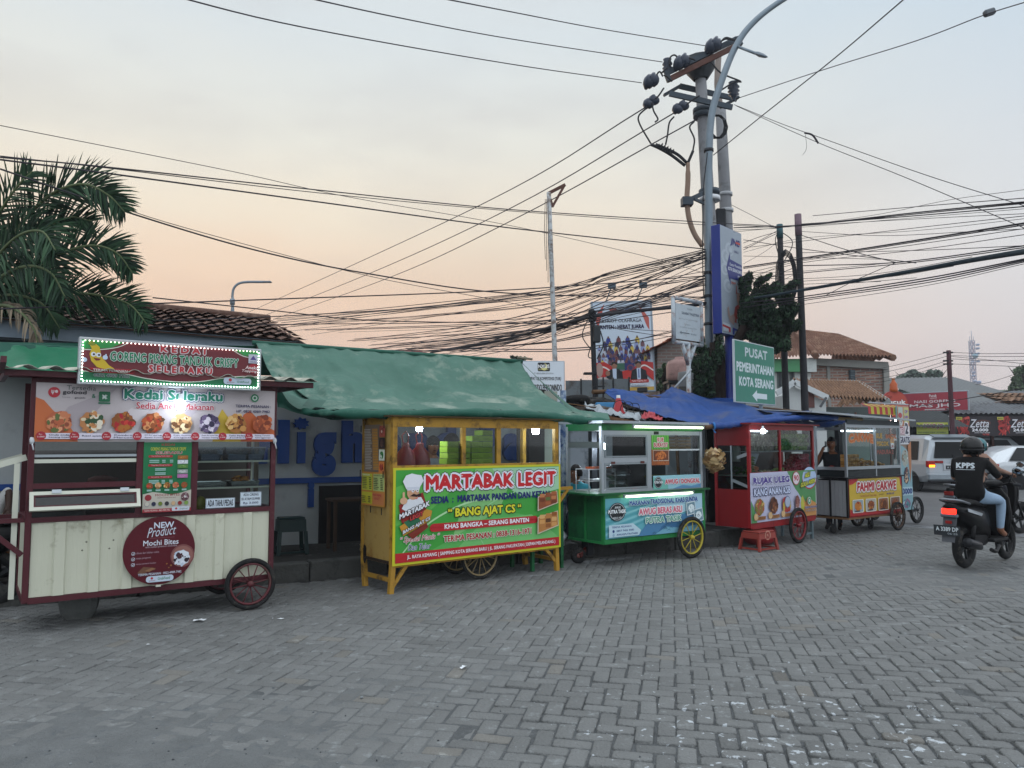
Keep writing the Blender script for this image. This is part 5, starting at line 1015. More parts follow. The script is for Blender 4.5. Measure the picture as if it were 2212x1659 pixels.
# ================= cart 1 : cream and maroon
mar = mat('#4d2128', rough=.45, var=.12, vs=4, dirt=('#6b4346', .1, 8)); crm = mat('#c3c5b2', rough=.5, var=.05, vs=1.2, bump=.08, bs=4, dirt=('#8f8d78', .12, 3)); crm2 = mat('#c9ccbd', rough=.45, var=.05)
c1 = thing('food_cart', 'cream and maroon fried banana cart with a LED framed sign and round Mochi Bites board', 'food cart', cart_origin(536, 1318, 35.5, .07, -1.835), R(35.5)); W1c, D1 = 2.09, .78
m = M()
for x, y in ((0, 0), (W1c - .045, 0), (0, D1), (W1c - .045, D1)): m.box(x, y, .27, x + .045, y + .045, 2.14, mar)
for z0, z1 in ((.255, .303), (.922, .966)):
    m.box(.045, .002, z0, W1c - .045, .045, z1, mar); m.box(.045, D1, z0, W1c - .045, D1 + .045, z1, mar); m.box(0.002, .045, z0, .043, D1, z1, mar); m.box(W1c - .043, .045, z0, W1c - .002, D1, z1, mar)
m.box(.046, .004, 1.205, .83, .04, 1.25, mar); m.box(.832, .001, .966, .89, .045, 2.1, mar); m.box(1.30, .001, .966, 1.355, .045, 2.1, mar); m.box(.046, .004, 2.08, W1c - .046, .04, 2.14, mar)
m.build('frame', c1)
def corrug(x0, x1, z0, z1, y):
    m = M(); xs = []; rib = (x1 - x0) / 7.6; x = x0
    pr = [(0, 0), (.60, 0), (.66, -.022), (.94, -.022), (1., 0)]
    pts = []
    while x < x1 - .01:
        for f_, d in pr[:-1]:
            xx = x + f_ * rib
            if xx < x1: pts.append((xx, y + d))
        for q_ in (.15, .3, .45):
            xx = x + q_ * rib
            if xx < x1: pts.append((xx, y)); pts.append((xx + .004, y - .0012)); pts.append((xx + .012, y - .0012)); pts.append((xx + .016, y))
        x += rib
    pts.append((x1, y)); pts = sorted(pts); n = len(pts)
    m.add([(a_, b_, z0) for a_, b_ in pts] + [(a_, b_, z1) for a_, b_ in pts], [(i, i + 1, n + i + 1, n + i) for i in range(n - 1)], crm)
    for k in range(9): m.lathe((x0 + .17 + .21 * (k % 4) + .03 * (k // 4), y - .0, z0 + .36 + .07 * (k // 4)), (0, -1, 0), [(.008, 0), (.007, .004), (0, .005)], mat('#77786b'), 8)
    return m
corrug(.05, W1c - .048, .306, .92, .02).build('front_panel', c1)
m = M(); m.box(.046, D1 + .01, .3, W1c - .046, D1 + .02, .92, crm); m.build('back_panel', c1)
for x in (.012, W1c - .022): child_box(c1, 'side_panel', x, .046, .3, x + .01, D1, .92, crm)
child_box(c1, 'counter', .047, .047, .93, W1c - .047, D1, .945, mat('#55595a', rough=.4, var=.2))
child_box(c1, 'back_board', .047, D1 + .012, .968, W1c - .047, D1 + .02, 1.52, mat('#5d5651', rough=.8, var=.25, vs=2))
m = M(); m.box(.047, .012, 1.42, .83, .02, 1.452, crm2); m.box(.047, .008, 1.47, .83, .02, 1.492, alu); m.build('aluminium_rail', c1)
frm = mat('#33201f', rough=.6)
pane(c1, .047, 1.25, .83, 1.62, .024, glassm('#9aa09c', .07, 'c')); pane(c1, .047, .966, .83, 1.205, .024, glassd); pane(c1, 1.356, .966, W1c - .046, 1.62, .024, glass)
# tilted flap window
fl_ = M(); T = Matrix.Translation((.02, -.012, 1.172)) @ Matrix.Rotation(R(-24), 4, 'X'); fl_.T = T; frame_rect(fl_, 0, -.165, .84, 0, -.028, 0, .03, crm2); flo = fl_.build('hatch_frame', c1)
fl_ = M(); fl_.T = T; frame_rect(fl_, .031, -.134, .809, -.031, -.022, -.006, .012, mar); fl_.build('inner_frame', flo)
fl_ = M(); fl_.T = T; fl_.poly([(.04, -.012, -.125), (.8, -.012, -.125), (.8, -.012, -.04), (.04, -.012, -.04)], glassd); fl_.build('glass', flo)
fl_ = M(); fl_.T = T
for x in (.16, .68): fl_.box(x, -.036, -.02, x + .07, -.029, .012, alu)
fl_.build('hinge', flo)
m = M(); m.box(1.356, .05, 1.405, W1c - .047, .40, 1.416, glassd); m.box(1.356, .035, 1.403, W1c - .047, .05, 1.419, crm2); m.build('shelf', c1)
m = M(); m.box(1.356, .05, 1.155, W1c - .047, .42, 1.165, mat('#4d5557', rough=.2)); m.box(1.356, .035, 1.152, W1c - .047, .05, 1.168, crm2); m.build('shelf', c1)
m = M(); m.box(1.94, .3, .966, 1.955, .31, 1.6, crm2); m.box(1.37, .6, 1.3, W1c - .05, .61, 1.315, crm2); m.build('rear_rail', c1)
# roof
m = M()
m.box(-.20, -.12, 2.142, 2.42, -.075, 2.196, mar, .004); m.box(-.20, D1 + .1, 2.2, 2.42, D1 + .145, 2.25, mar); m.box(-.198, -.074, 2.15, -.16, D1 + .1, 2.2, mar); m.box(2.38, -.074, 2.15, 2.418, D1 + .1, 2.2, mar); m.build('roof_beam', c1)
m = M(); m.grid(lambda a_, b_: (-.24 + 2.7 * a_, -.19 + 1.2 * b_, 2.215 + .09 * b_ + .022 * max(-.5, math.cos(a_ * 2.7 / .2 * 6.283))), 108, 2, mat('#b5b7a8', rough=.6, var=.1, dirt=('#6d6b60', .3, 4)), True, .004); m.build('roof_sheet', c1)
# banner
Bn = Board((.035, -.012, 1.602), (2.03, 0, 0), (0, 0, .50)); Bn.base(ink('#b9b1b2'), .004)
for k, cc in enumerate(('#a9a0a4', '#c6bfc0', '#aea6ab', '#c9c4c6')): Bn.pg([(4 + k * 22, 12), (12 + k * 24, 60), (30 + k * 22, 95), (22 + k * 20, 50), (16 + k * 22, 10)], cc)
Bn.pg([(0, 0), (0, 75), (3, 70), (6, 55), (9, 42), (12, 30), (15, 12), (16, 0)], '#c26a3d'); Bn.pg([(100, 0), (100, 22), (96, 30), (92, 44), (88, 60), (85, 52), (83, 30), (80, 0)], '#bd6238'); Bn.pg([(71, 0), (73, 45), (75, 62), (79, 40), (84, 30), (84, 0)], '#c2a53a')
Bn.txt('Tersedia', 11, 89, 22, 97, '#56605f', .0); Bn.ell(6.5, 84, 2.2, '#b02c38'); Bn.txt('Ψ', 5.4, 80, 6.5, 88, '#d8cfd0', .04); Bn.ell(7.3, 85.5, .55, '#d8cfd0', 2.6); Bn.txt('gofood', 9.5, 80, 18.5, 88.5, '#35343a', .03); Bn.txt('gojek', 14, 73.5, 18.3, 77.5, '#3f4046', .02); Bn.txt('Powered by', 9.5, 75, 12.5, 77, '#55565a', 0); Bn.txt('&', 20.5, 76, 22, 83, '#2d6b52', .02); Bn.rect(23.2, 70, 27.6, 88, '#1f6a47', .5); Bn.txt('×', 24.3, 74, 26.5, 83, '#c4cfc9', .05); Bn.rect(23, 66, 27.8, 69, '#2d6b52', .4)
Bn.txt('Kedai Seleraku', 33, 76, 75, 95, '#1d7a63', .04, '#cfd0d2', .07, oc2='#243a6a', oo2=.12); Bn.txt('Sedia Aneka Makanan', 38, 59, 71, 71, '#a82a3c', .02, '#d5cfcf', .05)
Bn.txt('TERIMA PESANAN :', 81, 66, 98, 71.5, '#1b2252', .03); Bn.txt('HP. 0822 4989 7982', 81.5, 56, 97.5, 61.5, '#1b2252', .03); Bn.ell(90, 85, 1.9, '#2a7a52'); Bn.ell(90, 85, 1.2, '#c5d0c8'); Bn.ell(90, 85, .7, '#2a7a52')
fcs = [['#b5603f', '#c77b55', '#8f4a33', '#5d6b3a', '#d89a72'], ['#b57a4a', '#d6c9a8', '#2f4f33', '#c98d55', '#e0d8c4'], ['#8a5226', '#a8692e', '#a6242a', '#6d3f1f', '#c23a30'], ['#8c4a26', '#b0552c', '#5c3a22', '#c98a58', '#a33420'], ['#c99c6a', '#dcc08f', '#8a5f3a', '#e8d8b0', '#6a4529'], ['#6a5a7a', '#2d2840', '#b0a6b8', '#463c58', '#d3cbd6'], ['#a06a30', '#7a3d1c', '#c08a4a', '#d6b070', '#5c2f18'], ['#9a4a2a', '#b45c34', '#7a3822', '#c06a40', '#8a4226']]
nm = [('Onde onde', 'kacang hijau', '3.000'), ('Risol ayam', '', '3.000'), ('Combro', 'Mercon', '2.000'), ('Cireng', 'Ayam Suwir', '3.000'), ('Keju Aroma', 'Original', '8.000'), ('Keju Aroma Mix', 'Variant Toping', '15.000'), ('Tahu Pedas', 'Judes', '2.500'), ('Pisang Tanduk', 'Original', '2.000')]
for i in range(8):
    cx_ = 8.6 + i * 12.1; Bn.food(cx_, 34, 5.1, fcs[i], 46, i + 3, 20); Bn.rect(cx_ - 7, 4.5, cx_ + 6, 14.5, '#d3cfdc', 1.1); Bn.ell(cx_ - 6.2, 9.8, 1.9, '#a32a35', n=28, jag=.08); Bn.txt('Rp.', cx_ - 7, 11, cx_ - 5.6, 13.5, '#e3cccc', .03); Bn.txt(nm[i][2], cx_ - 7.6, 7, cx_ - 4.9, 9.6, '#e3cccc', .03)
    if nm[i][1]: Bn.txt(nm[i][0], cx_ - 3.4, 10, cx_ + 4, 13, '#202048', .03); Bn.txt(nm[i][1], cx_ - 3.4, 5.8, cx_ + 4, 8.8, '#202048', .03)
    else: Bn.txt(nm[i][0], cx_ - 3.4, 8, cx_ + 4, 11.5, '#202048', .03)
Bn.build('banner', c1)
m = M()
for x in (.02, 2.07): m.sph((x, -.02, 1.61), (.02, .012, .03), mat('#c9ced2'), 8, 5, None, .2); m.tube([(x, -.02, 1.6), (x + .015, -.03, 1.53)], .006, mat('#c9ced2'), 5)
m.build('banner_knot', c1)
# LED sign
S_ = .985; sx0, sx1, sz0, sz1 = .315 * S_ + .01, 1.893 * S_ + .01, 2.09, 2.497
m = M(); m.box(sx0, -.16, sz0, sx1, -.10, sz1, mat('#a8adb0', rough=.4, metal=.3), .006); sg = m.build('led_sign', c1)
t_ = .022; Bs = Board((sx0 + t_, -.162, sz0 + t_), (sx1 - sx0 - 2 * t_, 0, 0), (0, 0, sz1 - sz0 - 2 * t_)); Bs.base(ink('#6b2b30'), .002)
Bs.pg([(0, 78), (8, 80), (15, 84), (22, 100), (0, 100)], '#2f8a45'); Bs.curve_band([(0, 76), (9, 78), (18, 86), (24, 99)], 2, '#cfd6c8'); Bs.pg([(84, 100), (90, 86), (100, 82), (100, 100)], '#2f8a45'); Bs.curve_band([(83, 99), (90, 84), (100, 79)], 2, '#cfd6c8')
Bs.pg([(0, 0), (0, 24), (20, 23), (34, 14), (50, 9), (64, 12), (76, 22), (88, 29), (100, 30), (100, 0)], '#1f6a45'); Bs.curve_band([(0, 25), (20, 24), (34, 14), (50, 9), (64, 12), (76, 22), (88, 30), (100, 31)], 2, '#cfd6c8'); Bs.rect(3, 23, 28, 34, '#a32a33', 2)
Bs.pg([(4, 88), (7, 91), (9, 84), (10, 62), (14, 42), (17, 34), (14, 30), (8, 36), (5, 50), (4, 66), (5, 80)], '#c9ad2c'); Bs.pg([(3, 90), (4, 97), (6, 97), (7, 88), (5, 86)], '#7d8a2e')
Bs.ell(6, 66, 1.3, '#d9dde0'); Bs.ell(8.6, 65, 1.3, '#d9dde0'); Bs.ell(6.2, 66, .6, '#2a2422'); Bs.ell(8.8, 65, .6, '#2a2422'); Bs.pg([(6, 58), (10, 56), (9, 52), (7.4, 51)], '#7a2a24'); Bs.ell(12, 60, 1.3, '#c3d4e6'); Bs.rect(12, 61, 12.7, 68, '#c3d4e6'); Bs.ell(1.6, 52, 1.3, '#c3d4e6')
Bs.txt('K E D A I', 41, 81, 67, 98, '#b3353c', .05, '#cfc8c8', .08); Bs.txt('GORENG PISANG TANDUK CRISPY', 14.5, 52, 87, 76, '#1f7a55', .03, '#c9cfc9', .06); Bs.txt('S E L E R A K U', 35, 30, 71, 48, '#b3353c', .05, '#cfc8c8', .08)
Bs.txt('TERIMA PESANAN :', 6, 26, 25, 32, '#dcd4cf', .03); Bs.txt('0822 4989 7982', 6.5, 13, 25, 21, '#1a2a35', .03, '#aab8b0', .05); Bs.rect(93, 66, 99, 90, '#b8bcc6', .3); Bs.txt('HALAL', 94, 68, 98, 72, '#4a4a78', .02); Bs.pg([(94, 75), (96, 87), (98, 75)], '#5a4a88'); Bs.ell(96, 52, 3, '#a32a33'); Bs.txt('Aneka', 91, 50, 99, 59, '#e0d6d2', .02, '#8a2028', .06, shear=.2); Bs.txt('Topping', 89, 40, 98.5, 49, '#e0d6d2', .02, '#8a2028', .06, shear=.2)
Bs.rect(78, 8, 95, 25, '#b5c4d2', 1.6); Bs.ell(82, 19.5, 1, '#b03540'); Bs.txt('gofood', 80, 11.5, 84.5, 15, '#8a2e38', .02); Bs.txt('GrabFood', 86, 13, 93.5, 18.5, '#2e7a52', .02); Bs.build('sign_face', sg)
m = M(); ledm = led('#dff4ea', 9.0); led2 = led('#7fe0a0', 3.0)
def dots(p_, q_, n_, mt=None):
    for i in range(n_): c_ = Vector(p_).lerp(Vector(q_), (i + .5) / n_); m.box(c_.x - .0042, -.174, c_.z - .0042, c_.x + .0042, -.167, c_.z + .0042, mt or ledm)
zt2, zb2, xl2, xr2 = sz1 - t_ - .008, sz0 + t_ + .008, sx0 + t_ + .008, sx1 - t_ - .008
dots((xl2, 0, zt2), (xr2, 0, zt2), 46, led('#e6cfc8', 5)); dots((xl2, 0, zb2), (xr2, 0, zb2), 56); dots((xl2, 0, zb2), (xl2, 0, zt2), 13); dots((xr2, 0, zb2), (xr2, 0, zt2), 13); m.build('led_strip', sg)
m = M(); m.box(.6, -.15, 2.1, .63, -.11, 2.14, mar); m.box(1.6, -.15, 2.1, 1.63, -.11, 2.14, mar)
for x in (.5, 1.7): m.bar((x, -.11, 2.45), (x, .2, 2.25), .025, .025, mar)
m.build('sign_bracket', sg)
bulb(c1, 1.145, -.19, 1.93, .042, 11)
# menu poster, paper notes, round board
Bp = Board((.885, -.006, .965), (.41, 0, 0), (0, 0, .63)); Bp.base(ink('#1e7044'), .002)
Bp.txt('KEDAI', 36, 95, 64, 98.5, '#a3343a', .04); Bp.txt('GORENG PISANG TANDUK CRISPY', 14, 88, 88, 93, '#b5b63c', .02); Bp.txt('SELERAKU', 24, 83, 80, 87, '#8d2c34', .05, '#b9b3a8', .07)
for y, s_ in ((80, 'Price List Pisang Tanduk Original'), (67, 'Toppingan Pisang Tanduk'), (50, 'Aneka Toping')): Bp.rect(10, y - 1.8, 60, y + 1.6, '#a02c34', 2); Bp.txt(s_, 16, y - .8, 54, y + .8, '#d8c6c0', .01)
for y in (74, 71.5, 62, 60, 56, 54, 45, 43, 41): 
    for x in ((12, 32), (38, 45), (54, 61)) if y > 70 or y < 50 else ((24, 46),): Bp.rect(x[0], y - .7, x[1], y + .7, '#93b8b0')
for i, y in enumerate((78, 71.5, 65, 57.5, 51)): Bp.rect(70, y - 2.8, 92, y + 2.8, ('#8a5a2a', '#c3cbd0', '#4f7a3a', '#8d9a94', '#a86a9a')[i]); Bp.food(81, y, 8, (['#a36c30', '#7a4a20', '#c08a45'], ['#d6dade', '#3c4450', '#9aa4ae'], ['#5a8a42', '#3f6a30', '#87a860'], ['#b5bcb8', '#5c6664', '#dce0dc'], ['#b57aa8', '#8a5080', '#cfa0c4'])[i], 8, i, 2.2)
for i in range(5): Bp.food(13 + 18 * i, 38, 7.5, fcs[(i * 2 + 2) % 8], 12, i, 5); Bp.rect(8 + 18 * i, 30, 18 + 18 * i, 32.5, '#93b8b0')
Bp.pg([(0, 2), (0, 26), (20, 29), (40, 27), (60, 24), (80, 27), (100, 31), (100, 2)], '#b9b5a8'); Bp.txt('MOCHI BITES', 25, 22.5, 76, 26, '#8d2c34', .03); Bp.txt('PILIHAN TOPING DAN SAUS', 30, 19.5, 68, 21.2, '#6a4a48', .01); Bp.ell(11, 21, 7, '#8d2c34', 4.5)
for i, cc in enumerate(('#c9c6b8', '#2a2c44', '#6a7a2c', '#2e2c30', '#c9a880', '#8d2c28', '#7a9a4a')): Bp.ell(9 + i * 13.5, 11.5, 5.2, '#8d9494', 3.6); Bp.ell(9 + i * 13.5, 12, 4.3, cc, 3)
Bp.food(87, 21, 10, ['#6a4a50', '#c9c6c4', '#3c2c30', '#a08a90'], 14, 5, 7); Bp.rect(0, 0, 100, 5, '#9a2f38'); Bp.txt('TERIMA PESANAN : 0822-4989-7982', 3, 1.5, 56, 4, '#d8c6c0', .01); Bp.rect(60, 1, 97, 7, '#c3ccd6', 2.5); Bp.txt('GrabFood', 76, 2.5, 93, 5, '#4a7a6a', .01); Bp.ell(69, 4.2, 2.4, '#b03540', 1.6); Bp.build('menu_poster', c1)
bs2 = [((1.44, .972), (.27, .093), ['ADA TAHU PEDAS']), ((1.758, .977), (.205, .137), ['ADA CIRENG', 'ISI AYAM SUWIR', 'Rp 3.000'])]
for (x, z), (w_, h_), ls in bs2:
    b = Board((x, .018, z), (w_, 0, 0), (0, 0, h_)); b.base(ink('#b9c6d0'), .0015); b.rect(1, 2, 99, 98, '#2a3040'); b.rect(2, 4.5, 98, 95.5, '#c3d0da')
    n_ = len(ls)
    for i, s_ in enumerate(ls): y1 = 94 - i * 90 / n_; y0 = y1 - 90 / n_ + 4; b.txt(s_, 6 if n_ == 1 or i == 1 else 14, y0 + (8 if n_ == 1 else 3), 94 if n_ == 1 or i == 1 else 86, y1 - (8 if n_ == 1 else 3), '#12182a' if i < 2 else '#1c1c50', .04)
    b.build('paper_note', c1)
m = M(); cx_, cz_, rr_ = 1.04, .622, .302; m.lathe((cx_, -.03, cz_), (0, -1, 0), [(0, 0), (rr_, 0), (rr_, .012), (0, .012)], mat('#54141f', rough=.4, var=.08), 56, smooth=False); rb = m.build('round_board', c1)
Br = Board((cx_ - rr_, -.0425, cz_ - rr_), (2 * rr_, 0, 0), (0, 0, 2 * rr_)); 
Br.txt('NEW', 41, 83, 69, 92, '#c9d3e0', .02); Br.txt('Product', 32, 70, 72, 84, '#c3ccd8', -.005, shear=.35, rise=3); Br.rect(36, 68.6, 70, 69, '#8a5560'); Br.txt('Mochi Bites', 27, 58, 76, 66, '#d3dae4', .01); Br.txt('with melted premium chocolate', 30, 54, 74, 57.5, '#b7a6b0', .0)
for y, s_, x1_ in ((47, 'dibuat dari lelehan coklat', 49), (39, 'tanpa pengawet', 38), (31, 'tanpa pemanis buatan', 45)): Br.ell(14, y + 1, 2.6, '#b9c3d0'); Br.ell(14, y + 1, 2, '#54141f'); Br.pg([(12.6, y + 1), (13.8, y - .6), (16.6, y + 3.4), (13.9, y + 1)], '#c9d3e0'); Br.txt(s_, 18, y, x1_, y + 3, '#a48a96', .01)
Br.ell(82, 40, 17, '#7a4a48', 17); Br.ell(82, 40, 15, '#8d6058', 14.5); Br.food(81, 37, 13, ['#c9d2dc', '#b9c6d6', '#2a1a24', '#d6dde6', '#4a2a30'], 34, 8, 13); Br.pg([(20, 20), (28, 28), (34, 27), (45, 25), (44, 22), (36, 22), (27, 16)], '#6a4a38'); Br.pg([(30, 22), (40, 26), (44, 24), (36, 20)], '#8a6448'); Br.ell(66, 27, 1.4, '#8a5a30'); Br.ell(60, 30, 1.2, '#8a5a30'); Br.ell(63, 24, 1, '#8a5a30')
Br.txt('TERIMA PESANAN : 0822-4989-7982', 21, 15, 81, 18.5, '#c9d3e0', .02); Br.rect(32, 4.5, 70, 13.5, '#bccad8', 4); Br.ell(40, 10.4, 1.8, '#a8323e'); Br.txt('gofood', 36, 5.8, 44.5, 8, '#8a2e38', .01); Br.txt('GrabFood', 48, 7.2, 65, 11.5, '#2e7a52', .02); Br.build('board_print', rb)
child_box(c1, 'board_clip', 1.02, -.04, .30, 1.06, -.005, .322, crm2)
wheel(c1, 1.855, -.055, .243, .243, .05, mat('#5b2b30', rough=.6, var=.2, dirt=('#4a4038', .3, 8)), 12, .042); wheel(c1, 1.855, D1 + .1, .243, .243, .05, mar, 12, .042)
m = M(); m.cyl((1.855, -.05, .243), (1.855, D1 + .1, .243), .014, blk, 8); m.build('axle', c1)
# half open left hatch and side shelf
m = M(); m.bar((-.005, .1, 1.47), (-.62, .12, 1.27), .04, .05, crm2); m.bar((-.005, .6, 1.47), (-.62, .6, 1.27), .04, .05, crm2); m.bar((-.6, .12, 1.275), (-.6, .6, 1.275), .04, .05, crm2); m.build('side_hatch', c1)
m = M(); m.box(-.42, .02, .93, -.002, .07, .965, mar); m.bar((-.3, .045, .93), (-.01, .045, .66), .03, .04, mar); m.box(-.42, .5, .93, -.002, .55, .965, mar); m.build('side_bracket', c1)
child_box(c1, 'side_upright', -.09, .06, .30, -.05, .1, 1.42, crm2)
m = M(); m.bar((-.22, -.02, 2.19), (-.22, -.5, 2.24), .04, .05, mar); m.build('roof_bracket', c1)
# goods inside cart 1
def in1(name, lab, cat, x, y, z, grp=None): return thing(name, lab, cat, world(c1, (x, y, z)), R(35.5), grp)
plast = glassm('#b7c6d8', .12, 'pl')
for x, s_ in ((1.50, 'left of the three'), (1.75, 'middle of the three'), (1.93, 'right of the three')):
    t = in1('plastic_container', 'clear plastic food box on the top shelf of the cream cart, ' + s_, 'container', x, .2, 1.417, 'plastic boxes on the top shelf'); m = M(); w_ = .11 if x < 1.8 else .09
    m.loft([[(sx * w_ * k_, sy * .1 * k_, z_) for sx, sy in ((-1, -1), (1, -1), (1, 1), (-1, 1))] for k_, z_ in ((.82, 0), (1, .12))], plast, True, False); m.build('box', t); m = M(); m.box(-w_ * 1.05, -.105, .121, w_ * 1.05, .105, .133, mat('#94a3b3', rough=.3, alpha=.6)); m.build('lid', t)
    m = M(); m.box(-w_ * .75, -.07, .004, w_ * .75, .07, .06, mat('#8a93a5', rough=.6, var=.2)); m.build('contents', t)
tm = mat('#8f9596', rough=.2, metal=.9, var=.1)
for x, y, s_, fd in ((1.50, .17, 'empty steel serving tray on the middle shelf of the cream cart', 0), (1.82, .17, 'steel tray heaped with golden fried bananas on the middle shelf', 1)):
    t = in1('serving_tray', s_, 'tray', x, y, 1.167, 'steel trays'); m = M(); m.loft([[(sx * .14 * k_, sy * .1 * k_, z_) for sx, sy in ((-1, -1), (1, -1), (1, 1), (-1, 1))] for k_, z_ in ((1.05, .052), (1.0, .052), (.9, .004), (.9, .0))][::-1], tm, False, False); m.poly([(-.125, -.09, .006), (.125, -.09, .006), (.125, .09, .006), (-.125, .09, .006)], tm); m.build('tray', t)
    if fd:
        m = M(); rn = random.Random(3)
        for k in range(26): a_ = rn.uniform(0, 6.28); d = Vector((math.cos(a_), math.sin(a_), rn.uniform(-.2, .3))) * .045; c_ = Vector((rn.uniform(-.07, .07), rn.uniform(-.05, .05), .02 + rn.uniform(0, .065))); m.tube([c_ - d, c_ + Vector((0, 0, .01)), c_ + d], [.008, .014, .007], rn.choice([mat('#a86f30', rough=.5), mat('#8d5a26', rough=.5), mat('#b98242', rough=.5)]), 6)
        m.build('fried_bananas', t)
t = in1('snack_pack', 'yellow snack pack leaning behind the notes at the cart bottom right', 'snack', 1.42, .15, .947); m = M(); m.sph((0, 0, .06), (.07, .05, .07), mat('#7d7a2e', rough=.4), 10, 7, None, .15); m.build('pack', t)
t = in1('paper_stack', 'stack of folded brown paper boxes beside the green menu poster', 'boxes', 1.26, .15, .947); m = M()
for k in range(8): m.box(-.0, -.05, k * .078, .085, .1, k * .078 + .07, mat('#7d6c5c', rough=.8))
m.build('box_pile', t)
t = in1('wrapped_tray', 'red rimmed tray under cling film behind the left window of the cream cart', 'tray', .62, .35, 1.2); m = M(); m.box(-.15, -.1, -.25, .15, .1, .02, mat('#5c4a46', var=.3)); m.sph((0, 0, .04), (.13, .09, .05), mat('#7a3a35', rough=.4, var=.3), 12, 6, None, .2); m.build('tray', t)
sb = M(); o_ = G(170, 1334); sb.T = Matrix.Translation(o_) @ Matrix.Rotation(R(20), 4, 'Z'); sb.loft([[(sx * .16 * k_, sy * .1 * k_, z_) for sx, sy in ((-1, -.7), (-.6, -1), (.7, -1), (1, -.6), (1, .8), (.6, 1), (-.8, 1), (-1, .5))] for k_, z_ in ((.62, -.01), (.88, .06), (.98, .14), (.95, .25))], mat('#5f6260', rough=.95, var=.25, vs=8, bump=.6), True, False); o = sb.build('stone_block'); tag(o, 'rough concrete block propping up the left end of the cream cart', 'stone')

# ================= cart 2 : yellow martabak cart
yel = mat('#a67f30', rough=.65, var=.2, vs=3, dirt=('#5f4824', .34, 6)); yel2 = mat('#a0854a', rough=.65, var=.14, vs=1.5, dirt=('#80581f', .36, 2.5))
c2 = thing('food_cart', 'yellow wooden martabak cart with a big green MARTABAK LEGIT banner and glass top', 'food cart', G(845, 1284), R(38.9)); W2, D2 = 2.385, .69
m = M()
for x, y, s_ in ((0, 0, 0), (W2 - .055, 0, 0), (0, D2 - .055, -1), (W2 - .055, D2 - .055, -1)):
    m.box(x, y, .302, x + .055, y + .055, 1.87, yel)
m.box(.056, 0, 1.762, W2 - .056, .05, 1.868, yel); m.box(.056, 0, 1.30, W2 - .056, .045, 1.345, yel); m.box(.056, D2 - .05, 1.78, W2 - .056, D2, 1.868, yel); m.box(.056, 0, .27, W2 - .056, .05, .33, yel); m.box(.003, .056, 1.79, .05, D2 - .056, 1.868, yel)
m.box(.905, .002, 1.346, .955, .045, 1.761, yel); m.box(1.405, .002, 1.346, 1.465, .045, 1.761, yel); m.build('frame', c2)
for x, y, fx, fy in ((0, 0, -.02, 0), (W2 - .055, 0, .015, 0), (0, D2 - .055, -.02, -.08), (W2 - .055, D2 - .055, .02, -.02)):
    m = M(); m.bar((x + .027 + fx, y + .027 + fy, 0), (x + .027, y + .027, .301), .052, .052, yel, (0, 1, 0)); m.build('leg', c2)
m = M(); m.bar((.02, .03, .06), (.20, .03, .285), .04, .03, yel, (0, 1, 0)); m.bar((W2 - .02, .03, .1), (W2 - .2, .03, .28), .04, .03, yel, (0, 1, 0)); m.box(-.01, .05, .12, .03, D2 - .1, .16, yel); m.box(W2 - .05, .05, .12, W2 - .01, D2 - .08, .16, yel); m.build('brace', c2)
child_box(c2, 'side_panel', .008, .056, .3, .03, D2 - .056, 1.79, yel2); child_box(c2, 'side_panel', W2 - .03, .056, .3, W2 - .008, D2 - .056, 1.30, yel2); child_box(c2, 'front_panel', .056, .006, .33, W2 - .056, .03, 1.30, yel2); child_box(c2, 'back_panel', .056, D2 - .03, .3, W2 - .056, D2 - .01, 1.0, yel2)
child_box(c2, 'counter', .035, .05, 1.06, W2 - .035, D2 - .03, 1.08, mat('#6d6a5a', rough=.5, var=.2)); child_box(c2, 'roof_board', -.05, -.05, 1.87, W2 + .05, D2 + .05, 1.885, mat('#4a3a22', rough=.9))
m = M(); m.sph((.009, .62, .36), (.006, .06, .1), mat('#17120e', rough=.9), 12, 8, None, .2); m.box(-.004, .06, .305, .008, .62, .335, mat('#2a1e14', rough=.9, var=.4)); m.build('scorch_mark', c2)
pane(c2, .056, 1.346, .905, 1.762, .022); pane(c2, .955, 1.346, 1.405, 1.762, .022); pane(c2, 1.465, 1.346, W2 - .056, 1.762, .022)
Bm = Board((-.004, -.022, .292), (2.40, 0, 0), (0, 0, 1.03), .0006); Bm.base(ink('#c3c02a'), .004)
Bm.rect(1.3, 2.6, 98.7, 97.6, '#3f9a3c')
for pts, cc in (((( 30, 12), (55, 30), (70, 97), (45, 97), (38, 60)), '#7fba72'), (((55, 97), (98.7, 97), (98.7, 70), (75, 62), (60, 80)), '#9ccaa6'), (((1.3, 40), (20, 55), (45, 97), (25, 97), (1.3, 80)), '#5aae4c'), (((20, 12), (60, 50), (98.7, 30), (98.7, 12)), '#57ab55'), (((35, 12), (50, 40), (80, 42), (98.7, 12)), '#6fb96a')): Bm.pg(pts, cc)
Bm.curve_band([(5, 12), (18, 40), (40, 60), (60, 62)], 2.2, '#a8d6a0'); Bm.curve_band([(50, 12), (46, 30), (52, 55), (70, 70)], 1.4, '#94cc90')
Bm.rect(1.3, 2.6, 98.7, 12.5, '#b32028')
Bm.txt('MARTABAK LEGIT', 16.5, 75, 96.5, 92, '#c01f26', .05, '#dfe3ec', .085, oc2='#2a1f2a', oo2=.125); Bm.txt('SEDIA  :  MARTABAK PANDAN DAN KETAN', 19.5, 61, 92, 69, '#1a2468', .045)
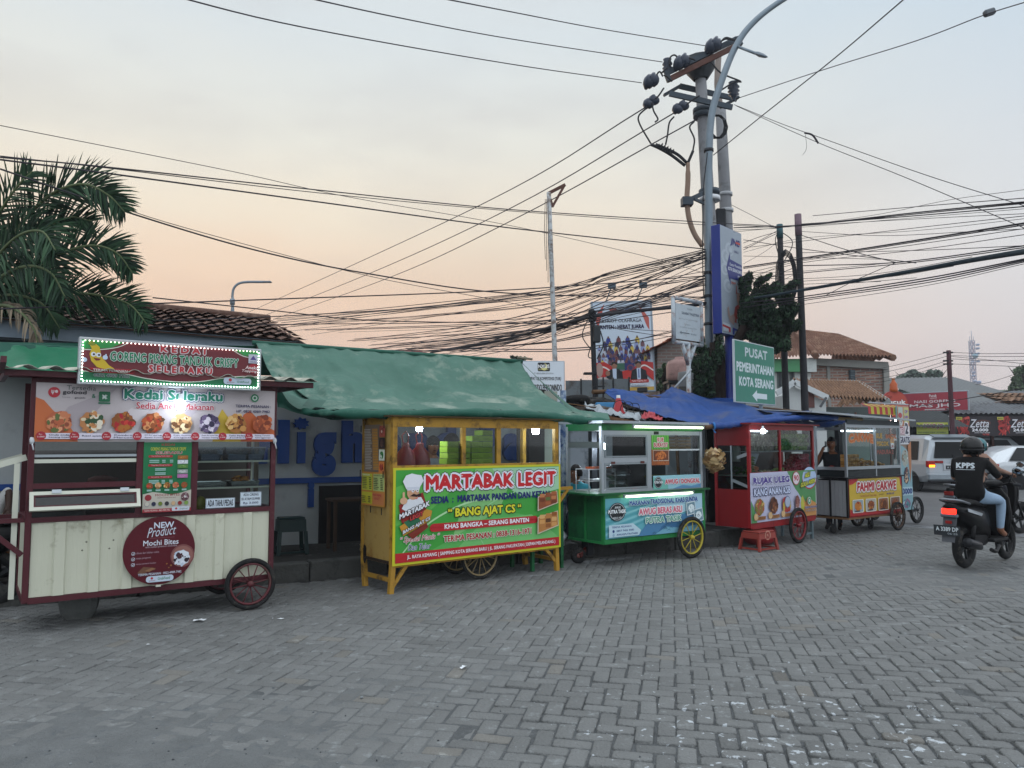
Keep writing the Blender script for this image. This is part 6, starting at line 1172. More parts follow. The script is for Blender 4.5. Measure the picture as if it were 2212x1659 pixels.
Bm.txt('“ BANG AJAT CS “', 29, 43, 73, 55.5, '#d8d42e', .035, '#2a3018', .08); Bm.rect(19, 31.5, 84, 40, '#b3222a', 2); Bm.txt('KHAS BANGKA – SERANG BANTEN', 27, 33.4, 78, 38.6, '#e6e4ea', .035); Bm.txt('TERIMA PESANAN : 0838-1316-1971', 26.5, 19.5, 79.5, 26.5, '#a81f2a', .035, '#cfe0c9', .06)
Bm.txt('“ Spesial Manis “', 3.5, 21.5, 24.5, 29, '#a81f2a', .01, '#e3e9e6', .05, shear=.3, rise=1); Bm.txt('Dan Telor', 7.5, 14.5, 19.5, 20.5, '#2a3a7a', .01, '#e3e9e6', .05, shear=.3); Bm.txt('JL. RAYA KEMANG ( SAMPING KOTA SERANG BARU ) JL. SERANG PAKUPATAN ( DEPAN MELANDANG )', 7, 5, 95.5, 10, '#e3dde0', .025)
# moustached cook emblem
Bm.pg([(4, 44), (2.5, 62), (15, 74), (17, 60), (16, 46), (10, 36)], '#8a241c'); Bm.pg([(3, 40), (17, 56), (20, 54), (19, 44), (5, 30)], '#c08a2e'); Bm.pg([(5, 44), (12, 50), (14, 44), (8, 37)], '#2a6a4a'); Bm.pg([(7, 31), (17, 42), (18, 37), (10, 26)], '#7a2a1c')
Bm.pg([(4, 58), (6, 66), (9, 69), (14, 69), (16, 62), (13, 56), (7, 54)], '#d8dce2'); Bm.ell(9.8, 74, 3.2, '#c99a78'); Bm.pg([(6.2, 78), (4.4, 86), (6, 92), (9, 94), (12, 92.5), (14, 92), (15.2, 86), (13.4, 80), (13, 77), (10, 76)], '#dfe2ea'); Bm.rect(6.6, 76.5, 13, 80, '#cdd2dd')
Bm.pg([(8, 70.5), (10, 73), (11.6, 71.8), (13.6, 73.2), (14, 70.5), (11.6, 69.4)], '#2a1c18'); Bm.ell(9.6, 76, .7, '#e6e6ea'); Bm.ell(12, 76, .7, '#e6e6ea'); Bm.ell(9.7, 76, .3, '#22180f'); Bm.ell(12, 76, .3, '#22180f'); Bm.pg([(10.6, 68.4), (12.4, 68.8), (11.6, 67)], '#d0656a'); Bm.ell(4.8, 66, 1.9, '#d1a684', 3.6); Bm.rect(4.2, 68, 5.3, 75, '#d1a684', .4)
Bm.txt('MARTABAK', 2.6, 47, 18.6, 52.5, '#e3e5ea', .04, '#1c1c22', .09, rise=13); Bm.txt('LEGIT', 8, 45, 15, 49.5, '#c23a34', .04, '#1c1c22', .09, rise=5); Bm.txt('BANG AJAT CS', 4.4, 31, 18.6, 35.5, '#e3e5ea', .03, '#1c1c22', .09, rise=13)
for (cx_, cy_, w_, h_, cs, sd) in ((90, 58.5, 14, 20, ['#8a4a2a', '#a35c34', '#6e3820', '#5a6a34', '#b9774a'], 3), (90, 33, 14.5, 23, ['#b07840', '#8d5528', '#c99456', '#5c3a20', '#d0a468'], 5)):
    Bm.pg([(cx_ - w_ / 2, cy_ - h_ / 2 - 3), (cx_ + w_ / 2, cy_ - h_ / 2 + 5), (cx_ + w_ / 2 - .6, cy_ + h_ / 2), (cx_ - w_ / 2 + .2, cy_ + h_ / 2 - 6)], '#c8b8a4'); Bm.pg([(cx_ - w_ / 2 + .7, cy_ - h_ / 2 - 1.5), (cx_ + w_ / 2 - .5, cy_ - h_ / 2 + 6), (cx_ + w_ / 2 - 1, cy_ + h_ / 2 - 1), (cx_ - w_ / 2 + .7, cy_ + h_ / 2 - 7)], cs[0])
    rn = random.Random(sd)
    for i in range(3):
        for j in range(3): x_ = cx_ - w_ * .28 + i * w_ * .28; y_ = cy_ - h_ * .28 + j * h_ * .26 + i * 1.2; Bm.lay -= .7; Bm.rect(x_ - w_ * .12, y_ - h_ * .1, x_ + w_ * .12, y_ + h_ * .1, cs[(i + j * 2) % 5], .5)
Bm.build('banner', c2)
Bx = Board((.004, .655, .90), (0, -.56, 0), (0, 0, .92)); Bx.rect(4, 40, 66, 97, '#7a6a5c'); 
for y in np.arange(43, 92, 1.9): Bx.rect(8, y, 34 + random.uniform(-4, 4), y + .9, '#b9b0a4'); Bx.rect(40, y, 62, y + 1.2, '#c08a35')
for i, cs in enumerate((['#7a3028', '#9a4a38', '#c9b0a0'], ['#4a3028', '#2d2220', '#7a5a48'], ['#2f6a38', '#c9d0c0', '#4a8a4a'], ['#a03a28', '#c9783a', '#5a2a20'])): Bx.rect(70, 82 - i * 14, 92, 95 - i * 14, cs[1]); Bx.food(81, 88.5 - i * 14, 8, cs, 12, i, 5)
Bx.rect(2, 0, 96, 40, '#c08438'); Bx.rect(4, 18, 46, 38, '#b9bc3a'); Bx.rect(50, 18, 94, 38, '#b3c47a'); Bx.rect(4, 2, 46, 16, '#bdb62f'); Bx.rect(50, 2, 92, 16, '#c07a4a')
for x0_, y0_, y1_ in ((7, 20, 34), (54, 20, 34), (7, 4, 12)):
    for y in np.arange(y0_, y1_, 2.1): Bx.rect(x0_, y, x0_ + 18 + random.uniform(-4, 3), y + .8, '#4a4a28'); Bx.rect(x0_ + 27, y, x0_ + 36, y + .9, '#33361f')
Bx.txt('TERANG BULAN', 10, 35.5, 40, 37.5, '#e3e3da', .02); Bx.txt('MARTABAK TELOR', 56, 35.5, 90, 37.5, '#4a3a28', .02); Bx.txt('MARTABAK', 54, 12, 88, 15, '#b0353a', .03); Bx.txt('LEGIT', 60, 8, 82, 10.8, '#b0353a', .03)
for x, y in ((1, 92), (93, 96), (0, 38), (92, 38), (2, -4), (88, -5), (45, -4)): Bx.rect(x, y - 4, x + 4, y + 4, '#1a1714')
Bx.build('menu_poster', c2)
wheel(c2, 1.265, .13, .285, .285, .035, mat('#8a7a5a', rough=.7, var=.2), 14, .036); wheel(c2, 1.265, .6, .285, .285, .035, mat('#8a7a5a', rough=.7, var=.2), 14, .036); m = M(); m.cyl((1.265, .1, .285), (1.265, .63, .285), .012, blk, 8); m.build('axle', c2)
p_ = local(c2, P(905.6, 926, 8.75)); bulb(c2, p_.x, p_.y, p_.z, .033, 70); p_ = local(c2, P(1157, 931, 9.85)); bulb(c2, p_.x, p_.y, p_.z, .042, 60); m = M(); m.tube([(.6, .2, 1.86), (1.2, .22, 1.80), (1.8, .2, 1.86)], .004, blk, 4); m.build('lamp_cord', c2)
m = M(); m.box(W2 + .0, .06, .99, W2 + .3, .09, 1.03, yel); m.bar((W2 + .02, .075, .78), (W2 + .22, .075, .99), .03, .03, yel); m.build('side_shelf_bracket', c2)
grn = [mat(c, rough=.5, var=.08) for c in ('#93b33c', '#88a836', '#9dbb48')]; k_ = 0
for cx_, nz, z0 in ((.83, 5, 1.081), (1.0, 5, 1.081), (1.175, 5, 1.081), (1.325, 8, 1.081)):
    for i in range(nz + 4):
        z_ = z0 + i * .066
        if z_ + .06 > 1.76 or (cx_ < .9 and z_ > 1.6) or (cx_ < 1.1 and z_ > 1.6) or (cx_ < 1.2 and z_ > 1.7): continue
        t = M(); t.T = Matrix.Translation(world(c2, (cx_, .16 + random.uniform(-.006, .006), z_))) @ Matrix.Rotation(R(38.9 + random.uniform(-1.5, 1.5)), 4, 'Z'); t.box(-.078, -.08, 0, .078, .08, .061, grn[k_ % 3], .003)
        t.box(-.06, -.0812, .012, .05, -.0803, .018, mat('#6d8a2c')); t.box(-.06, -.0812, .028, .02, -.0803, .034, mat('#6d8a2c')); k_ += 1
        o = t.build('cake_box'); tag(o, 'lime green cake box in the stacks behind the glass of the yellow cart', 'box', 'lime green cake boxes')
for i, (x, sc_) in enumerate(((.28, 1.), (.46, 1.1))):
    t = M(); c_ = world(c2, (x, .2, 1.40)); rdm = mat('#8d2c35', rough=.35, var=.25, vs=12, spec=.6); t.T = Matrix.Translation(c_)
    t.loft([[(r_ * sc_ * math.cos(a_ * .628) * (1 + .12 * math.sin(a_ * 5.1 + z_ * 30)), r_ * .5 * math.sin(a_ * .628), z_) for a_ in range(10)] for r_, z_ in ((.05, -.16), (.11, -.12), (.12, -.02), (.09, .08), (.05, .14), (.035, .19))], rdm, True, True); t.tube([(-.03, 0, .18), (-.045, 0, .27), (0, 0, .32), (.03, 0, .26), (.02, 0, .18)], .008, rdm, 5)
    o = t.build('plastic_bag'); tag(o, ('smaller' if i == 0 else 'larger') + ' red plastic carrier bag hanging inside the yellow cart, ' + ('left one' if i == 0 else 'right one'), 'plastic bag')
# ================= cart 3 : green steamed cake cart
gr = mat('#22763f', rough=.45, var=.16, vs=3, dirt=('#1b5230', .26, 5)); gr2 = mat('#1a5c35', rough=.5, var=.16, vs=2, dirt=('#15402a', .3, 4))
c3 = thing('food_cart', 'green cart MAKANAN TRADISIONAL KHAS SUNDA with aluminium glass top and light tubes', 'food cart', cart_origin(1486, 1207, 36.6, .08, -1.482), R(36.6)); W3, D3 = 1.95, .70
child_box(c3, 'body', 0, .02, .30, W3, D3, .92, gr2)
m = M(); frame_rect(m, -.002, .298, W3 + .002, .922, -.004, .019, .055, gr); m.box(-.012, .0, .298, -.001, .05, .92, gr); m.box(-.012, .34, .31, -.001, .375, .91, gr); m.box(-.010, .05, .298, -.001, D3, .33, gr); m.build('trim', c3)
child_box(c3, 'ledge', -.20, -.05, .922, W3 + .07, D3 + .1, .945, gr2)
x0, x1 = -.04, 1.92
m = M()
for x, y in ((x0, .0), (x1 - .045, .0), (x0, D3 - .045), (x1 - .045, D3 - .045)): m.box(x, y, .946, x + .045, y + .045, 1.80, alu)
m.box(x0 + .046, .002, .946, x1 - .046, .04, .985, alu); m.box(x0 + .046, .002, 1.69, x1 - .046, .04, 1.745, alu); m.box(.80, .001, .986, .875, .042, 1.69, alu); m.box(x0 + .046, .004, 1.33, .80, .038, 1.395, alu)
frame_rect(m, x0 + .05, .99, .797, 1.328, -.004, .003, .022, mat('#8f989c', rough=.4, metal=.5)); frame_rect(m, x0 + .06, 1.40, .79, 1.686, -.002, .004, .018, mat('#8f989c', rough=.4, metal=.5)); m.box(1.22, .01, 1.478, x1 - .046, .03, 1.50, mat('#c3cbd0'))
m.box(x0 + .002, .046, 1.52, x0 + .04, D3 - .046, 1.60, mat('#4a5250', metal=.4)); m.build('frame', c3)
m = M(); 
for x in (.12, .66): m.box(x, -.010, 1.315, x + .07, -.005, 1.345, mat('#5a2f2a'))
m.box(.93, -.004, 1.70, 1.02, .0015, 1.74, blk); m.build('hinge', c3)
m = M(); m.box(x0 + .001, .0, 1.746, x1 - .001, D3, 1.835, gr2); m.box(x0 + .0, -.006, 1.75, x1, -.001, 1.832, gr); m.build('header', c3)
child_box(c3, 'roof', x0 - .06, -.09, 1.838, x1 + .05, D3 + .08, 1.872, alu)
pane(c3, x0 + .046, .986, .80, 1.69, .02, glassm('#cfd9d8', .045, 'e')); pane(c3, .876, .986, x1 - .046, 1.69, .02, glassm('#cfd9d8', .045, 'e')); child_box(c3, 'back_board', .8, D3 - .04, .95, x1 - .05, D3 - .03, 1.7, mat('#3b4044', rough=.6, var=.2))
tubem = led('#d9f0c0', 5.5)
for (xa, xb, z_, y_) in ((.44, 1.80, 1.795, -.11), (.30, 1.60, .893, -.075)):
    m = M(); m.cyl((xa, y_, z_), (xb, y_, z_), .014, tubem, 10); m.build('light_tube', c3); m = M(); m.box(xa - .03, y_ - .012, z_ + .015, xb + .03, y_ + .012, z_ + .03, alu); m.box(xa - .03, y_ - .012, z_ - .012, xa - .001, y_ + .012, z_ + .015, alu); m.box(xb + .001, y_ - .012, z_ - .012, xb + .03, y_ + .012, z_ + .015, alu); m.build('tube_holder', c3)
b = Board((.012, -.0055, .362), (1.872, 0, 0), (0, 0, .512), .0005); b.base(ink('#5fa8b4'), .002)
for k in range(9): b.pg([(0, k * 9), (0, k * 9 + 5), (60, 60 + k * 6), (62, 56 + k * 6)], '#7fbcc4' if k % 2 else '#519aa6')
b.pg([(52, 100), (100, 100), (100, 60), (70, 50), (50, 70)], '#a5c9da'); b.pg([(40, 30), (50, 42), (62, 50), (75, 46), (88, 52), (100, 45), (100, 0), (30, 0)], '#4a7ea6'); b.pg([(55, 20), (66, 36), (80, 30), (100, 38), (100, 0), (50, 0)], '#3a6a92'); b.pg([(48, 0), (60, 18), (78, 10), (100, 20), (100, 0)], '#6fa6bc')
rn = random.Random(2)
for k in range(14): x_ = rn.uniform(46, 74); y_ = rn.uniform(2, 40); b.curve_band([(x_ - 2, y_ - 1), (x_, y_ + 2), (x_ + 2, y_ - 1)], 1, '#2c5a72')
b.ell(10.5, 66, 7.8, '#1c2024', 23, 32); b.ell(10.5, 66, 7.1, '#c3ccd0', 20.8, 32); b.ell(10.5, 66, 6.7, '#1c2024', 19.6, 32); b.txt('AWUG', 8, 74, 13.6, 80, '#d3dadd', .03); b.txt('PUTRA TASIK', 1.8, 62, 19, 72, '#dfe5e8', .05, '#14181a', .1); b.txt('BERAS ASLI', 6.4, 49, 14.6, 54, '#d3dadd', .03)
b.txt('MAKANAN TRADISIONAL KHAS SUNDA', 22, 79, 94, 93, '#20408c', .045, '#b5d0dc', .065); b.txt('AWUG BERAS ASLI', 31, 53, 76.5, 71, '#c96a80', .055, '#e3e6ea', .095); b.txt('PUTRA TASIK', 38, 31, 76, 46, '#5f9a8a', .04, '#d5e5dc', .085)
b.pg([(2, 4), (2, 34), (25, 35), (33, 16), (31, 4)], '#b5cfdb'); b.txt('TERIMA PESANAN', 4.5, 26, 23.5, 31, '#24407e', .035); b.txt('0857 7405 9080', 9, 16, 26, 21.5, '#24407e', .035); b.txt('AWUGPUTRATASIK', 9, 7, 30, 12, '#24407e', .035); b.ell(6.2, 18.6, 1, '#24407e'); b.ell(6.2, 9, 1, '#8fb0c4')
for (cx_, cy_, sd) in ((86.5, 62, 4), (94.5, 42, 9)): b.pg([(cx_ - 5, cy_ - 20), (cx_ + 5.5, cy_ - 15), (cx_ + 4, cy_ + 20), (cx_ - 6, cy_ + 15)], '#c9d6dc'); b.pg([(cx_ - 4.4, cy_ - 17), (cx_ + 4.8, cy_ - 13), (cx_ + 3.4, cy_ + 17), (cx_ - 5.2, cy_ + 13)], '#6a8a98'); b.food(cx_ - .2, cy_, 3.8, ['#cfdde2', '#e3ecef', '#9fb8c0', '#3c5560'], 14, sd, 12)
b.build('banner', c3)
b = Board((.90, -.003, .958), (.97, 0, 0), (0, 0, .185), .0005); b.base(ink('#8fc0cc'), .0015); b.pg([(0, 0), (0, 90), (30, 60), (30, 0)], '#6fb3a8'); b.pg([(40, 0), (60, 25), (80, 15), (100, 30), (100, 0)], '#5a8ab0'); b.ell(10, 50, 8, '#1c2024', 42, 28); b.ell(10, 50, 7.2, '#b9c4c8', 38, 28); b.ell(10, 50, 6.6, '#1c2024', 35, 28); b.txt('PUTRA TASIK', 1.5, 42, 19.5, 62, '#dfe5e8', .04, '#14181a', .09); b.txt('AWUG', 6.4, 66, 13.8, 76, '#d3dadd', .03); b.txt('AWUG / DONGKAL', 23, 35, 98, 72, '#c0505c', .05, '#d8dde2', .09); b.build('window_banner', c3)
b = Board((.875, -.003, 1.285), (.345, 0, 0), (0, 0, .405), .0005); b.base(ink('#9a5a34'), .0015); b.rect(0, 52, 100, 100, '#4f9a3c')
for k in range(7): b.pg([(k * 16, 52), (k * 16 + 6, 52), (50 + (k - 3) * 14, 100), (50 + (k - 3) * 14 - 5, 100)], '#6bb04c')
b.txt('KUE', 32, 78, 68, 92, '#b3343f', .04, '#e3dedc', .09); b.txt('BURAYOT', 12, 60, 92, 75, '#b3343f', .04, '#e3dedc', .09); b.rect(6, 14, 96, 50, '#c9bcae'); b.rect(8, 16, 94, 48.5, '#6a3a22'); b.food(50, 32, 36, ['#9a4f24', '#b8642e', '#7a3a1c', '#c97a3e'], 40, 6, 15); b.food(50, 6, 40, ['#a85c2c', '#c0743a', '#7a3a1c'], 20, 7, 5); b.build('poster', c3)
wheel(c3, 1.57, -.075, .285, .285, .055, mat('#a89a35', rough=.5, var=.15), 10, .05); wheel(c3, 1.57, D3 + .09, .285, .285, .055, mat('#8d9a35', rough=.5, var=.15), 10, .05); m = M(); m.cyl((1.57, -.07, .285), (1.57, D3 + .09, .285), .014, blk, 8); m.build('axle', c3)
q_ = local(c3, G(1249, 1217)); m = M(); m.lathe((q_.x, q_.y, .105), (.3, 1, 0), [(.03, -.025), (.085, -.028), (.105, -.014), (.105, .014), (.085, .028), (.03, .025)], rub, 20); m.lathe((q_.x, q_.y, .105), (.3, 1, 0), [(0, -.03), (.05, -.02), (.05, .02), (0, .03)], mat('#7a4a44'), 12); cs_ = m.build('caster', c3); m = M(); m.bar((q_.x, q_.y - .04, .105), (q_.x + .16, q_.y + .0, .2), .03, .05, mat('#5c2a26')); m.box(q_.x + .12, q_.y - .06, .1, q_.x + .22, q_.y + .06, .3, blk); m.build('bracket', cs_)
for u_, v_, Y_c in ((1351.4, 954, 12.7), (1302, 965, 12.3)): t = thing('hanging_bulb', ('right' if u_ > 1310 else 'left') + ' one of two bare bulbs hanging in the room behind the green cart', 'light bulb', P(u_, v_, Y_c)); bulb(t, 0, 0, 0, .045, 75)
def on(c, ang, name, lab, cat, x, y, z, grp=None): return thing(name, lab, cat, world(c, (x, y, z)), R(ang), grp)
t = on(c3, 36.6, 'steamer_pot', 'big aluminium steamer pot with a domed dark lid inside the green cart', 'steamer', .58, .34, .946); m = M(); m.lathe((0, 0, 0), (0, 0, 1), [(.0, 0), (.12, 0), (.13, .1), (.12, .16), (.17, .19), (.17, .23), (0, .23)], steelm, 24); m.build('pot', t); m = M(); m.lathe((0, 0, .232), (0, 0, 1), [(.17, 0), (.165, .04), (.12, .10), (.05, .13), (0, .135)], mat('#4a4e50', rough=.3, metal=.8), 24); m.sph((0, 0, .375), (.02, .02, .015), blk, 8, 6); m.build('lid', t)
m = M(); 
t = on(c3, 36.6, 'wire_rack', 'white wire display rack with skewers at the left end of the green cart', 'rack', .05, .12, .946); wl = mat('#b9bfc2', rough=.4)
for z_ in (.03, .15, .30): m.tube([(-.2, 0, z_), (.26, 0, z_), (.26, .25, z_), (-.2, .25, z_)], .006, wl, 5, closed=True)
for x_, y_ in ((-.2, 0), (.26, 0), (.26, .25), (-.2, .25)): m.tube([(x_, y_, 0), (x_, y_, .3)], .006, wl, 5)
m.build('rack_frame', t); m = M()
for k in range(9): m.box(-.08 + k * .035, .03, .305, -.055 + k * .035, .2, .33, mat('#a3502e', rough=.5))
m.build('fried_snacks', t); child_box(t, 'tray', -.1, .03, .155, .22, .22, .17, mat('#8f9698', metal=.4, rough=.3))
kb = mat('#a8865a', rough=.8, var=.1)
for r_ in range(4):
    for k in range(5):
        m = M(); m.T = Matrix.Translation(world(c3, (1.28 + k * .118, .16, 1.50 + r_ * .045))) @ Matrix.Rotation(R(36.6 + random.uniform(-1, 1)), 4, 'Z'); m.box(0, 0, 0, .113, .12, .037, kb, .003); m.box(-.001, -.003, .030, .114, .12, .0345, mat('#c9a878')); o = m.build('kraft_box'); tag(o, 'small brown kraft box stacked on the upper shelf of the green cart', 'box', 'kraft boxes in the green cart')
child_box(c3, 'shelf', 1.22, .032, 1.48, x1 - .05, .30, 1.495, mat('#c3cbd0'))
t = on(c3, 36.6, 'bamboo_steamer', 'yellow woven bamboo tray low in the right window of the green cart', 'basket', 1.42, .3, .947); m = M(); m.lathe((0, 0, .12), (0, 0, 1), [(0, 0), (.24, 0), (.26, .05), (.245, .055), (.23, .01), (0, .01)], mat('#9a8a45', rough=.7, var=.2), 24); m.build('tray', t)
t = on(c3, 36.6, 'krupuk_bundle', 'bunch of pale bagged crackers hanging between the green and red carts', 'cracker bundle', W3 + .17, -.05, 1.33); m = M(); rn = random.Random(6); kr = [mat(c, rough=.35, var=.15, spec=.6) for c in ('#a8895c', '#bda276', '#8f6f48', '#c9b48a')]
for k in range(150): a_ = rn.uniform(0, 6.28); b2 = rn.uniform(-1, 1); rr = (1 - b2 * b2) ** .5; c_ = Vector((math.cos(a_) * rr * .17, math.sin(a_) * rr * .15, b2 * .16)) * rn.uniform(.7, 1.05); n_ = c_.normalized(); x_, y_ = frame_of(n_ + Vector((rn.uniform(-.6, .6),) * 3)); s_ = rn.uniform(.03, .055); m.add([c_ + x_ * s_, c_ + y_ * s_ * .7 + n_ * .02, c_ - x_ * s_, c_ - y_ * s_ * .7 - n_ * .01], [(0, 1, 2, 3)], rn.choice(kr))
m.tube([(0, 0, .12), (0, .0, .5)], .004, blk, 4); m.build('crackers', t)

# ================= cart 4 : red rujak cart
red = mat('#8a1e22', rough=.4, var=.15, vs=3, dirt=('#5a1a1a', .2, 5)); red2 = mat('#7a1519', rough=.45, var=.15, vs=2)
c4 = thing('food_cart', 'dark red fruit salad cart RUJAK ULEG filled with fruit under the blue tarpaulin', 'food cart', cart_origin(1715, 1176, 43, .1, -1.10), R(43)); W4, D4 = 2.08, .60
m = M()
for x, y in ((0, 0), (W4 - .045, 0), (0, D4 - .045), (W4 - .045, D4 - .045)): m.box(x, y, .32, x + .045, y + .045, 1.86, red)
m.box(.046, .0, 1.785, W4 - .046, .04, 1.858, red); m.box(.046, .0, .30, W4 - .046, .04, .40, red); m.box(.046, 0, 1.10, W4 - .046, .04, 1.14, red); m.box(.93, .001, 1.141, .965, .042, 1.784, red); m.box(.046, D4 - .04, 1.785, W4 - .046, D4, 1.858, red); m.build('frame', c4)
for y0_, z0_, y1_, z1_ in ((.046, .32, D4 - .046, .885), (.046, 1.545, D4 - .046, 1.86)): child_box(c4, 'side_panel', .004, y0_, z0_, .03, y1_, z1_, red2)
child_box(c4, 'front_panel', .046, .006, .40, W4 - .046, .03, 1.10, red2); child_box(c4, 'side_panel', W4 - .03, .046, .32, W4 - .004, D4 - .046, 1.1, red2); child_box(c4, 'floor', .03, .03, .36, W4 - .03, D4, .38, red2); child_box(c4, 'back_panel', .046, D4 - .03, .36, W4 - .046, D4 - .01, 1.1, red2)
paneside(c4, .016, .046, .885, D4 - .046, 1.545); m = M(); m.box(.008, .30, .886, .026, .325, 1.544, alu); m.bar((.017, .04, 1.42), (.017, .22, 1.36), .012, .05, alu); m.bar((.017, .04, .93), (.017, .3, 1.02), .012, .045, alu); m.build('side_glazing_bar', c4)
pane(c4, .046, 1.141, .93, 1.784, .02); pane(c4, .966, 1.141, W4 - .046, 1.784, .02)
m = M(); m.box(.046, .03, 1.445, W4 - .046, .5, 1.457, mat('#9aa5a8', rough=.2)); m.box(.046, .022, 1.44, W4 - .046, .03, 1.462, alu); m.build('shelf', c4); child_box(c4, 'counter', .046, .04, 1.08, W4 - .046, D4 - .04, 1.095, mat('#8d8f88')); child_box(c4, 'roof', -.06, -.08, 1.862, W4 + .06, D4 + .06, 1.885, red2)
child_box(c4, 'inner_back', .05, D4 - .02, 1.1, W4 - .05, D4 - .012, 1.78, mat('#3a3838', var=.3))
b = Board((-.012, -.012, .395), (2.075, 0, 0), (0, 0, .74), .0006); b.base(ink('#b5b8d0'), .003)
b.pg([(54, 100), (60, 80), (66, 62), (72, 50), (78, 30), (80, 0), (100, 0), (100, 100)], '#4f8a55'); b.pg([(60, 40), (70, 52), (76, 40), (72, 20)], '#b5b8d0'); b.ell(90, 82, 12, '#b03040', 24, 32); b.ell(90, 84, 11.6, '#a9c0e0', 23, 32); b.pg([(78, 100), (100, 100), (100, 97), (78, 97)], '#4f8a55')
b.pg([(76, 0), (74, 30), (78, 44), (82, 30), (86, 40), (92, 34), (100, 26), (100, 0)], '#c08a4e'); b.pg([(74, 4), (75, 40), (78, 46), (80, 26), (79, 4)], '#b5b84a'); b.pg([(0, 0), (0, 45), (4, 30), (7, 8), (8, 0)], '#4f8a55')
b.txt('RUJAK ULEG', 3, 73, 57, 91, '#4a3888', .07, '#d6dae6', .085, oc2='#3a2f6a', oo2=.11); b.txt('KANG ANAN KSB', 4, 53, 58, 69, '#c9d3ec', .03, '#1f2a5a', .075); b.ell(67.3, 84, 5.8, '#a83040', 15, 28); b.ell(67.3, 84, 5.1, '#d8d3d8', 13, 28); b.txt('90', 63.5, 78, 71.3, 91, '#b03042', .03)
b.txt('ASLI', 81, 83, 91, 93, '#c9cc45', .04, '#22301c', .09, shear=.25, rise=4); b.txt('GULA AREN', 74, 63, 99, 73, '#c9cc45', .04, '#22301c', .09, shear=.25, rise=9)
for (x_, cs, sd) in ((11, ['#8a6a3a', '#a8452e', '#6a7a35', '#c9a45c'], 1), (31, ['#5a3020', '#7a4428', '#3c2218', '#9a6a40'], 2), (50, ['#a83a35', '#b9a345', '#c9c3c6', '#5a8a45'], 3), (67, ['#7a4a48', '#9a6a60', '#b9a8b0'], 4)): b.food(x_, 31, 7.2 if x_ < 60 else 4, cs, 34, sd, 19); b.rect(x_ - 8, 5, x_ + 8, 12, '#c08a58', 2.5); b.ell(x_ - 5.6, 12, 3, '#c9a87a', 7)
b.ell(51, 36, 4.4, '#3a5a8a'); b.ell(51, 36, 3.9, '#a9b5c9'); b.ell(86, 33, 3, '#c9d3cf'); b.ell(86, 33, 2.5, '#3a8a5a'); b.ell(86, 33.5, 1.2, '#c9d3cf'); b.txt('TERIMA PESANAN', 78, 17, 98, 21.5, '#243a8a', .03, '#c9c3b4', .06); b.txt('HP 0853 1378 7310', 79, 10, 98, 14, '#6a6a8a', .02, '#c9b89a', .06); b.build('banner', c4)
wheel(c4, 1.295, -.085, .28, .28, .055, mat('#7a2428', rough=.5, var=.2), 10, .05); wheel(c4, 1.295, D4 + .08, .28, .28, .055, mat('#7a2428', rough=.5, var=.2), 10, .05); m = M(); m.cyl((1.295, -.08, .28), (1.295, D4 + .08, .28), .014, blk, 8); m.build('axle', c4)
lg = mat('#5f7076', rough=.5, var=.2)
for x in (W4 - .1,):
    for y in (.02, D4 - .06): m = M(); m.box(x, y, 0, x + .04, y + .04, .30, lg); m.build('leg', c4)
m = M(); m.box(W4 - .55, .03, .08, W4 - .1, .05, .11, lg); m.bar((W4 + .02, .05, 1.0), (W4 + .25, .05, 1.02), .03, .04, lg); m.bar((W4 + .03, .05, .8), (W4 + .2, .05, 1.0), .025, .03, lg); m.build('brace', c4)
p_ = local(c4, P(1749, 940, 12.3)); q_ = onplane(c4.location, R(43))(1628, 928); bulb(c4, q_[0], -.15, q_[1] - .03, .034, 4)
m = M(); q_ = onplane(c4.location, R(43)); xa = q_(1727, 946)[0]; m.cyl((.07, .12, 1.765), (.75, .12, 1.765), .009, led('#e6f0ff', 14), 8); m.cyl((1.1, .35, 1.77), (1.9, .35, 1.77), .008, led('#e6f0ff', 26), 8); m.build('light_tube', c4)
def fruit(t, name, n, cols, r, x0, x1, y0, y1, zb, zt, seed, el=(1, 1, 1), slope=0):
    rn = random.Random(seed); m = M(); mt = [mat(c, rough=.35, var=.15, vs=15) for c in cols]; sp_ = r * 1.8; z = zb; k = 0
    while z < zt:
        y = y0
        while y < y1:
            x = x0 + (k % 2) * r
            while x < x1:
                top = zt if not slope else zb + (zt - zb) * min(1, max(0, (x - x0) / (x1 - x0) * slope))
                if z <= top: m.sph((x + rn.uniform(-.2, .2) * r, y + rn.uniform(-.2, .2) * r, z + r + rn.uniform(-.15, .15) * r), (r * el[0] * rn.uniform(.9, 1.08), r * el[1], r * el[2]), rn.choice(mt), 9, 6, Matrix.Rotation(rn.uniform(-.5, .5), 3, 'Y'))
                x += sp_ * el[0]
            y += sp_; k += 1
        z += r * 1.5; k += 1
    return m.build(name, t)
t = on(c4, 43, 'mango_pile', 'heap of green mangoes on the upper right shelf of the red cart', 'fruit', 0, 0, 0); fruit(t, 'mangoes', 0, ['#4f7a3c', '#5f8a48', '#44693a', '#76964e'], .042, 1.0, 2.0, .08, .16, 1.46, 1.66, 1, (1.35, 1, 1)); fruit(t, 'mangoes', 0, ['#4f7a3c', '#5f8a48', '#44693a'], .042, 1.05, 1.95, .22, .3, 1.46, 1.72, 5, (1.35, 1, 1))
t = on(c4, 43, 'rose_apple_pile', 'sloping heap of bright red rose apples in the lower right window', 'fruit', 0, 0, 0); fruit(t, 'rose_apples', 0, ['#a33048', '#8d2236', '#b54258', '#9a2a3c'], .028, 1.22, 2.0, .06, .12, 1.097, 1.37, 2, slope=1.5); fruit(t, 'rose_apples', 0, ['#a33048', '#8d2236', '#b54258'], .028, 1.25, 2.0, .16, .26, 1.097, 1.39, 7, slope=1.5)
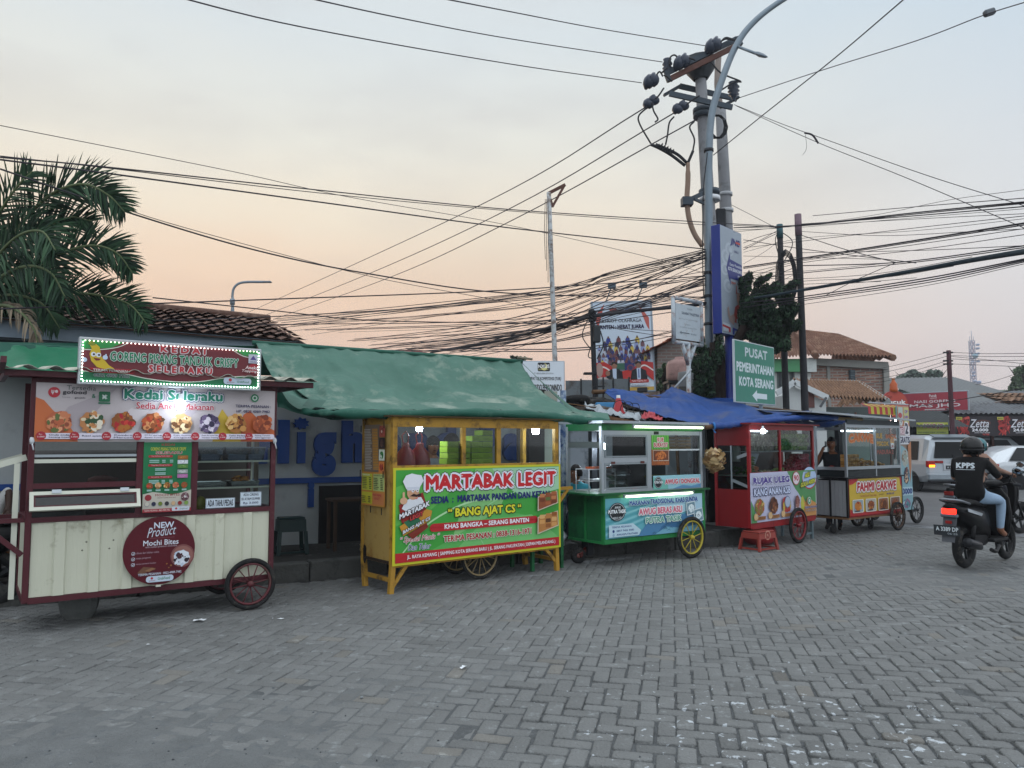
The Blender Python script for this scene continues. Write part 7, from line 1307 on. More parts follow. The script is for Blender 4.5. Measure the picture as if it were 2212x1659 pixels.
t = on(c4, 43, 'cucumber_pile', 'stack of dark green cucumbers at the left of the lower window', 'vegetable', 0, 0, 0); m = M(); rn = random.Random(4)
for k in range(22): z_ = 1.115 + .034 * (k % 8); x_ = .07 + rn.uniform(0, .06) + .02 * (k // 8); m.tube([(x_, .06 + .035 * (k // 8), z_), (x_ + .08, .065 + .035 * (k // 8), z_ + .012), (x_ + .15, .06 + .035 * (k // 8), z_)], [.012, .018, .012], rn.choice([mat('#3f5f2e', rough=.5), mat('#5a7a3a', rough=.5)]), 7)
for k in range(14): m.sph((.06 + rn.uniform(-.02, .04), .12 + .03 * (k % 8), 1.12 + rn.uniform(0, .1)), (.03, .02, .02), mat('#33502a', rough=.5), 8, 6)
m.build('cucumbers', t)
t = on(c4, 43, 'papaya_slices', 'orange papaya slices beside pale jicama in the lower left window', 'fruit', 0, 0, 0); m = M()
for k in range(6): m.sph((.30 + .015 * (k % 2), .08, 1.115 + k * .02), (.085, .03, .014), mat('#b8683a', rough=.4, var=.2), 12, 5, Matrix.Rotation(.15 * (k % 3 - 1), 3, 'Y'))
m.build('papaya', t); m = M()
for k in range(9): m.sph((.47 + k * .038, .08 + .02 * (k % 3), 1.13 + .008 * (k % 2)), (.04, .03, .028), mat('#b5a878' if k % 2 else '#c3bfae', rough=.5), 9, 6)
m.build('jicama', t)
t = on(c4, 43, 'pale_cucumber_pile', 'pale green cucumbers either side of the middle post of the red cart', 'vegetable', 0, 0, 0); m = M()
for k in range(12): m.sph((.84 + k * .032, .09 + .02 * (k % 2), 1.12 + .022 * (k % 3)), (.05, .022, .024), mat('#7f9a55' if k % 3 else '#95a868', rough=.5), 9, 6, Matrix.Rotation(-.3, 3, 'Y'))
m.build('cucumbers', t)
t = on(c4, 43, 'spring_roll_baskets', 'rows of woven dark baskets on the upper left shelf of the red cart', 'basket', 0, 0, 0); m = M(); bw_ = [mat('#6f7264', rough=.7, var=.2), mat('#53574c', rough=.7, var=.2)]
for r_ in range(4):
    for k in range(8): m.lathe((.13 + k * .1, .1 + .02 * r_, 1.49 + r_ * .06), (0, 1, 0), [(0, -.03), (.045, -.025), (.048, .02), (0, .03)], bw_[(k + r_) % 2], 8, smooth=False)
m.build('baskets', t)
t = on(c4, 43, 'white_plastic_bag', 'open white plastic bag standing behind the papaya in the red cart', 'plastic bag', .37, .16, 1.2); m = M(); wb = mat('#aeb7c6', rough=.4, var=.08); m.loft([[(r_ * math.cos(a_ * .524) * (1 + .15 * math.sin(a_ * 3)), r_ * .5 * math.sin(a_ * .524), z_) for a_ in range(12)] for r_, z_ in ((.03, 0), (.05, .05), (.10, .14), (.14, .21), (.13, .235), (.08, .19))], wb, True, True); m.build('bag', t)
t = on(c4, 43, 'stone_mortar', 'large dark grinding bowl behind the left side glass of the red cart', 'bowl', .25, .33, 1.0); m = M(); m.lathe((0, 0, -.1), (0, 0, 1), [(0, 0), (.1, 0), (.18, .1), (.2, .15), (.17, .15), (.12, .08), (0, .06)], mat('#3c3a33', rough=.8, var=.2), 20); m.build('bowl', t)
t = on(c4, 43, 'tissue_bag', 'white tissue pack hanging inside the left glass of the red cart', 'tissue', .08, .28, 1.3); m = M(); m.loft([[(.02 * sx, w_ * sy, z_) for sx, sy in ((-1, -1), (1, -1), (1, 1), (-1, 1))] for w_, z_ in ((.07, 0), (.075, .1), (.08, .2), (.05, .24))], mat('#9a9c9c', rough=.6, var=.1), True, False); m.build('pack', t)
m = M(); c_ = world(c4, (.75, .3, .06)); m.T = Matrix.Translation(c_); m.loft([[(r_ * math.cos(a_ * .524) * (1 + .12 * math.sin(a_ * 2.7)), r_ * .7 * math.sin(a_ * .524), z_) for a_ in range(12)] for r_, z_ in ((.2, -.06), (.27, 0), (.28, .12), (.25, .22), (.1, .25))], mat('#8f1d22', rough=.3, var=.2, vs=9, spec=.6), True, True); o = m.build('plastic_bag'); tag(o, 'full red plastic bag on the ground under the red cart', 'plastic bag')

# ================= cart 5 : cakwe cart
c5 = thing('food_cart', 'aluminium and glass fritter cart FAHMI CAKWE with a yellow banner and dark base', 'food cart', cart_origin(1929, 1147, 37, .08, -1.34), R(37)); W5, D5 = 1.90, .60; wd = mat('#6d5138', rough=.8, var=.2); blkm = mat('#17191c', rough=.4, var=.1); pw = mat('#8a8d90', rough=.6, var=.12, vs=2)
child_box(c5, 'base_board', -.01, -.01, .27, W5, D5, .30, wd); child_box(c5, 'front_panel', .05, .0, .301, W5 - .03, .02, .96, mat('#7a1f22')); child_box(c5, 'back_panel', .03, D5 - .02, .30, W5 - .03, D5, .95, blkm); child_box(c5, 'side_panel', W5 - .02, .03, .301, W5, D5 - .02, .96, pw)
m = M(); yy = .03
while yy < D5 - .06: m.box(.004, yy, .32, .02, yy + .066, .93, pw, .004); yy += .07
m.build('side_panel', c5)
m = M(); m.box(-.002, -.002, .301, .03, .028, .965, blkm); m.box(W5 - .03, -.002, .301, W5 + .002, .028, .965, blkm); m.box(-.004, .30, .301, .003, .335, .965, blkm); m.box(-.03, -.03, .965, W5 + .03, D5 + .03, .99, blkm); m.build('trim', c5)
m = M()
for x, y in ((.0, 0), (W5 - .04, 0), (.0, D5 - .04), (W5 - .04, D5 - .04)): m.box(x, y, .991, x + .038, y + .038, 1.93, alu)
m.box(.039, .001, 1.12, W5 - .041, .035, 1.172, alu); m.box(.98, .002, .991, 1.015, .036, 1.85, alu); m.box(.039, .001, 1.852, W5 - .041, .03, 1.90, alu); m.box(.001, .039, 1.11, .034, D5 - .041, 1.165, alu); m.box(.001, .039, 1.80, .034, D5 - .041, 1.85, alu); m.build('frame', c5)
child_box(c5, 'black_apron', .04, .008, .991, W5 - .041, .02, 1.12, mat('#1c2426', rough=.1, spec=.7)); child_box(c5, 'black_apron', .008, .04, .991, .02, D5 - .04, 1.11, mat('#1c2426', rough=.2)); child_box(c5, 'header', .04, -.004, 1.90, W5 - .04, .02, 1.985, mat('#2d3a40', rough=.4)); child_box(c5, 'counter', .04, .02, 1.12, W5 - .04, D5 - .04, 1.135, mat('#5c6062', metal=.4, rough=.4))
pane(c5, .039, 1.172, .98, 1.852, .018, glassm('#e3ecea', .05, 'f')); pane(c5, 1.016, 1.172, W5 - .041, 1.852, .018, glassm('#e3ecea', .05, 'f')); child_box(c5, 'frosted_back', 1.02, D5 - .03, 1.14, W5 - .05, D5 - .02, 1.85, mat('#7d9690', rough=.4, var=.1))
m = M(); m.bar((-1.30, -.16, 2.085), (W5 + .22, -.16, 2.0), .05, .03, alu); m.prism([(-1.3, -.14, 2.075), (W5 + .2, -.14, 1.99), (W5 + .2, .9, 2.06), (-1.3, .9, 2.15)], (0, 0, .012), mat('#aeb4b6', rough=.6)); m.build('roof', c5)
m = M(); m.cyl((.05, .1, 1.79), (.97, .1, 1.79), .015, led('#e8f2ff', 7), 10); m.build('light_tube', c5); m = M(); m.cyl((1.03, .3, 1.80), (1.2, .1, 1.80), .013, led('#e8f2ff', 6), 8); m.build('light_tube', c5)
b = Board((.055, -.006, .325), (1.80, 0, 0), (0, 0, .633), .0006); b.base(ink('#c2a53a'), .003); b.pg([(0, 0), (0, 20), (8, 12), (30, 9), (60, 8), (86, 12), (100, 24), (100, 0)], '#a8292c'); b.pg([(0, 100), (0, 84), (6, 86), (14, 94), (16, 100)], '#a8292c'); b.pg([(100, 100), (100, 70), (95, 86), (90, 100)], '#a8292c'); b.pg([(50, 98), (96, 98), (98, 60), (80, 66), (60, 80)], '#c9b144')
b.txt('FAHMI CAKWE', 13, 64, 89, 91, '#a8202a', .05, '#e3dfdc', .09, oc2='#3a1a1a', oo2=.13, shear=.1); b.txt('Sambal Kuah Cuko Ikan', 19, 50, 49, 56, '#a86a45', .01); b.txt('TERIMA PESANAN', 54, 52, 64, 55, '#4a3a20', .02); b.txt('0819 9331 9139', 69, 51, 84, 56, '#22308a', .03)
for i in range(4): x_ = 4 + i * 23.5; b.rect(x_, 8, x_ + 20, 44, '#d3cfc8', 1.5); b.rect(x_ + 1.2, 10, x_ + 18.8, 42, ('#8a9aa0', '#a3a39a', '#8a5a3a', '#7a5a48')[i], 1); b.food(x_ + 10, 26, 7, (['#b5702e', '#8d2c22', '#c98a3c'], ['#7a3c1c', '#a35c2a', '#b8843c'], ['#5c3018', '#8a4a22', '#a8682e'], ['#8a4a2a', '#a86a3a', '#6a3a22'])[i], 18, i + 3, 14); b.rect(x_ + 4, 11, x_ + 13, 14.5, '#2a2430')
b.build('banner', c5)
b = Board((.05, .016, 1.2), (.93, 0, 0), (0, 0, .62), .0005); b.txt('CAKWE', 8, 60, 96, 84, '#b5612e', .04, '#c98a5a', .06, arc=6); b.build('window_lettering', c5)
b = Board((1.02, .016, 1.2), (.83, 0, 0), (0, 0, .62), .0005); b.txt('KUE', 4, 74, 30, 90, '#a8873a', .05); b.txt('BANTAL', 44, 74, 92, 88, '#a3603a', .05); b.txt('PISCOK', 4, 52, 58, 66, '#a8873a', .05); b.txt('MADURA 2', 4, 28, 76, 42, '#7a3f35', .05); b.build('window_lettering', c5)
gold = [mat(c, rough=.6, var=.15) for c in ('#b98a4a', '#a87838', '#c99a58')]
t = on(c5, 37, 'fritter_stack', 'neat wall of pale brown fritters in the left window of the fritter cart', 'fritters', 0, 0, 1.136); m = M()
for i in range(7):
    for j in range(4): m.box(.06 + i * .068, .06, j * .062, .122 + i * .068, .15, .057 + j * .062, gold[(i + j) % 3], .008)
m.build('fritters', t)
t = on(c5, 37, 'fried_cake_heap', 'loose heap of golden fried cakes either side of the middle post of the fritter cart', 'fried snacks', 0, 0, 1.136); m = M(); rn = random.Random(8)
for k in range(60): x_ = .62 + rn.random() * .95; h_ = .13 * max(.2, 1 - abs(x_ - .68) * 1.0); m.sph((x_, .08 + rn.random() * .15, .03 + rn.random() * h_), (.036, .03, .022), rn.choice(gold), 8, 5, None, .12)
m.build('fried_cakes', t); 
m = M(); q5 = onplane(c5.location, R(37))(2050, 0)
p_ = local(c5, P(2050 - 0, 940, 15)); 
wheel(c5, 1.525, -.085, .258, .258, .05, mat('#4a3a30', rough=.7, var=.2), 12, .04); wheel(c5, 1.525, D5 + .08, .258, .258, .05, mat('#4a3a30', rough=.7, var=.2), 12, .04); m = M(); m.cyl((1.525, -.08, .258), (1.525, D5 + .08, .258), .013, blk, 8); m.build('axle', c5)
for x, y in ((.12, .35), (1.28, .3), (W5 + .0, .1)):
    m = M(); m.lathe((x, y, .085 if x < W5 - .1 else .2), (0, 1, 0), [(.02, -.02), (.07, -.022), (.085, -.01), (.085, .01), (.07, .022), (.02, .02)], rub, 16); m.box(x - .03, y - .035, .085 if x < W5 - .1 else .2, x + .03, y - .026, .268, blk); m.box(x - .03, y + .026, .085 if x < W5 - .1 else .2, x + .03, y + .035, .268, blk); m.build('caster', c5)
# ================= cart 6 : tall teal drinks cart
c6 = thing('food_cart', 'tall teal drinks cart with a striped awning and BELI 2 GRATIS sign by the van', 'food cart', cart_origin(1988, 1131, 37, .05, -.64), R(37))
tl = mat('#6a99a3', rough=.45, var=.15, vs=3); c6p = mat('#8fb0b8', rough=.4, var=.2, vs=5)
child_box(c6, 'body', .0, .03, .28, .55, .9, 1.10, tl); child_box(c6, 'tall_panel', -.01, .0, .28, .45, .029, 2.30, c6p)
m = M(); m.box(.50, .4, 1.1, .53, .43, 2.15, rust); m.box(.02, .85, 1.1, .05, .88, 2.2, rust); m.build('awning_post', c6)
b = Board((-.008, -.002, .285), (.455, 0, 0), (0, 0, 2.01), .0008)
b.rect(0, 0, 100, 100, '#8d7a6c'); b.pg([(0, 60), (30, 76), (75, 70), (100, 80), (100, 100), (0, 100)], '#b57a58'); b.rect(6, 88, 46, 99, '#a8b8b0'); b.rect(54, 84, 96, 99, '#b5b87a'); b.txt('OP', 60, 93, 88, 96.5, '#7a4a9a', .05); b.txt('JUBO', 56, 87.5, 92, 91, '#7a4a9a', .05); b.ell(22, 91, 16, '#a8404a', 2.6); b.ell(26, 84, 14, '#c9cfcf', 3); b.txt('7', 20, 82.5, 34, 85.5, '#2a4a4a', .05)
b.rect(6, 72, 98, 80.5, '#d5d0d0'); b.rect(6, 72.5, 40, 80, '#8d3a50'); b.txt('BELI', 8, 73, 54, 79, '#d8c6cc', .05, '#8a2a40', .08); b.txt('2', 55, 73, 84, 84, '#26283f', .05, '#d8d8dc', .1); b.rect(2, 63, 94, 71.5, '#cfd3d8'); b.txt('GRATIS', 4, 64, 92, 70.5, '#2a2c4a', .05)
b.pg([(0, 0), (0, 60), (20, 62), (60, 58), (100, 50), (100, 0)], '#7fa6b0'); b.food(45, 50, 34, ['#a3a8a0', '#7a6a58', '#8a9a90', '#c9cfca'], 26, 4, 9); b.pg([(70, 62), (100, 66), (96, 40), (84, 26), (74, 44)], '#a8704c'); b.food(50, 33, 26, ['#3a3a44', '#7a4a3c', '#c9a888', '#5a7a8a'], 26, 5, 9); b.food(40, 6, 40, ['#4f8a92', '#a8c9cf', '#3a6a78', '#8a5a7a'], 30, 6, 5); b.rect(4, 14, 96, 22, '#a9c6d0'); b.txt('3000', 8, 15, 92, 21, '#1f3a78', .06); b.build('poster', c6)
m = M(); n_ = 14
for k in range(n_):
    x_ = -1.0 + k * 1.45 / n_; cc = mat('#a8a23c' if k % 2 else '#9a2f38', rough=.7, var=.1); x2 = x_ + 1.45 / n_
    m.add([(x_, .2, 2.32), (x2, .2, 2.32), (x2, .05, 2.26), (x_, .05, 2.26), (x_, .04, 2.12), (x2, .04, 2.12)], [(0, 3, 2, 1), (3, 4, 5, 2)], cc)
m.build('striped_awning', c6); m = M()
for k in range(5):
    x_ = .45 + k * .1; m.add([(x_, .6, 2.3), (x_ + .1, .6, 2.3), (x_ + .1, .5, 2.15), (x_, .5, 2.15)], [(0, 3, 2, 1)], mat('#a8a23c' if k % 2 else '#9a2f38', rough=.7, var=.1))
m.build('striped_awning', c6); child_box(c6, 'awning_bar', -1.0, .02, 2.325, .5, .05, 2.345, alu)
b = Board((.46, .39, 1.45), (.14, 0, 0), (0, 0, .24), .001); b.rect(0, 55, 100, 100, '#c08a2e'); b.txt('TEH', 10, 62, 90, 92, '#7a2a20', .05); b.rect(0, 5, 100, 50, '#cfcfd0'); b.txt('LAKU', 6, 12, 94, 42, '#8a2a2a', .05); b.build('small_sign', c6)
wheel(c6, .62, .0, .265, .265, .055, mat('#2c2c2e', rough=.7), 8, .05); wheel(c6, .62, .85, .265, .265, .055, mat('#2c2c2e', rough=.7), 8, .05); m = M(); m.cyl((.62, -.02, .265), (.62, .9, .265), .014, blk, 8); m.box(.35, .0, .24, .66, .05, .29, blk); m.build('axle', c6)
bulb(c6, .62, .3, 2.02, .06, 26)

# ================= stools and small things on the ground
def stool(name, lab, loc, rz, c, h=.27, w_=.16, grp=None, mark=False):
    t = thing(name, lab, 'stool', loc, rz, grp); sm_ = mat(c, rough=.4, var=.15, vs=6); m = M(); m.box(-w_ * .95, -w_ * .72, h - .025, w_ * .95, w_ * .72, h, sm_, .008); m.build('seat', t)
    m = M(); hb_ = h * .38
    for s_ in (-1, 1): m.prism([(-w_ * .96, s_ * w_ * .75 - .006, h - .026), (w_ * .96, s_ * w_ * .75 - .006, h - .026), (w_ * 1.0, s_ * w_ * .8 - .006, h - hb_), (-w_ * 1.0, s_ * w_ * .8 - .006, h - hb_)], (0, .012, 0), sm_); m.prism([(s_ * w_ * .97 - .006, -w_ * .75, h - .026), (s_ * w_ * .97 - .006, w_ * .75, h - .026), (s_ * w_ - .006, w_ * .8, h - hb_), (s_ * w_ - .006, -w_ * .8, h - hb_)], (.012, 0, 0), sm_)
    m.build('apron', t)
    for sx in (-1, 1):
        for sy in (-1, 1): m = M(); m.bar((sx * w_ * .96, sy * w_ * .76, h - hb_), (sx * w_ * 1.08, sy * w_ * .88, 0), .045, .03, sm_, (0, 1, 0)); m.build('leg', t)
    m = M(); m.bar((-w_, -w_ * .84, .03), (w_, -w_ * .84, .03), .02, .025, sm_); m.bar((-w_ * 1.04, -w_ * .8, .03), (-w_ * 1.04, w_ * .8, .03), .02, .025, sm_); m.bar((w_ * 1.04, -w_ * .8, .03), (w_ * 1.04, w_ * .8, .03), .02, .025, sm_); m.build('stretcher', t)
    if mark: b = Board((-w_ * .5, -w_ * .82, h - hb_ * .92), (w_, 0, 0), (0, 0, hb_ * .75)); b.ell(50, 50, 34, '#b98a7a'); b.ell(50, 50, 26, c); b.txt('R', 38, 30, 62, 72, '#b98a7a', .03); b.build('stamp', t)
    return t
stool('plastic_stool', 'low red brown plastic stool propping the left corner of the red cart', world(c4, (.17, -.02, 0)), R(36), '#8a3a32', .285, .2, mark=True)
tealc = '#0c2626'; stool('plastic_stool', 'dark teal plastic stool on the sidewalk right of the cream cart', KP(.35, .8, .22), KA, tealc, .45, .16); stool('plastic_stool', 'second dark teal stool stacked with shadows nearer the cream cart wheel', KP(-.25, .95, .22), KA + .2, tealc, .45, .16)
t = thing('small_table', 'low wooden side table in the gloom left of the yellow cart', 'table', KP(1.15, .9, .22), KA); dw = mat('#3a2c22', rough=.8, var=.2); child_box(t, 'tabletop', -.3, -.2, .62, .3, .2, .65, dw)
for x, y in ((-.28, -.18), (.24, -.18), (-.28, .14), (.24, .14)): child_box(t, 'leg', x, y, 0, x + .04, y + .04, .62, dw)
m = M(); m.T = Matrix.Translation(KP(1.25, .35, .30)); m.sph((0, 0, 0), (.16, .12, .09), mat('#6a6350', rough=.6, var=.35, vs=12), 12, 8, None, .15); o = m.build('rubbish_sack'); tag(o, 'crumpled pale rubbish sack on the kerb beside the yellow cart', 'sack')
gt = thing('gas_table', 'green metal work table between the yellow and green carts', 'table', world(c3, (-.55, .55, 0)), R(36.6)); child_box(gt, 'tabletop', -.35, -.2, .86, .2, .3, .89, gr2)
for x, y in ((-.33, -.18), (.14, -.18), (-.33, .24), (.14, .24)): child_box(gt, 'leg', x, y, 0, x + .04, y + .04, .86, gr2)
m = M(); m.T = Matrix.Translation(world(c3, (-.45, .6, .35))); m.sph((0, 0, .3), (.16, .12, .12), mat('#5a4a44', var=.3), 10, 7, None, .1); m.sph((.05, 0, .0), (.2, .15, .13), mat('#8a9296', var=.3, rough=.3), 10, 7, None, .12); o = m.build('utensil_bundle'); tag(o, 'jumble of wrapped utensils under the green work table', 'bundle')

# ================= tarpaulins
grt = mat('#456a5d', rough=.65, var=.16, vs=2.2, bump=.7, bs=5, dirt=('#7f8f82', .3, 1.6)); grd = mat('#1f5647', rough=.5, var=.12, vs=2, bump=.4, bs=5, dirt=('#4a7264', .12, 3))
def cloth(rows, nu, nv, mt, amp=.02, fr=3., seed=0, thick=.006, sub=4):
    """rows: list of lists of world points (each row runs along the sheet)"""
    rr = [smooth_pts(r, sub) for r in rows]; K = 40
    def samp(r, s): x = s * (len(r) - 1.0001); j = int(x); return r[j].lerp(r[j + 1], x - j)
    cols_ = [smooth_pts([samp(r, i / nu) for r in rr], 6) if len(rr) > 2 else [samp(r, i / nu) for r in rr] for i in range(nu + 1)]
    m = M()
    def fn(s, t): 
        p_ = samp(cols_[round(s * nu)], t); e = math.sin(math.pi * min(1, max(0, t))) ** .5
        return p_ + Vector((0, -.3, 1)) * (amp * (.3 + e) * mnoise.noise(Vector((s * fr * 2.5 + seed, t * fr, seed))) * 1.6 + amp * .5 * mnoise.noise(Vector((s * fr * 9, t * fr * 1.5 + s * 6, seed + 3))) + amp * .28 * (1 - abs(mnoise.noise(Vector((s * fr * 3.4 + t * 2, t * fr * 1.1 - s * 3, seed + 9))))) ** 9)
    m.grid(fn, nu, nv, mt, True, thick); return m
gtp = thing('green_tarpaulin', 'large faded green tarpaulin stretched over the yellow cart', 'tarpaulin', world(c2, (0, 0, 0)), 0); gO = Vector(gtp.location)
def gp_(u, v, Y): return P(u, v, Y) - gO
top = [gp_(553, 742, 9.6), gp_(750, 757, 10.1), gp_(950, 770, 10.7), gp_(1122, 780, 11.3)]
mid = [gp_(592, 820, 9.0), gp_(780, 832, 9.5), gp_(980, 842, 10.1), gp_(1162, 842, 10.7)]
low = [gp_(640, 884, 8.2), gp_(800, 885, 8.75), gp_(1000, 886, 9.3), gp_(1240, 893, 10.0)]
cloth([top, mid, low][::-1], 150, 50, grt, .065, 2.6, 3).build('sheet', gtp)
fro = [gp_(652, 888, 7.95), gp_(720, 892, 8.05), gp_(850, 895, 8.4), gp_(1000, 892, 8.85), gp_(1150, 897, 9.5), gp_(1240, 906, 9.9), gp_(1318, 914, 10.2)]
m = M(); q = smooth_pts(fro, 6); n_ = len(q); m.tube(q, [(.055 if i > 6 else .03) + .012 * math.sin(i * 1.7) for i in range(n_)], grd, 10); m.build('rolled_edge', gtp)
m = M(); m.tube([gp_(545, 740, 9.6), gp_(1128, 781, 11.3)], .03, grd, 8); m.tube([gp_(1118, 772, 11.25), gp_(1150, 776, 11.3)], .018, mat('#7a7466'), 6); m.build('ridge_pole', gtp)
m = M(); 
for i in range(n_ - 1):
    a_, b_ = q[i], q[i + 1]; m.add([a_ + Vector((0, .0, .05)), b_ + Vector((0, .0, .05)), b_ + Vector((0, .25, .14)), a_ + Vector((0, .25, .14))], [(0, 1, 2, 3)], grt if i > 3 else grd)
m.build('front_flap', gtp)
rp = [gp_(1240, 892, 10.1), gp_(1122, 780, 11.3)]; m = cloth([[gp_(1318, 911, 10.2), gp_(1262, 900, 10.6), gp_(1230, 885, 11.)], [gp_(1235, 890, 10.0), gp_(1185, 840, 10.7), gp_(1124, 780, 11.3)]], 12, 6, grt, .01); m.build('corner_flap', gtp)
m = cloth([[gp_(600, 880, 9.4), gp_(700, 905, 9.2), gp_(800, 905, 9.2)], [gp_(590, 800, 9.3), gp_(680, 870, 8.6), gp_(760, 890, 8.5)]], 14, 6, grd, .02); m.build('hanging_fold', gtp)
m = M(); m.tube(smooth_pts([gp_(780, 900, 8.6), gp_(800, 930, 8.8), gp_(835, 965, 9)]), .005, blk, 4); m.build('tie_rope', gtp)
m = M()
for (u, v, Y) in ((560, 745, 9.62), (1120, 785, 11.3)): a_ = gp_(u, v, Y); b_ = Vector((a_.x, a_.y, .2 - gO.z)); m.tube([a_, b_], .03, mat('#5a5248', rough=.9), 8)
m.build('support_pole', gtp)
m = M(); wt_ = [KP(wu_, WD, 2.40) - gO for wu_ in (-1.2, 3.9)]; m.grid(lambda a_, b_: (gp_(553, 744, 9.65) * (1 - a_) + gp_(1122, 782, 11.35) * a_) * (1 - b_ * .8) + (wt_[0] * (1 - a_) + wt_[1] * a_) * b_ * .8, 4, 2, grd, True, .004); m.build('shade_sheet', gtp)  # unseen sheet added behind the ridge to darken the recess below
g2 = thing('green_tarpaulin', 'darker green tarpaulin strip behind the cream cart at the left edge', 'tarpaulin', P(60, 780, 8.9), 0); gO2 = Vector(g2.location)
cloth([[P(u, v, 8.3) - gO2 for u, v in ((-60, 806), (60, 805), (170, 812), (300, 820))], [P(u, v, 9.1) - gO2 for u, v in ((-60, 742), (60, 745), (170, 752), (300, 760))]], 40, 10, mat('#1d6a4c', rough=.5, var=.12, vs=2, bump=.3, bs=5), .02, 3, 7).build('sheet', g2)
m = M(); wa_ = [KP(q_2, WD, 2.38) - gO2 for q_2 in (-5.5, -1.0)]; m.grid(lambda a_, b_: ((P(-120, 738, 9.1) - gO2) * (1 - a_) + (P(553, 747, 9.4) - gO2) * a_) * (1 - b_) + (wa_[0] * (1 - a_) + wa_[1] * a_) * b_, 4, 2, grd, True, .004); m.build('shade_sheet', g2)  # hidden sheet added to keep skylight out behind the cream cart
m = M(); m.tube([P(-60, 742, 9.12) - gO2, P(300, 760, 9.12) - gO2], .03, grd, 8); m.tube([P(-60, 806, 8.28) - gO2, P(300, 821, 8.28) - gO2], .022, grd, 8); m.build('rolled_edge', g2)
bl = mat('#1d4380', rough=.6, var=.2, vs=2, bump=.7, bs=5, dirt=('#4a5472', .34, 1.5)); bl2 = mat('#1b4182', rough=.5, var=.15, vs=2, bump=.4, bs=6)
bt = thing('blue_tarpaulin', 'blue tarpaulin peaked over a pole above the red cart', 'tarpaulin', world(c4, (0, 0, 0)), 0); bO = Vector(bt.location)
def bp(u, v, Y): return P(u, v, Y) - bO
fr_ = onplane(Vector(c4.location) + Vector((math.sin(R(43)), -math.cos(R(43)), 0)) * .22, R(43))
edge = [bp(1306, 848, 13.6), bp(1380, 884, 12.6), bp(1436, 901, 12.0), bp(1512, 916, 11.45), bp(1545, 921, 11.25), bp(1610, 912, 11.7), bp(1720, 902, 12.6), bp(1838, 905, 13.4)]
mid_ = [bp(1312, 845, 13.8), bp(1390, 862, 13.4), bp(1450, 872, 13.1), bp(1530, 890, 12.8), bp(1610, 892, 12.9), bp(1690, 895, 13.4), bp(1760, 899, 13.8), bp(1842, 903, 14.0)]
back_ = [bp(1318, 842, 14.2), bp(1386, 850, 14.2), bp(1428, 853, 14.2), bp(1455, 835, 14.2), bp(1490, 850, 14.3), bp(1580, 876, 14.6), bp(1680, 886, 14.8), bp(1850, 900, 15.0)]
cloth([edge, mid_, back_], 150, 50, bl, .065, 3, 5).build('sheet', bt)
cloth([[bp(1480, 868, 14.6), bp(1560, 872, 14.7), bp(1606, 884, 14.8)], [bp(1470, 842, 15), bp(1520, 858, 15.2), bp(1580, 860, 15.4)]], 16, 6, bl2, .02).build('back_fold', bt)
m = M(); q = smooth_pts([bp(1538, 921, 11.2), bp(1570, 919, 11.4), bp(1610, 914, 11.7), bp(1665, 908, 12.1), bp(1740, 902, 12.6), bp(1806, 903, 13.2)], 6); m.tube(q, [.045 + .008 * math.sin(i * 2.1) for i in range(len(q))], bl2, 10); m.build('rolled_edge', bt)
m = M(); m.tube([bp(1280, 847, 13.7), bp(1306, 846, 13.8)], .04, mat('#5c4632', rough=.9, var=.2), 8); m.tube([bp(1513, 924, 11.05), bp(1545, 921, 11.25)], .035, mat('#5c4632', rough=.9, var=.2), 8); m.tube([bp(1800, 904, 13.15), bp(1862, 906, 13.6)], .03, mat('#8a7a5c', rough=.8), 8); m.tube([bp(1306, 846, 13.8), bp(1840, 900, 15.2)], .02, mat('#5c4632'), 6); m.build('bamboo_pole', bt)
m = M(); m.tube(smooth_pts([bp(1545, 918, 11.2), bp(1542, 930, 11.2), bp(1546, 935, 11.2)]), .012, mat('#2f74b8'), 5); m.tube([bp(1542, 921, 11.2) + Vector((0, .05 * math.cos(a_), .05 * math.sin(a_))) for a_ in np.arange(0, 6.2, .8)], .014, mat('#2f74b8'), 5, closed=True); m.build('tie_rope', bt)
m = M(); a_ = bp(1455, 838, 14.2); m.tube([a_, Vector((a_.x + .1, a_.y, .2 - bO.z))], .03, wd, 8); m.tube([bp(1457, 838, 14.2), bp(1493, 798, 14.4)], .018, mat('#a3aaae'), 6); m.build('support_pole', bt)
cloth([[bp(1690, 902, 13.0), bp(1740, 910, 13.2), bp(1850, 908, 13.6)], [bp(1680, 905, 14.3), bp(1750, 930, 14.3), bp(1820, 914, 14.3)]], 14, 6, bl2, .03).build('hanging_fold', bt)

# ================= clutter on the lean-to roof
lr = thing('lean_to_roof', 'low corrugated sheet roof loaded with junk between the green and blue tarpaulins', 'roof', P(1340, 900, 12.6), 0); lO = Vector(lr.location)
def lp(u, v, Y): return P(u, v, Y) - lO
m = M(); A_, B_, C_, D_ = lp(1196, 894, 11.9), lp(1500, 926, 12.1), lp(1490, 870, 14.8), lp(1215, 868, 14.2)
m.grid(lambda s, t: (A_ * (1 - s) + B_ * s) * (1 - t) + (D_ * (1 - s) + C_ * s) * t + Vector((0, 0, .022 * math.sin(s * 150))), 120, 4, mat('#4c4b48', rough=.9, var=.3, vs=3), True, .006); m.build('sheet', lr)
m = M(); m.bar(A_ + Vector((0, 0, -.06)), B_ + Vector((0, 0, -.06)), .06, .07, mat('#3a2c22', rough=.9)); m.bar(lp(1225, 885, 12), lp(1420, 922, 11.7), .05, .05, mat('#6a4e38', rough=.9)); m.build('beam', lr)
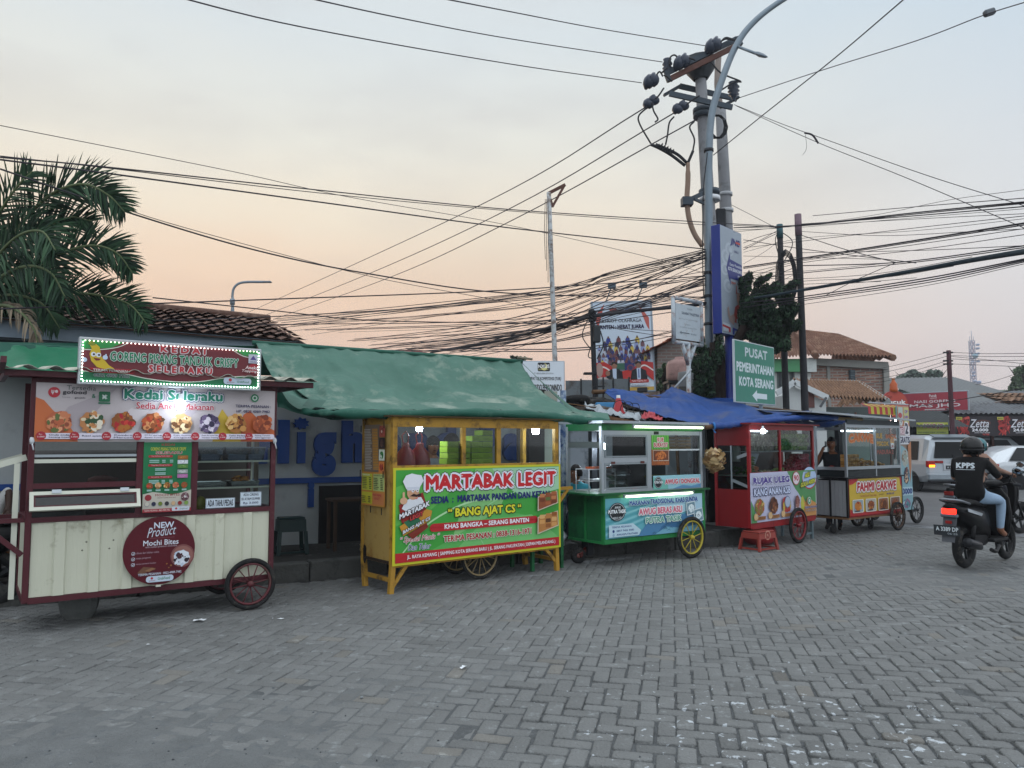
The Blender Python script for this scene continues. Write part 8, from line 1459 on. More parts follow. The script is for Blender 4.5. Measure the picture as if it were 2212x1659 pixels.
def tyre(lab, u, v, Y, tilt, rz, r=.3):
    m = M(); m.T = Matrix.Translation(P(u, v, Y)) @ Matrix.Rotation(rz, 4, 'Z') @ Matrix.Rotation(tilt, 4, 'X'); k = 10; m.lathe((0, 0, 0), (0, 0, 1), [(r - .08 + .08 * math.cos(6.283 * i / k), .065 * math.sin(6.283 * i / k)) for i in range(k)][::-1], rub, 28, closed=True); o = m.build('old_tyre'); tag(o, lab, 'tyre', 'old tyres on the lean-to roof')
tyre('old tyre leaning furthest left on the junk roof beside the white training sign', 1243, 866, 13.2, R(-10), R(20), .27); o = col.objects[-1]; o.rotation_euler = (0, 0, 0)
tyre('old tyre lying flat in the middle of the junk roof', 1300, 870, 13.2, R(4), 0, .28); tyre('old tyre at the back of the junk roof near the black pole', 1279, 866, 13.7, R(2), .4, .28)
m = cloth([[P(u, v, y) for u, v, y in ((1266, 884, 12.1), (1330, 898, 12.), (1394, 910, 11.9))], [P(u, v, y) for u, v, y in ((1262, 872, 12.9), (1320, 880, 12.9), (1402, 896, 12.8))]], 24, 8, mat('#9aa3a8', rough=.6, var=.15, dirt=('#5c5f60', .3, 3)), .07, 4, 9); o = m.build('white_tarp_sheet'); tag(o, 'crumpled dirty white plastic sheet thrown over the junk roof', 'plastic sheet')
m = cloth([[P(u, v, y) for u, v, y in ((1384, 905, 11.9), (1405, 903, 11.9), (1430, 908, 11.9))], [P(u, v, y) for u, v, y in ((1388, 894, 12.3), (1408, 891, 12.3), (1434, 901, 12.3))]], 16, 6, mat('#a8434a', rough=.6, var=.3, vs=6), .05, 5, 4); o = m.build('red_cloth'); tag(o, 'crumpled red and pink cloth on the junk roof under the blue edge', 'cloth')
m = M(); c_ = P(1322, 877, 12.7); m.box(c_.x - .26, c_.y, c_.z - .05, c_.x + .06, c_.y + .2, c_.z + .06, mat('#3d7ca8', rough=.5), .01); o = m.build('blue_crate'); tag(o, 'shallow pale blue plastic crate on the junk roof', 'crate')
m = M(); c_ = P(1336, 879, 12.4); m.lathe(c_ - Vector((0, 0, .12)), (0, 0, 1), [(0, 0), (.13, 0), (.13, .02), (.09, .05), (.035, .26), (0, .26)], mat('#9a242c', rough=.5), 16); m.lathe(c_ + Vector((0, 0, .14)), (0, 0, 1), [(.035, 0), (.03, .05), (0, .05)], mat('#c3c8ca'), 10); o = m.build('red_cone'); tag(o, 'small red cone with a white tip on the junk roof', 'cone')
m = M(); rn = random.Random(5)
for k in range(16): a_ = P(rn.uniform(1230, 1400), rn.uniform(872, 896), rn.uniform(12.2, 13.6)); d = Vector((rn.uniform(-.5, .5), rn.uniform(-.1, .4), rn.uniform(-.04, .1))); m.bar(a_ - d, a_ + d, rn.uniform(.02, .06), rn.uniform(.01, .03), rn.choice([wd, mat('#3a3430'), mat('#6d6a64'), mat('#4a4038')]))
o = m.build('scrap_timber'); o['kind'] = 'stuff'; o['label'] = 'loose planks and scrap strewn over the junk roof'; o['category'] = 'scrap'
for k, (u, v) in enumerate(((1358, 893), (1372, 896), (1342, 890))): m = M(); c_ = P(u, v, 12.3); m.tube(smooth_pts([c_ + Vector((-.15, 0, -.05)), c_ + Vector((-.1, 0, .15)), c_ + Vector((.05, 0, .17)), c_ + Vector((.12, .1, -.02)), c_ + Vector((.35, .0, -.12))]), .006, blk, 4); o = m.build('cable_coil'); tag(o, 'loose black cable loop springing up from the junk roof', 'cable', 'cable loops on the junk roof')
# ---------------------------------------------------------------- people
skn_ = mat('#8a6049', rough=.55, var=.06); hairm = mat('#15110f', rough=.6, var=.2, vs=20)
def skin(J, B):
    names = list(J); ix = {n: i for i, n in enumerate(names)}; me = bpy.data.meshes.new('tmp'); me.from_pydata([J[n][0] for n in names], [(ix[a], ix[b]) for a, b, _ in B], [])
    ob = bpy.data.objects.new('tmp', me); col.objects.link(ob); ob.modifiers.new('s', 'SKIN'); sv = me.skin_vertices[0].data
    for i, n in enumerate(names): r = J[n][1]; sv[i].radius = (r, r) if not isinstance(r, tuple) else r; sv[i].use_root = (i == 0)
    sd = ob.modifiers.new('u', 'SUBSURF'); sd.levels = 1; bpy.context.view_layer.update(); e = ob.evaluated_get(bpy.context.evaluated_depsgraph_get()).to_mesh()
    vs = [v.co.copy() for v in e.vertices]; fs = [tuple(p.vertices) for p in e.polygons]; bpy.data.objects.remove(ob); return vs, fs
def person(label, loc, rz, shirt, pants, ov={}, hair='short', cap=None, scale=1., skinm=skn_, sleeve='short', helmet=None, head_turn=0., group=None, seat=False, shoes='#2a2420', hd=(0, 0, 0)):
    """faces -Y; ov overrides joint positions"""
    t = thing('person', label, 'person', loc, rz, group); sm_, pm_ = mat(shirt, rough=.8, var=.12, vs=9, bump=.3, bs=14), mat(pants, rough=.8, var=.12, vs=9, bump=.3, bs=14)
    J = {'pel': ((0, 0, .93), (.15, .115)), 'bel': ((0, -.01, 1.06), (.14, .115)), 'che': ((0, 0, 1.27), (.165, .125)), 'nek': ((0, 0, 1.42), (.075, .07)), 'hed': ((0, -.02, 1.50), (.055, .055))}
    for s, k in ((-1, 'l'), (1, 'r')):
        J.update({'sh' + k: ((s * .165, 0, 1.375), .066), 'el' + k: ((s * .235, .02, 1.12), .047), 'wr' + k: ((s * .235, -.1, .90), .03), 'hi' + k: ((s * .085, 0, .88), .105), 'kn' + k: ((s * .10, -.03, .49), .066), 'an' + k: ((s * .10, .02, .09), .042), 'to' + k: ((s * .115, -.15, .035), .035)})
    for k, v in ov.items(): J[k] = (v, J[k][1])
    B = [('pel', 'bel', 's'), ('bel', 'che', 's'), ('che', 'nek', 'k'), ('nek', 'hed', 'k')]
    for k in 'lr':
        B += [('che', 'sh' + k, 's'), ('sh' + k, 'el' + k, 's'), ('el' + k, 'wr' + k, 's' if sleeve == 'long' else 'k'), ('pel', 'hi' + k, 's'), ('hi' + k, 'kn' + k, 'p'), ('kn' + k, 'an' + k, 'p'), ('an' + k, 'to' + k, 'f')]
        w, e_ = Vector(J['wr' + k][0]), Vector(J['el' + k][0]); d = (w - e_).normalized(); sd = d.cross(Vector((0, 0, 1))); sd = sd.normalized() if sd.length > .2 else Vector((0, 1, 0)); up = sd.cross(d)
        pm = w + d * .05; J['pm' + k] = (tuple(pm), (.03, .024)); B.append(('wr' + k, 'pm' + k, 'k'))
        for i, (o_, L_) in enumerate(((-.028, .055), (-.01, .066), (.01, .062), (.028, .048))):
            a = pm + sd * o_ + d * .03; b_ = a + d * L_ * .55 - up * .012; c_ = b_ + d * L_ * .3 - up * .028
            for q, p_, r in ((0, a, .0105), (1, b_, .0095), (2, c_, .0075)): J['f%s%d%d' % (k, i, q)] = (tuple(p_), r)
            B += [('pm' + k, 'f%s%d0' % (k, i), 'k'), ('f%s%d0' % (k, i), 'f%s%d1' % (k, i), 'k'), ('f%s%d1' % (k, i), 'f%s%d2' % (k, i), 'k')]
        a = w + d * .02 + sd * .035 * (-1 if k == 'l' else 1); b_ = a + d * .04 + sd * .012 * (-1 if k == 'l' else 1) - up * .012; J['th' + k] = (tuple(a), .012); J['ti' + k] = (tuple(b_), .0095); B += [('wr' + k, 'th' + k, 'k'), ('th' + k, 'ti' + k, 'k')]
    vs, fs = skin(J, B); mt = {'s': sm_, 'p': pm_, 'k': skinm, 'f': mat(shoes, rough=.7) if shoes else skinm}; m = M(); o0 = len(m.v); m.v = [tuple(v) for v in vs]
    seg = [(Vector(J[a][0]), Vector(J[b_][0]), c_, a, b_) for a, b_, c_ in B if not a.startswith('f')]
    for f in fs:
        c_ = sum((vs[i] for i in f), Vector()) / len(f); best = None
        for a, b_, kk, na, nb in seg:
            ab = b_ - a; tt = max(0, min(1, (c_ - a).dot(ab) / ab.length_squared)); dd = (c_ - a - ab * tt).length; qa, qb = [(J[n_][1][0] if isinstance(J[n_][1], tuple) else J[n_][1]) for n_ in (na, nb)]; nd_ = dd / (qa + (qb - qa) * tt)
            if best is None or nd_ < best[5]: best = (dd, kk, tt, na, nb, nd_)
        kk = best[1]
        if best[3] == 'che' and best[4] == 'nek' and best[2] < .62: kk = 's'
        if best[3] in ('che', 'nek') and best[4] in ('nek', 'hed') and (best[0] > .07 or c_.z < J['nek'][0][2] - .01): kk = 's'
        if sleeve == 'short' and best[3].startswith('sh') and best[2] > .93: kk = 'k'
        if best[3].startswith('el') and (best[0] > .052 or best[2] < .12): kk = 's'
        if best[3].startswith('kn') and best[2] > .9: kk = 'k'
        m.f.append(f); m.mi.append(m.m(mt[kk])); m.sm.append(True)
    H = Vector(J['hed'][0]) + Vector((0, -.015, .075)) + Vector(hd); Rh = Matrix.Rotation(head_turn, 3, 'Z')
    def hp(x, y, z): return H + Rh @ Vector((x, y, z))
    nu, nv = 20, 16; hv = []
    for i in range(nv + 1):
        th = math.pi * i / nv
        for j in range(nu):
            ph = 2 * math.pi * j / nu; x, y, z = math.sin(th) * math.cos(ph) * .075, math.sin(th) * math.sin(ph) * .095, math.cos(th) * .118
            if z < 0: x *= 1 + z * 2.0; y = y * (1 + z * (1.1 if y < 0 else 3.2))
            if y < -.055 and abs(x) < .02 and -.045 < z < .02: y -= .020 * (1 - abs(x) / .02) * (1 if z < -.01 else .5)
            if y < -.05 and .008 < z < .035 and .015 < abs(x) < .05: y += .006
            hv.append(hp(x, y, z))
    m.add(hv, [(i * nu + j, (i + 1) * nu + j, (i + 1) * nu + (j + 1) % nu, i * nu + (j + 1) % nu) for i in range(nv) for j in range(nu)], skinm, True)
    for s in (-1, 1):
        m.sph(hp(s * .074, .01, -.005), (.010, .02, .03), skinm, 8, 6, Rh); m.sph(hp(s * .028, -.083, .012), (.013, .008, .007), mat('#cfc8c0', rough=.3), 8, 6, Rh); m.sph(hp(s * .028, -.089, .012), (.006, .005, .006), mat('#0d0b0a', rough=.2), 8, 6, Rh); m.bar(hp(s * .014, -.092, .03), hp(s * .042, -.084, .031), .008, .006, hairm)
    m.sph(hp(0, -.088, -.052), (.022, .008, .007), mat('#5a2f2a', rough=.5), 10, 6, Rh); m.build('body', t)
    if hair and not helmet:
        m = M(); rn = random.Random(int(loc[0] * 10)); hv = []
        for i in range(10):
            th = math.pi * .60 * i / 9
            for j in range(24):
                ph = 2 * math.pi * j / 24; th2 = th * (1 if math.sin(ph) > -.35 else .66) * (1 if hair == 'short' else 1.15); k = 1.13 + rn.uniform(-.025, .04)
                hv.append(hp(math.sin(th2) * math.cos(ph) * .075 * k * 1.02, math.sin(th2) * math.sin(ph) * .095 * k * 1.0 + .004, math.cos(th2) * .118 * k + .004))
        m.add(hv, [(i * 24 + j, (i + 1) * 24 + j, (i + 1) * 24 + (j + 1) % 24, i * 24 + (j + 1) % 24) for i in range(9) for j in range(24)], hairm, True); m.build('hair', t)
    if cap: m = M(); m.sph(hp(0, .0, .055), (.088, .108, .078), mat(cap, rough=.8), 16, 10, Rh); m.prism([hp(.06, -.085, .05), hp(-.06, -.085, .05), hp(-.05, -.16, .04), hp(.05, -.16, .04)], (0, 0, .008), mat(cap, rough=.8)); m.build('cap', t)
    if helmet:
        m = M(); hm = mat(helmet, rough=.12, var=.0, spec=.35); hv = []; c0 = hp(0, .01, .01)
        for i in range(15):
            th = math.pi * .74 * i / 14
            for j in range(28): ph = 2 * math.pi * j / 28; th2 = th * (1 if math.sin(ph) > -.5 else .62); hv.append(c0 + Rh @ Vector((math.sin(th2) * math.cos(ph) * .132, math.sin(th2) * math.sin(ph) * .152, math.cos(th2) * .142)))
        m.add(hv, [(i * 28 + j, (i + 1) * 28 + j, (i + 1) * 28 + (j + 1) % 28, i * 28 + (j + 1) % 28) for i in range(14) for j in range(28)], hm, True)
        q = [c0 + Rh @ Vector((math.cos(a) * .135, math.sin(a) * .155, -.03)) for a in np.arange(R(-20), R(201), R(20))]; m.tube(q, .008, mat('#1a1c1e', rough=.4), 6); ho = m.build('helmet', t)
        m = M(); vv = []
        for i in range(7):
            for j in range(13): ph = R(-165 + j * 12.5); z_ = .05 - i * .022; rr = 1 - (z_ / .3) ** 2; vv.append(c0 + Rh @ Vector((math.cos(ph) * .138 * rr, math.sin(ph) * .160 * rr, z_)))
        m.add(vv, [(i * 13 + j, i * 13 + j + 1, (i + 1) * 13 + j + 1, (i + 1) * 13 + j) for i in range(6) for j in range(12)], glassm('#1a2426', .06, 'vis'), True); m.build('visor', ho)
        m = M(); m.tube([hp(-.09, .03, -.05), hp(-.05, -.04, -.13), hp(.05, -.04, -.13), hp(.09, .03, -.05)], .008, blk, 5); m.build('chin_strap', ho)
    t.scale = (scale,) * 3; return t, H
def sit(kz=.5, sp=.12): return {'pel': (0, .05, .50), 'bel': (0, .05, .63), 'che': (0, .03, .85), 'nek': (0, .0, 1.0), 'hed': (0, -.02, 1.08), 'shl': (-.165, .02, .955), 'shr': (.165, .02, .955), 'hil': (-.085, .02, .47), 'hir': (.085, .02, .47), 'knl': (-sp, -.38, kz), 'knr': (sp, -.38, kz), 'anl': (-sp, -.36, .09), 'anr': (sp, -.36, .09), 'tol': (-sp, -.52, .035), 'tor': (sp, -.52, .035)}
def face_to(p_): return math.atan2(p_[0], -(-p_[1])) * -1
# two vendors behind the yellow cart
q_ = KP(0, .15); f_ = P(934, 964, 9.75); person('vendor in a grey shirt and dark cap standing behind the yellow cart', (f_.x, f_.y, .0), R(20), '#7d8288', '#2a2c33', cap='#23221f', scale=.98)
f_ = P(981, 962, 9.95); person('person in a dark shirt with bushy hair, in profile behind the yellow cart', (f_.x, f_.y, .0), R(-75), '#1d2128', '#22242a', hair='long', scale=1.0)
# seated man left of the green cart
ov = sit(); ov.update({'ell': (-.26, -.05, .74), 'wrl': (-.16, -.25, .70), 'elr': (.26, -.05, .74), 'wrr': (.14, -.25, .66)})
f_ = P(1247, 1022, 11.6); person('man in a teal shirt seated behind the left end of the green cart', (f_.x - .0, f_.y, f_.z - 1.16), R(-42), '#3590a0', '#2c2e36', ov, head_turn=R(-15))
o = M(); b_ = Vector((f_.x, f_.y, 0)); o.T = Matrix.Translation(b_); o.box(-.2, -.15, .21, .2, .2, f_.z - 1.16 + .42, mat('#4a4640', rough=.8)); o = o.build('bench_box'); tag(o, 'plain box seat under the man in the teal shirt', 'seat')
f_ = P(1238, 1030, 12.2); ov2 = sit(); person('second seated man in dark clothes hidden behind the man in teal', (f_.x, f_.y, f_.z - 1.16), R(-60), '#1b2026', '#22242a', ov2)
# youth on the phone between red and fritter carts
ov = {'elr': (.28, -.12, 1.17), 'wrr': (.15, -.15, 1.44), 'ell': (-.25, -.06, 1.14), 'wrl': (-.10, -.22, 1.02)}; ov = {k[:-1] + ('l' if k[-1] == 'r' else 'r'): (-v[0], v[1], v[2]) for k, v in ov.items()}
f_ = P(1797, 968, 14.3); t, H = person('youth in a dark printed shirt holding a phone to his ear behind the fritter cart', (f_.x, f_.y, f_.z - 1.50), R(-33), '#171b20', '#20242c', ov, skinm=mat('#8a5c42', rough=.5, var=.06))
m = M(); m.box(-.115, -.05, H.z - .06, -.10, -.0, H.z + .05, blk, .004); m.build('phone', t); m = M(); b = Board((-.1, -.142, 1.06), (.2, 0, 0), (0, 0, .14)); b.pg([(0, 30), (30, 80), (50, 40), (20, 10)], '#2f7a8a'); b.pg([(40, 50), (70, 70), (90, 40), (60, 20)], '#3a6a45'); b.pg([(10, 60), (50, 90), (80, 80), (60, 60)], '#a34440'); b.build('shirt_print', t)
f_ = P(1857, 980, 16.2); person('person in a pale grey top seen from behind through the fritter cart glass', (f_.x, f_.y, f_.z - 1.42), R(160), '#8a939b', '#2a2e36')
f_ = P(14, 1048, 8.2); ov = sit(); person('person in a white top seated in the gloom at the far left edge', (f_.x - .25, f_.y, f_.z - 1.16), R(35), '#b3b5b3', '#4a4640', ov, skinm=mat('#3c2a22', rough=.6))

# ---------------------------------------------------------------- scooters
bk_ = mat('#08090b', rough=.4, var=.03, spec=.16); bkr = mat('#0b0c0e', rough=.6, var=.1)
def prof(m, xs, mt, n=14):
    m.loft([[(x, w * math.cos(a) * (1 if abs(math.cos(a)) < .98 else .98), z + h * (abs(math.sin(a)) ** .8) * (1 if math.sin(a) > 0 else -1)) for a in [2 * math.pi * k / n for k in range(n)]] for x, w, z, h in xs], mt, True, True)
def mwheel(t, x, r, w_, nm):
    m = M(); k = 10; m.lathe((x, 0, r), (0, 1, 0), [(r - w_ * .5 + w_ * .5 * math.cos(6.283 * i / k), w_ * .5 * math.sin(6.283 * i / k)) for i in range(k)][::-1], rub, 32, closed=True); wo = m.build(nm, t)
    m = M(); rr = r - w_ * .85; m.lathe((x, 0, r), (0, 1, 0), [(rr + .01, -.03), (rr + .01, .03), (rr - .02, .025), (rr - .02, -.025)], bkr, 28, closed=True)
    for i in range(5): a = i * 1.2566; m.bar((x + .02 * math.cos(a), 0, r + .02 * math.sin(a)), (x + rr * math.cos(a), 0, r + rr * math.sin(a)), .03, .025, mat('#3c3f42', rough=.4, metal=.5), (0, 1, 0))
    m.cyl((x, -.06, r), (x, .06, r), .035, bkr, 12); m.build('rim', wo)
def scooter(label, loc, rz, plate=True):
    t = thing('scooter', label, 'scooter', loc, rz); mwheel(t, 0, .27, .105, 'wheel'); mwheel(t, 1.25, .265, .09, 'wheel')
    m = M(); prof(m, [(-.40, .035, .80, .03), (-.34, .10, .76, .07), (-.2, .15, .70, .12), (0, .165, .64, .17), (.25, .165, .60, .2), (.48, .13, .55, .22), (.56, .10, .42, .14)], bk_); bd = m.build('tail_body', t)
    m = M(); prof(m, [(-.3, .06, .835, .015), (-.2, .12, .835, .035), (.05, .14, .83, .045), (.3, .12, .80, .05), (.52, .08, .77, .03)], mat('#0c0d0e', rough=.7, var=.1)); m.build('seat', t)
    m = M(); m.tube(smooth_pts([(-.1, -.13, .82), (-.34, -.12, .87), (-.40, 0, .88), (-.34, .12, .87), (-.1, .13, .82)], 5), .016, mat('#7a8086', rough=.3, metal=.7), 8); m.build('grab_rail', t)
    m = M(); m.box(.48, -.17, .30, .92, .17, .345, bkr, .015); m.box(.0, -.09, .26, .5, .09, .42, bkr, .03); m.build('floorboard', t)
    m = M(); m.loft([[(x + .03 * math.cos(a), w * math.sin(a), z) for a in [math.pi * k / 6 - math.pi / 2 for k in range(7)]] + [(x - .03, w * .96 * math.sin(-a), z) for a in [math.pi * k / 6 - math.pi / 2 for k in range(7)]] for x, w, z in ((.93, .14, .30), (.90, .20, .42), (.93, .22, .65), (.97, .18, .85), (.93, .10, .98))], bk_, True, True); m.build('leg_shield', t)
    m = M(); prof(m, [(.93, .05, .90, .05), (.98, .15, .90, .10), (1.10, .13, .78, .15), (1.2, .05, .66, .1)], bk_); m.build('front_cowl', t)
    m = M()
    for s in (-1, 1): m.tube([(1.0, s * .06, .86), (1.25, s * .075, .27)], .02, bkr, 8)
    m.loft([[(1.25 + r_ * math.cos(a), s_ * .06, .27 + r_ * math.sin(a)) for r_, s_ in ((.285, -1), (.295, 0), (.285, 1), (.275, 0))] for a in [R(q) for q in range(30, 151, 12)]], bk_, True, True); m.build('front_fork', t)
    m = M(); m.tube(smooth_pts([(.88, -.34, 1.03), (.95, -.2, 1.05), (.98, 0, 1.0), (.95, .2, 1.05), (.88, .34, 1.03)], 5), .014, bkr, 8)
    for s in (-1, 1): m.tube([(.89, s * .27, 1.035), (.87, s * .37, 1.03)], .02, blk, 8)
    prof(m, [(.86, .05, 1.02, .03), (.95, .12, 1.04, .05), (1.04, .09, 1.02, .05), (1.1, .03, 1.0, .02)], bk_); hb2 = m.build('handlebar', t)
    for s in (-1, 1): m = M(); m.tube([(.92, s * .2, 1.05), (.90, s * .27, 1.20)], .007, blk, 6); m.sph((.89, s * .33, 1.22), (.012, .075, .045), mat('#9aa4ac', rough=.05, metal=1., var=0), 14, 8); m.sph((.90, s * .33, 1.22), (.018, .08, .05), blk, 14, 8); m.build('mirror', hb2)
    m = M(); m.box(-.405, -.085, .70, -.36, .085, .77, led('#ff2a1c', 2.6) if plate else mat('#7a1a18'), .012); m.build('tail_light', t); m = M(); m.box(-.40, -.10, .66, -.345, .10, .70, mat('#5a6068', rough=.4), .01); m.box(-.41, -.035, .585, -.39, .035, .62, mat('#8a1a18', rough=.3)); m.build('reflector', t)
    m = M(); m.prism([(-.36, -.08, .66), (-.36, .08, .66), (-.44, .075, .36), (-.44, -.075, .36)], (.012, 0, 0), mat('#4a4d52', rough=.6)); m.build('rear_mudguard', t)
    if plate:
        b = Board((-.455, .155, .44), (0, -.31, 0), (-.01, 0, .125)); b.base(mat('#2b2f33', rough=.5, var=.05), .004); b.txt('A 3389 DP', 8, 42, 94, 86, '#c3ccd0', .03); b.txt('06·28', 52, 12, 90, 32, '#9aa3a8', .02); b.build('number_plate', t)
    m = M(); m.tube(smooth_pts([(.35, -.1, .28), (.1, -.16, .24), (-.05, -.17, .27)], 5), .025, bkr, 8); prof(m, [(-.32, .05, .36, .05), (-.28, .06, .355, .06), (.0, .06, .30, .055), (.08, .03, .27, .03)], mat('#2c2e31', rough=.35, metal=.4)); m.v = m.v[:]; m.build('exhaust', t); col.objects[-1].location = (0, -.165, 0); 
    m = M()
    for s in (-1, 1): m.tube([(-.02, s * .11, .30), (.02, s * .12, .62)], .03, bkr, 10)
    for k in range(9): m.lathe((-.02 + .004 * k, .12, .34 + k * .024), (.12, 0, 1), [(.038, -.006), (.044, 0), (.038, .006)], mat('#8d9296', metal=.8, rough=.3), 12)
    m.build('shock_absorber', t); m = M(); m.prism([(-.22, -.168, .73), (.12, -.176, .66), (.16, -.174, .69), (-.2, -.155, .77)], (0, .01, 0), mat('#8d959b', rough=.3, metal=.6)); m.build('side_trim', t); m = M(); m.bar((.3, .1, .24), (.08, .14, .2), .02, .02, blk); m.build('stand', t)
    return t
sr_, sf_ = G(2085, 1227), G(2172, 1208); sa = math.atan2(sf_.y - sr_.y, sf_.x - sr_.x); scooter('black scooter with a lit red tail light and plate A 3389 DP riding away', (sr_.x, sr_.y, 0), sa)
# rider: body faces -Y, scooter faces +X -> rotate by sa+90
rd = {'pel': (0, -.22, .93), 'bel': (0, -.25, 1.03), 'che': (0, -.27, 1.25), 'nek': (0, -.31, 1.385), 'hed': (0, -.34, 1.445), 'shl': (-.185, -.28, 1.335), 'shr': (.185, -.28, 1.335), 'ell': (-.29, -.42, 1.13), 'wrl': (-.13, -.52, 1.30), 'elr': (.27, -.42, 1.12), 'wrr': (.27, -.72, 1.06), 'hil': (-.11, -.25, .89), 'hir': (.11, -.25, .89), 'knl': (-.2, -.66, .84), 'knr': (.2, -.66, .84), 'anl': (-.17, -.66, .44), 'anr': (.17, -.66, .44), 'tol': (-.17, -.82, .375), 'tor': (.17, -.82, .375)}
rdl = {k: v for k, v in rd.items()}; t, H = person('scooter rider in a black KPPS shirt, pale jeans and glossy black helmet', (sr_.x, sr_.y, 0), sa + R(90), '#07080a', '#8ea6bd', rdl, helmet='#070a0b', skinm=mat('#8a5f48', rough=.5, var=.06), shoes=None)
b = Board((.115, -.1235, 1.235), (-.23, 0, 0), (0, .012, .10)); b.ey = Vector((0, -.012, .10)); b.n = Vector((0, 1, .1)).normalized(); b.txt('KPPS', 0, 22, 100, 96, '#c9d3da', .05); b.rect(0, 4, 100, 10, '#c9d3da'); b.build('shirt_lettering', t)
m = M(); m.T = Matrix.Translation((-.1, -.52, 1.33)); m.box(-.035, -.006, -.06, .035, .006, .06, blk, .004); m.build('phone', t)
# second rider in front, mostly hidden
s2 = P(2122, 975, 13.2) - Vector((.33, .12, 0)); scooter('dark motorcycle beyond the black scooter, mostly hidden by its rider', (s2.x, s2.y + .1, 0), R(20), False)
rd2 = dict(rd); rd2['wrl'] = (-.27, -.72, 1.06); person('person in a tan jacket and teal helmet half hidden beyond the scooter rider', (s2.x, s2.y + .1, 0), R(20 + 90), '#8f7263', '#22242a', rd2, helmet='#2f6a70', sleeve='long')
g_ = G(8, 1330); scooter('old scooter parked at the far left edge beside the cream cart, coil shock showing', (g_.x - .35, g_.y + .35, 0), R(200), False)
m = M(); m.T = Matrix.Translation(G(20, 1290) + Vector((0, .3, 0))); m.box(-.3, 0, .35, .12, .35, .82, mat('#6a4a30', rough=.8, var=.25), .01); m.box(-.25, .05, 0, -.2, .1, .35, blk); m.box(.02, .05, 0, .07, .1, .35, blk); m.box(-.3, -.012, .32, .12, -.001, .36, mat('#8f2a22')); o = m.build('wooden_box'); tag(o, 'brown wooden box on legs between the parked scooter and the cream cart', 'box')

# ---------------------------------------------------------------- cars
def car(name, label, cat, loc, rz, secs, colr, W, Lc, wx, lit=False, kind='van'):
    """secs: (x, z0, zbelt, zroof, halfwidth, roofhalf)"""
    t = thing(name, label, cat, loc, rz); pm = mat(colr, rough=.25, metal=.35, var=.03, spec=.6); m = M()
    def sec(x, z0, zb, zr, w, wr): r = min(.1, (zr - zb) * .4 + .01); L_ = [(w * .93, z0), (w, z0 + .18), (w, zb - .12), (w * .985, zb), (wr + .02, zr - r), (wr - .06, zr - r * .2), (wr * .5, zr + .01)]; return [(x, -a, z) for a, z in L_] + [(x, a, z) for a, z in L_[::-1]]
    m.loft([sec(*s) for s in secs], pm, True, False); m.build('body', t)
    dg = mat('#0b1013', rough=.3, var=0, spec=.2)
    for i in wx:
        for s in (-1, 1):
            m = M(); r = .3; m.lathe((i, s * (W / 2 - .11), r), (0, 1, 0), [(.19, -.1), (.27, -.1), (.3, -.07), (.3, .07), (.27, .1), (.19, .1)], rub, 24, closed=True); wo = m.build('wheel', t); m = M(); m.lathe((i, s * (W / 2 - .11), r), (0, s, 0), [(0, .06), (.05, .07), (.19, .085), (.2, .1)], mat('#8a9196', rough=.3, metal=.7), 20)
            for k in range(7): a = k * .8976; m.bar((i, s * (W / 2 - .02), r), (i + .18 * math.cos(a), s * (W / 2 - .01), r + .18 * math.sin(a)), .035, .02, mat('#a3a9ad', metal=.7, rough=.3), (0, 1, 0))
            m.build('rim', wo)
    m = M()
    for s in (-1, 1):
        for i in wx: m.lathe((i, s * (W / 2 - .004), .3), (0, 1, 0), [(.0, -.004), (.36, -.004), (.36, .004), (0, .004)], mat('#0d0e10'), 20, smooth=False)
    m.build('wheel_arch', t); return t, dg
VW = 1.70; g_ = G(2003, 1064); va = R(95); vsec = [(-.02, .42, .98, 1.50, .76, .60), (.03, .36, .99, 1.74, .83, .66), (.25, .32, 1.0, 1.80, .85, .70), (2.2, .30, 1.0, 1.83, .85, .71), (3.0, .30, .98, 1.78, .85, .70), (3.75, .30, .95, 1.15, .84, .70), (4.12, .32, .85, .92, .80, .66), (4.2, .38, .7, .74, .72, .62)]
org = Vector((g_.x, g_.y, -.0)) + Vector((math.sin(va), -math.cos(va), 0)) * .85
t, dg = car('van', 'silver van seen from behind with its amber indicator lit, beside the striped drinks cart', 'van', org, va, vsec, '#b3bcc3', VW, 4.2, (.75, 3.25))
for s in (-1, 1):
    m = M(); m.prism([(.45, s * .852, 1.02), (1.6, s * .852, 1.02), (1.6, s * .745, 1.62), (.5, s * .745, 1.62)][::s], (0, s * .006, 0), dg); m.prism([(1.7, s * .854, 1.02), (2.9, s * .852, 1.02), (2.75, s * .745, 1.62), (1.7, s * .745, 1.64)][::s], (0, s * .006, 0), dg); m.build('side_window', t)
    m = M(); m.box(-.05, s * .56, .80, .06, s * .84, 1.0, mat('#a0221f', rough=.2), .02); m.box(-.062, s * .60, .80, -.048, s * .78, .87, led('#ff8a1c', 5) if s > 0 else mat('#b06a30'), .004); m.box(-.052, s * .30, .92, -.02, s * .56, 1.0, mat('#8d2220', rough=.2), .01); m.build('tail_light', t)
m = M(); m.prism([(-.035, -.60, 1.08), (-.035, .60, 1.08), (.0, .52, 1.60), (.0, -.52, 1.60)][::-1], (-.02, 0, 0), dg, False); m.build('rear_window', t); m = M(); m.prism([(-.14, -.62, 1.72), (-.14, .62, 1.72), (.12, .62, 1.81), (.12, -.62, 1.81)], (0, 0, .03), mat('#5d676e', rough=.3)); m.build('spoiler', t)
m = M(); m.bar((-.06, -.1, 1.02), (-.055, -.02, 1.2), .03, .02, blk); m.build('wiper', t); m = M(); m.box(-.10, -.84, .38, .06, .84, .60, mat('#8d979e', rough=.35, metal=.3), .04); m.box(-.11, -.80, .34, .02, .80, .38, blk); m.build('bumper', t)
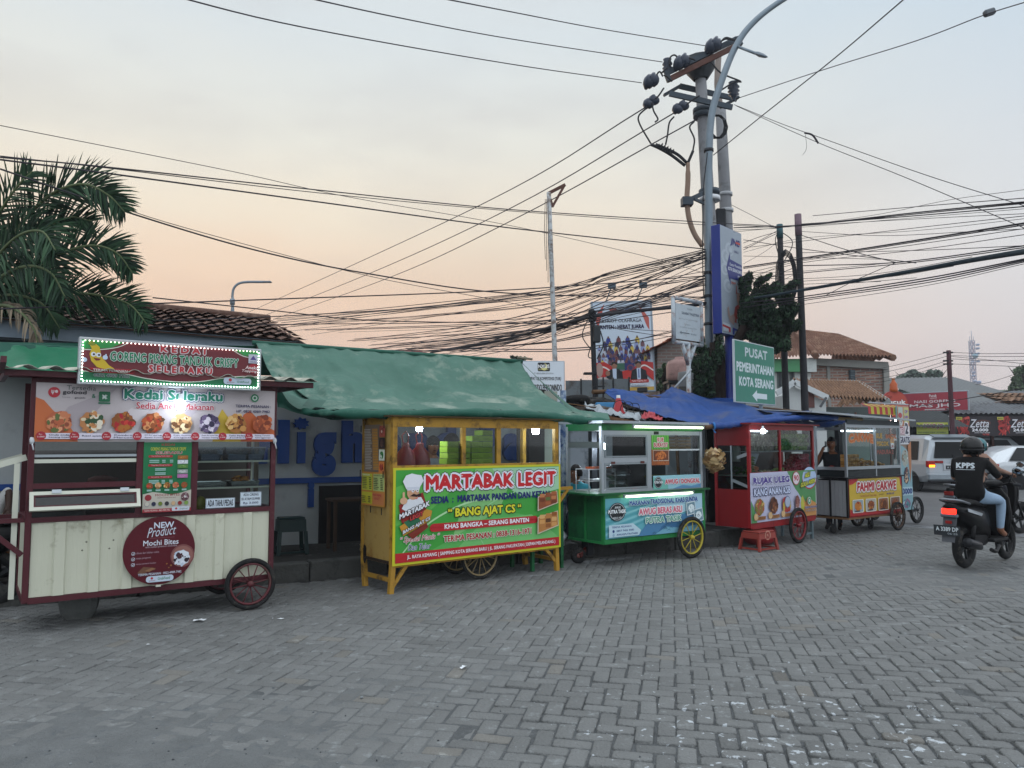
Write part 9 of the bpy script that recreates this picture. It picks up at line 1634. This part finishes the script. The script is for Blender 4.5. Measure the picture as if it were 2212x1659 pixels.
m = M(); m.box(-.04, -.30, .70, -.022, .30, .90, mat('#c3c9cd', rough=.3, metal=.6), .01); m.box(-.05, -.22, .73, -.042, .22, .85, mat('#1d2226')); m.build('plate_garnish', t); b = Board((-.0505, .2, .75), (0, -.4, 0), (0, 0, .08), .001); b.txt('A 1056 CL', 4, 10, 96, 90, '#b9c0c4', .02); b.build('number_plate', t)
m = M()
for a in (90, 210, 330): c_ = Vector((-.045, .05 * math.cos(R(a)), .985 + .05 * math.sin(R(a)))); m.prism([c_ + Vector((0, .045 * math.cos(R(a + d)), .045 * math.sin(R(a + d)))) * k for d, k in ((0, 1), (60, 1), (180, 1), (240, 1))] if 0 else [c_ + Vector((0, r_ * math.cos(R(a + d)), r_ * math.sin(R(a + d)))) for d, r_ in ((0, .05), (90, .028), (180, .05), (270, .028))], (-.008, 0, 0), mat('#d3d8db', metal=.8, rough=.2))
m.build('emblem', t)
ssec = [(-.02, .45, .80, .86, .72, .5), (.03, .35, .85, .98, .82, .62), (.35, .3, .92, 1.25, .86, .6), (1.0, .28, .92, 1.45, .86, .58), (2.0, .28, .90, 1.46, .86, .58), (2.9, .28, .90, 1.02, .86, .62), (3.9, .3, .78, .84, .82, .62), (4.1, .4, .6, .64, .7, .55)]
g_ = G(2146, 1058); t, dg = car('hatchback', 'white hatchback facing right behind the scooter rider at the right edge', 'car', (g_.x, g_.y + .9, 0), R(6), ssec, '#c9cfd3', 1.72, 4.1, (.85, 3.2))
for s in (-1,): m = M(); m.prism([(.55, s * .865, .97), (2.7, s * .865, .95), (2.0, s * .62, 1.40), (1.05, s * .62, 1.40)], (0, s * .006, 0), dg); m.build('side_window', t)
m = M(); m.box(-.03, -.84, .76, .22, -.60, .86, mat('#9a2a26', rough=.2), .02); m.build('tail_light', t)
g_ = G(2130, 1050); t, dg = car('minivan', 'grey minivan with long dark windows behind the white hatchback', 'car', (g_.x - .3, g_.y + 3.2, 0), R(4), [(a, b_, c_ + .12, d + .02 if d > 1.5 else d, e, f) for a, b_, c_, d, e, f in vsec], '#8d979c', VW, 4.2, (.8, 3.3))
m = M(); m.prism([(.3, -.857, 1.08), (3.2, -.857, 1.08), (2.8, -.74, 1.68), (.4, -.74, 1.68)], (0, -.006, 0), dg); m.prism([(-.035, -.6, 1.1), (-.035, .6, 1.1), (0, .52, 1.6), (0, -.52, 1.6)][::-1], (-.02, 0, 0), dg); m.build('windows', t)
# ---------------------------------------------------------------- thin evening haze
hz = M(); hz.box(-330, -100, -1.4, 330, 430, 48, mat('#ffffff', var=0, key='haze')); ho = hz.build('haze', None, None, 'stuff'); ho['label'] = 'thin pale evening haze over the street'; ho['category'] = 'haze'
hm_ = bpy.data.materials.new('haze_air'); hm_.use_nodes = True; t_ = hm_.node_tree; t_.nodes.clear(); o_ = t_.nodes.new('ShaderNodeOutputMaterial'); v_ = t_.nodes.new('ShaderNodeVolumePrincipled')
v_.inputs['Color'].default_value = (.85, .88, .95, 1); v_.inputs['Density'].default_value = .0011; v_.inputs['Anisotropy'].default_value = .2; t_.links.new(v_.outputs[0], o_.inputs['Volume']); ho.data.materials[0] = hm_
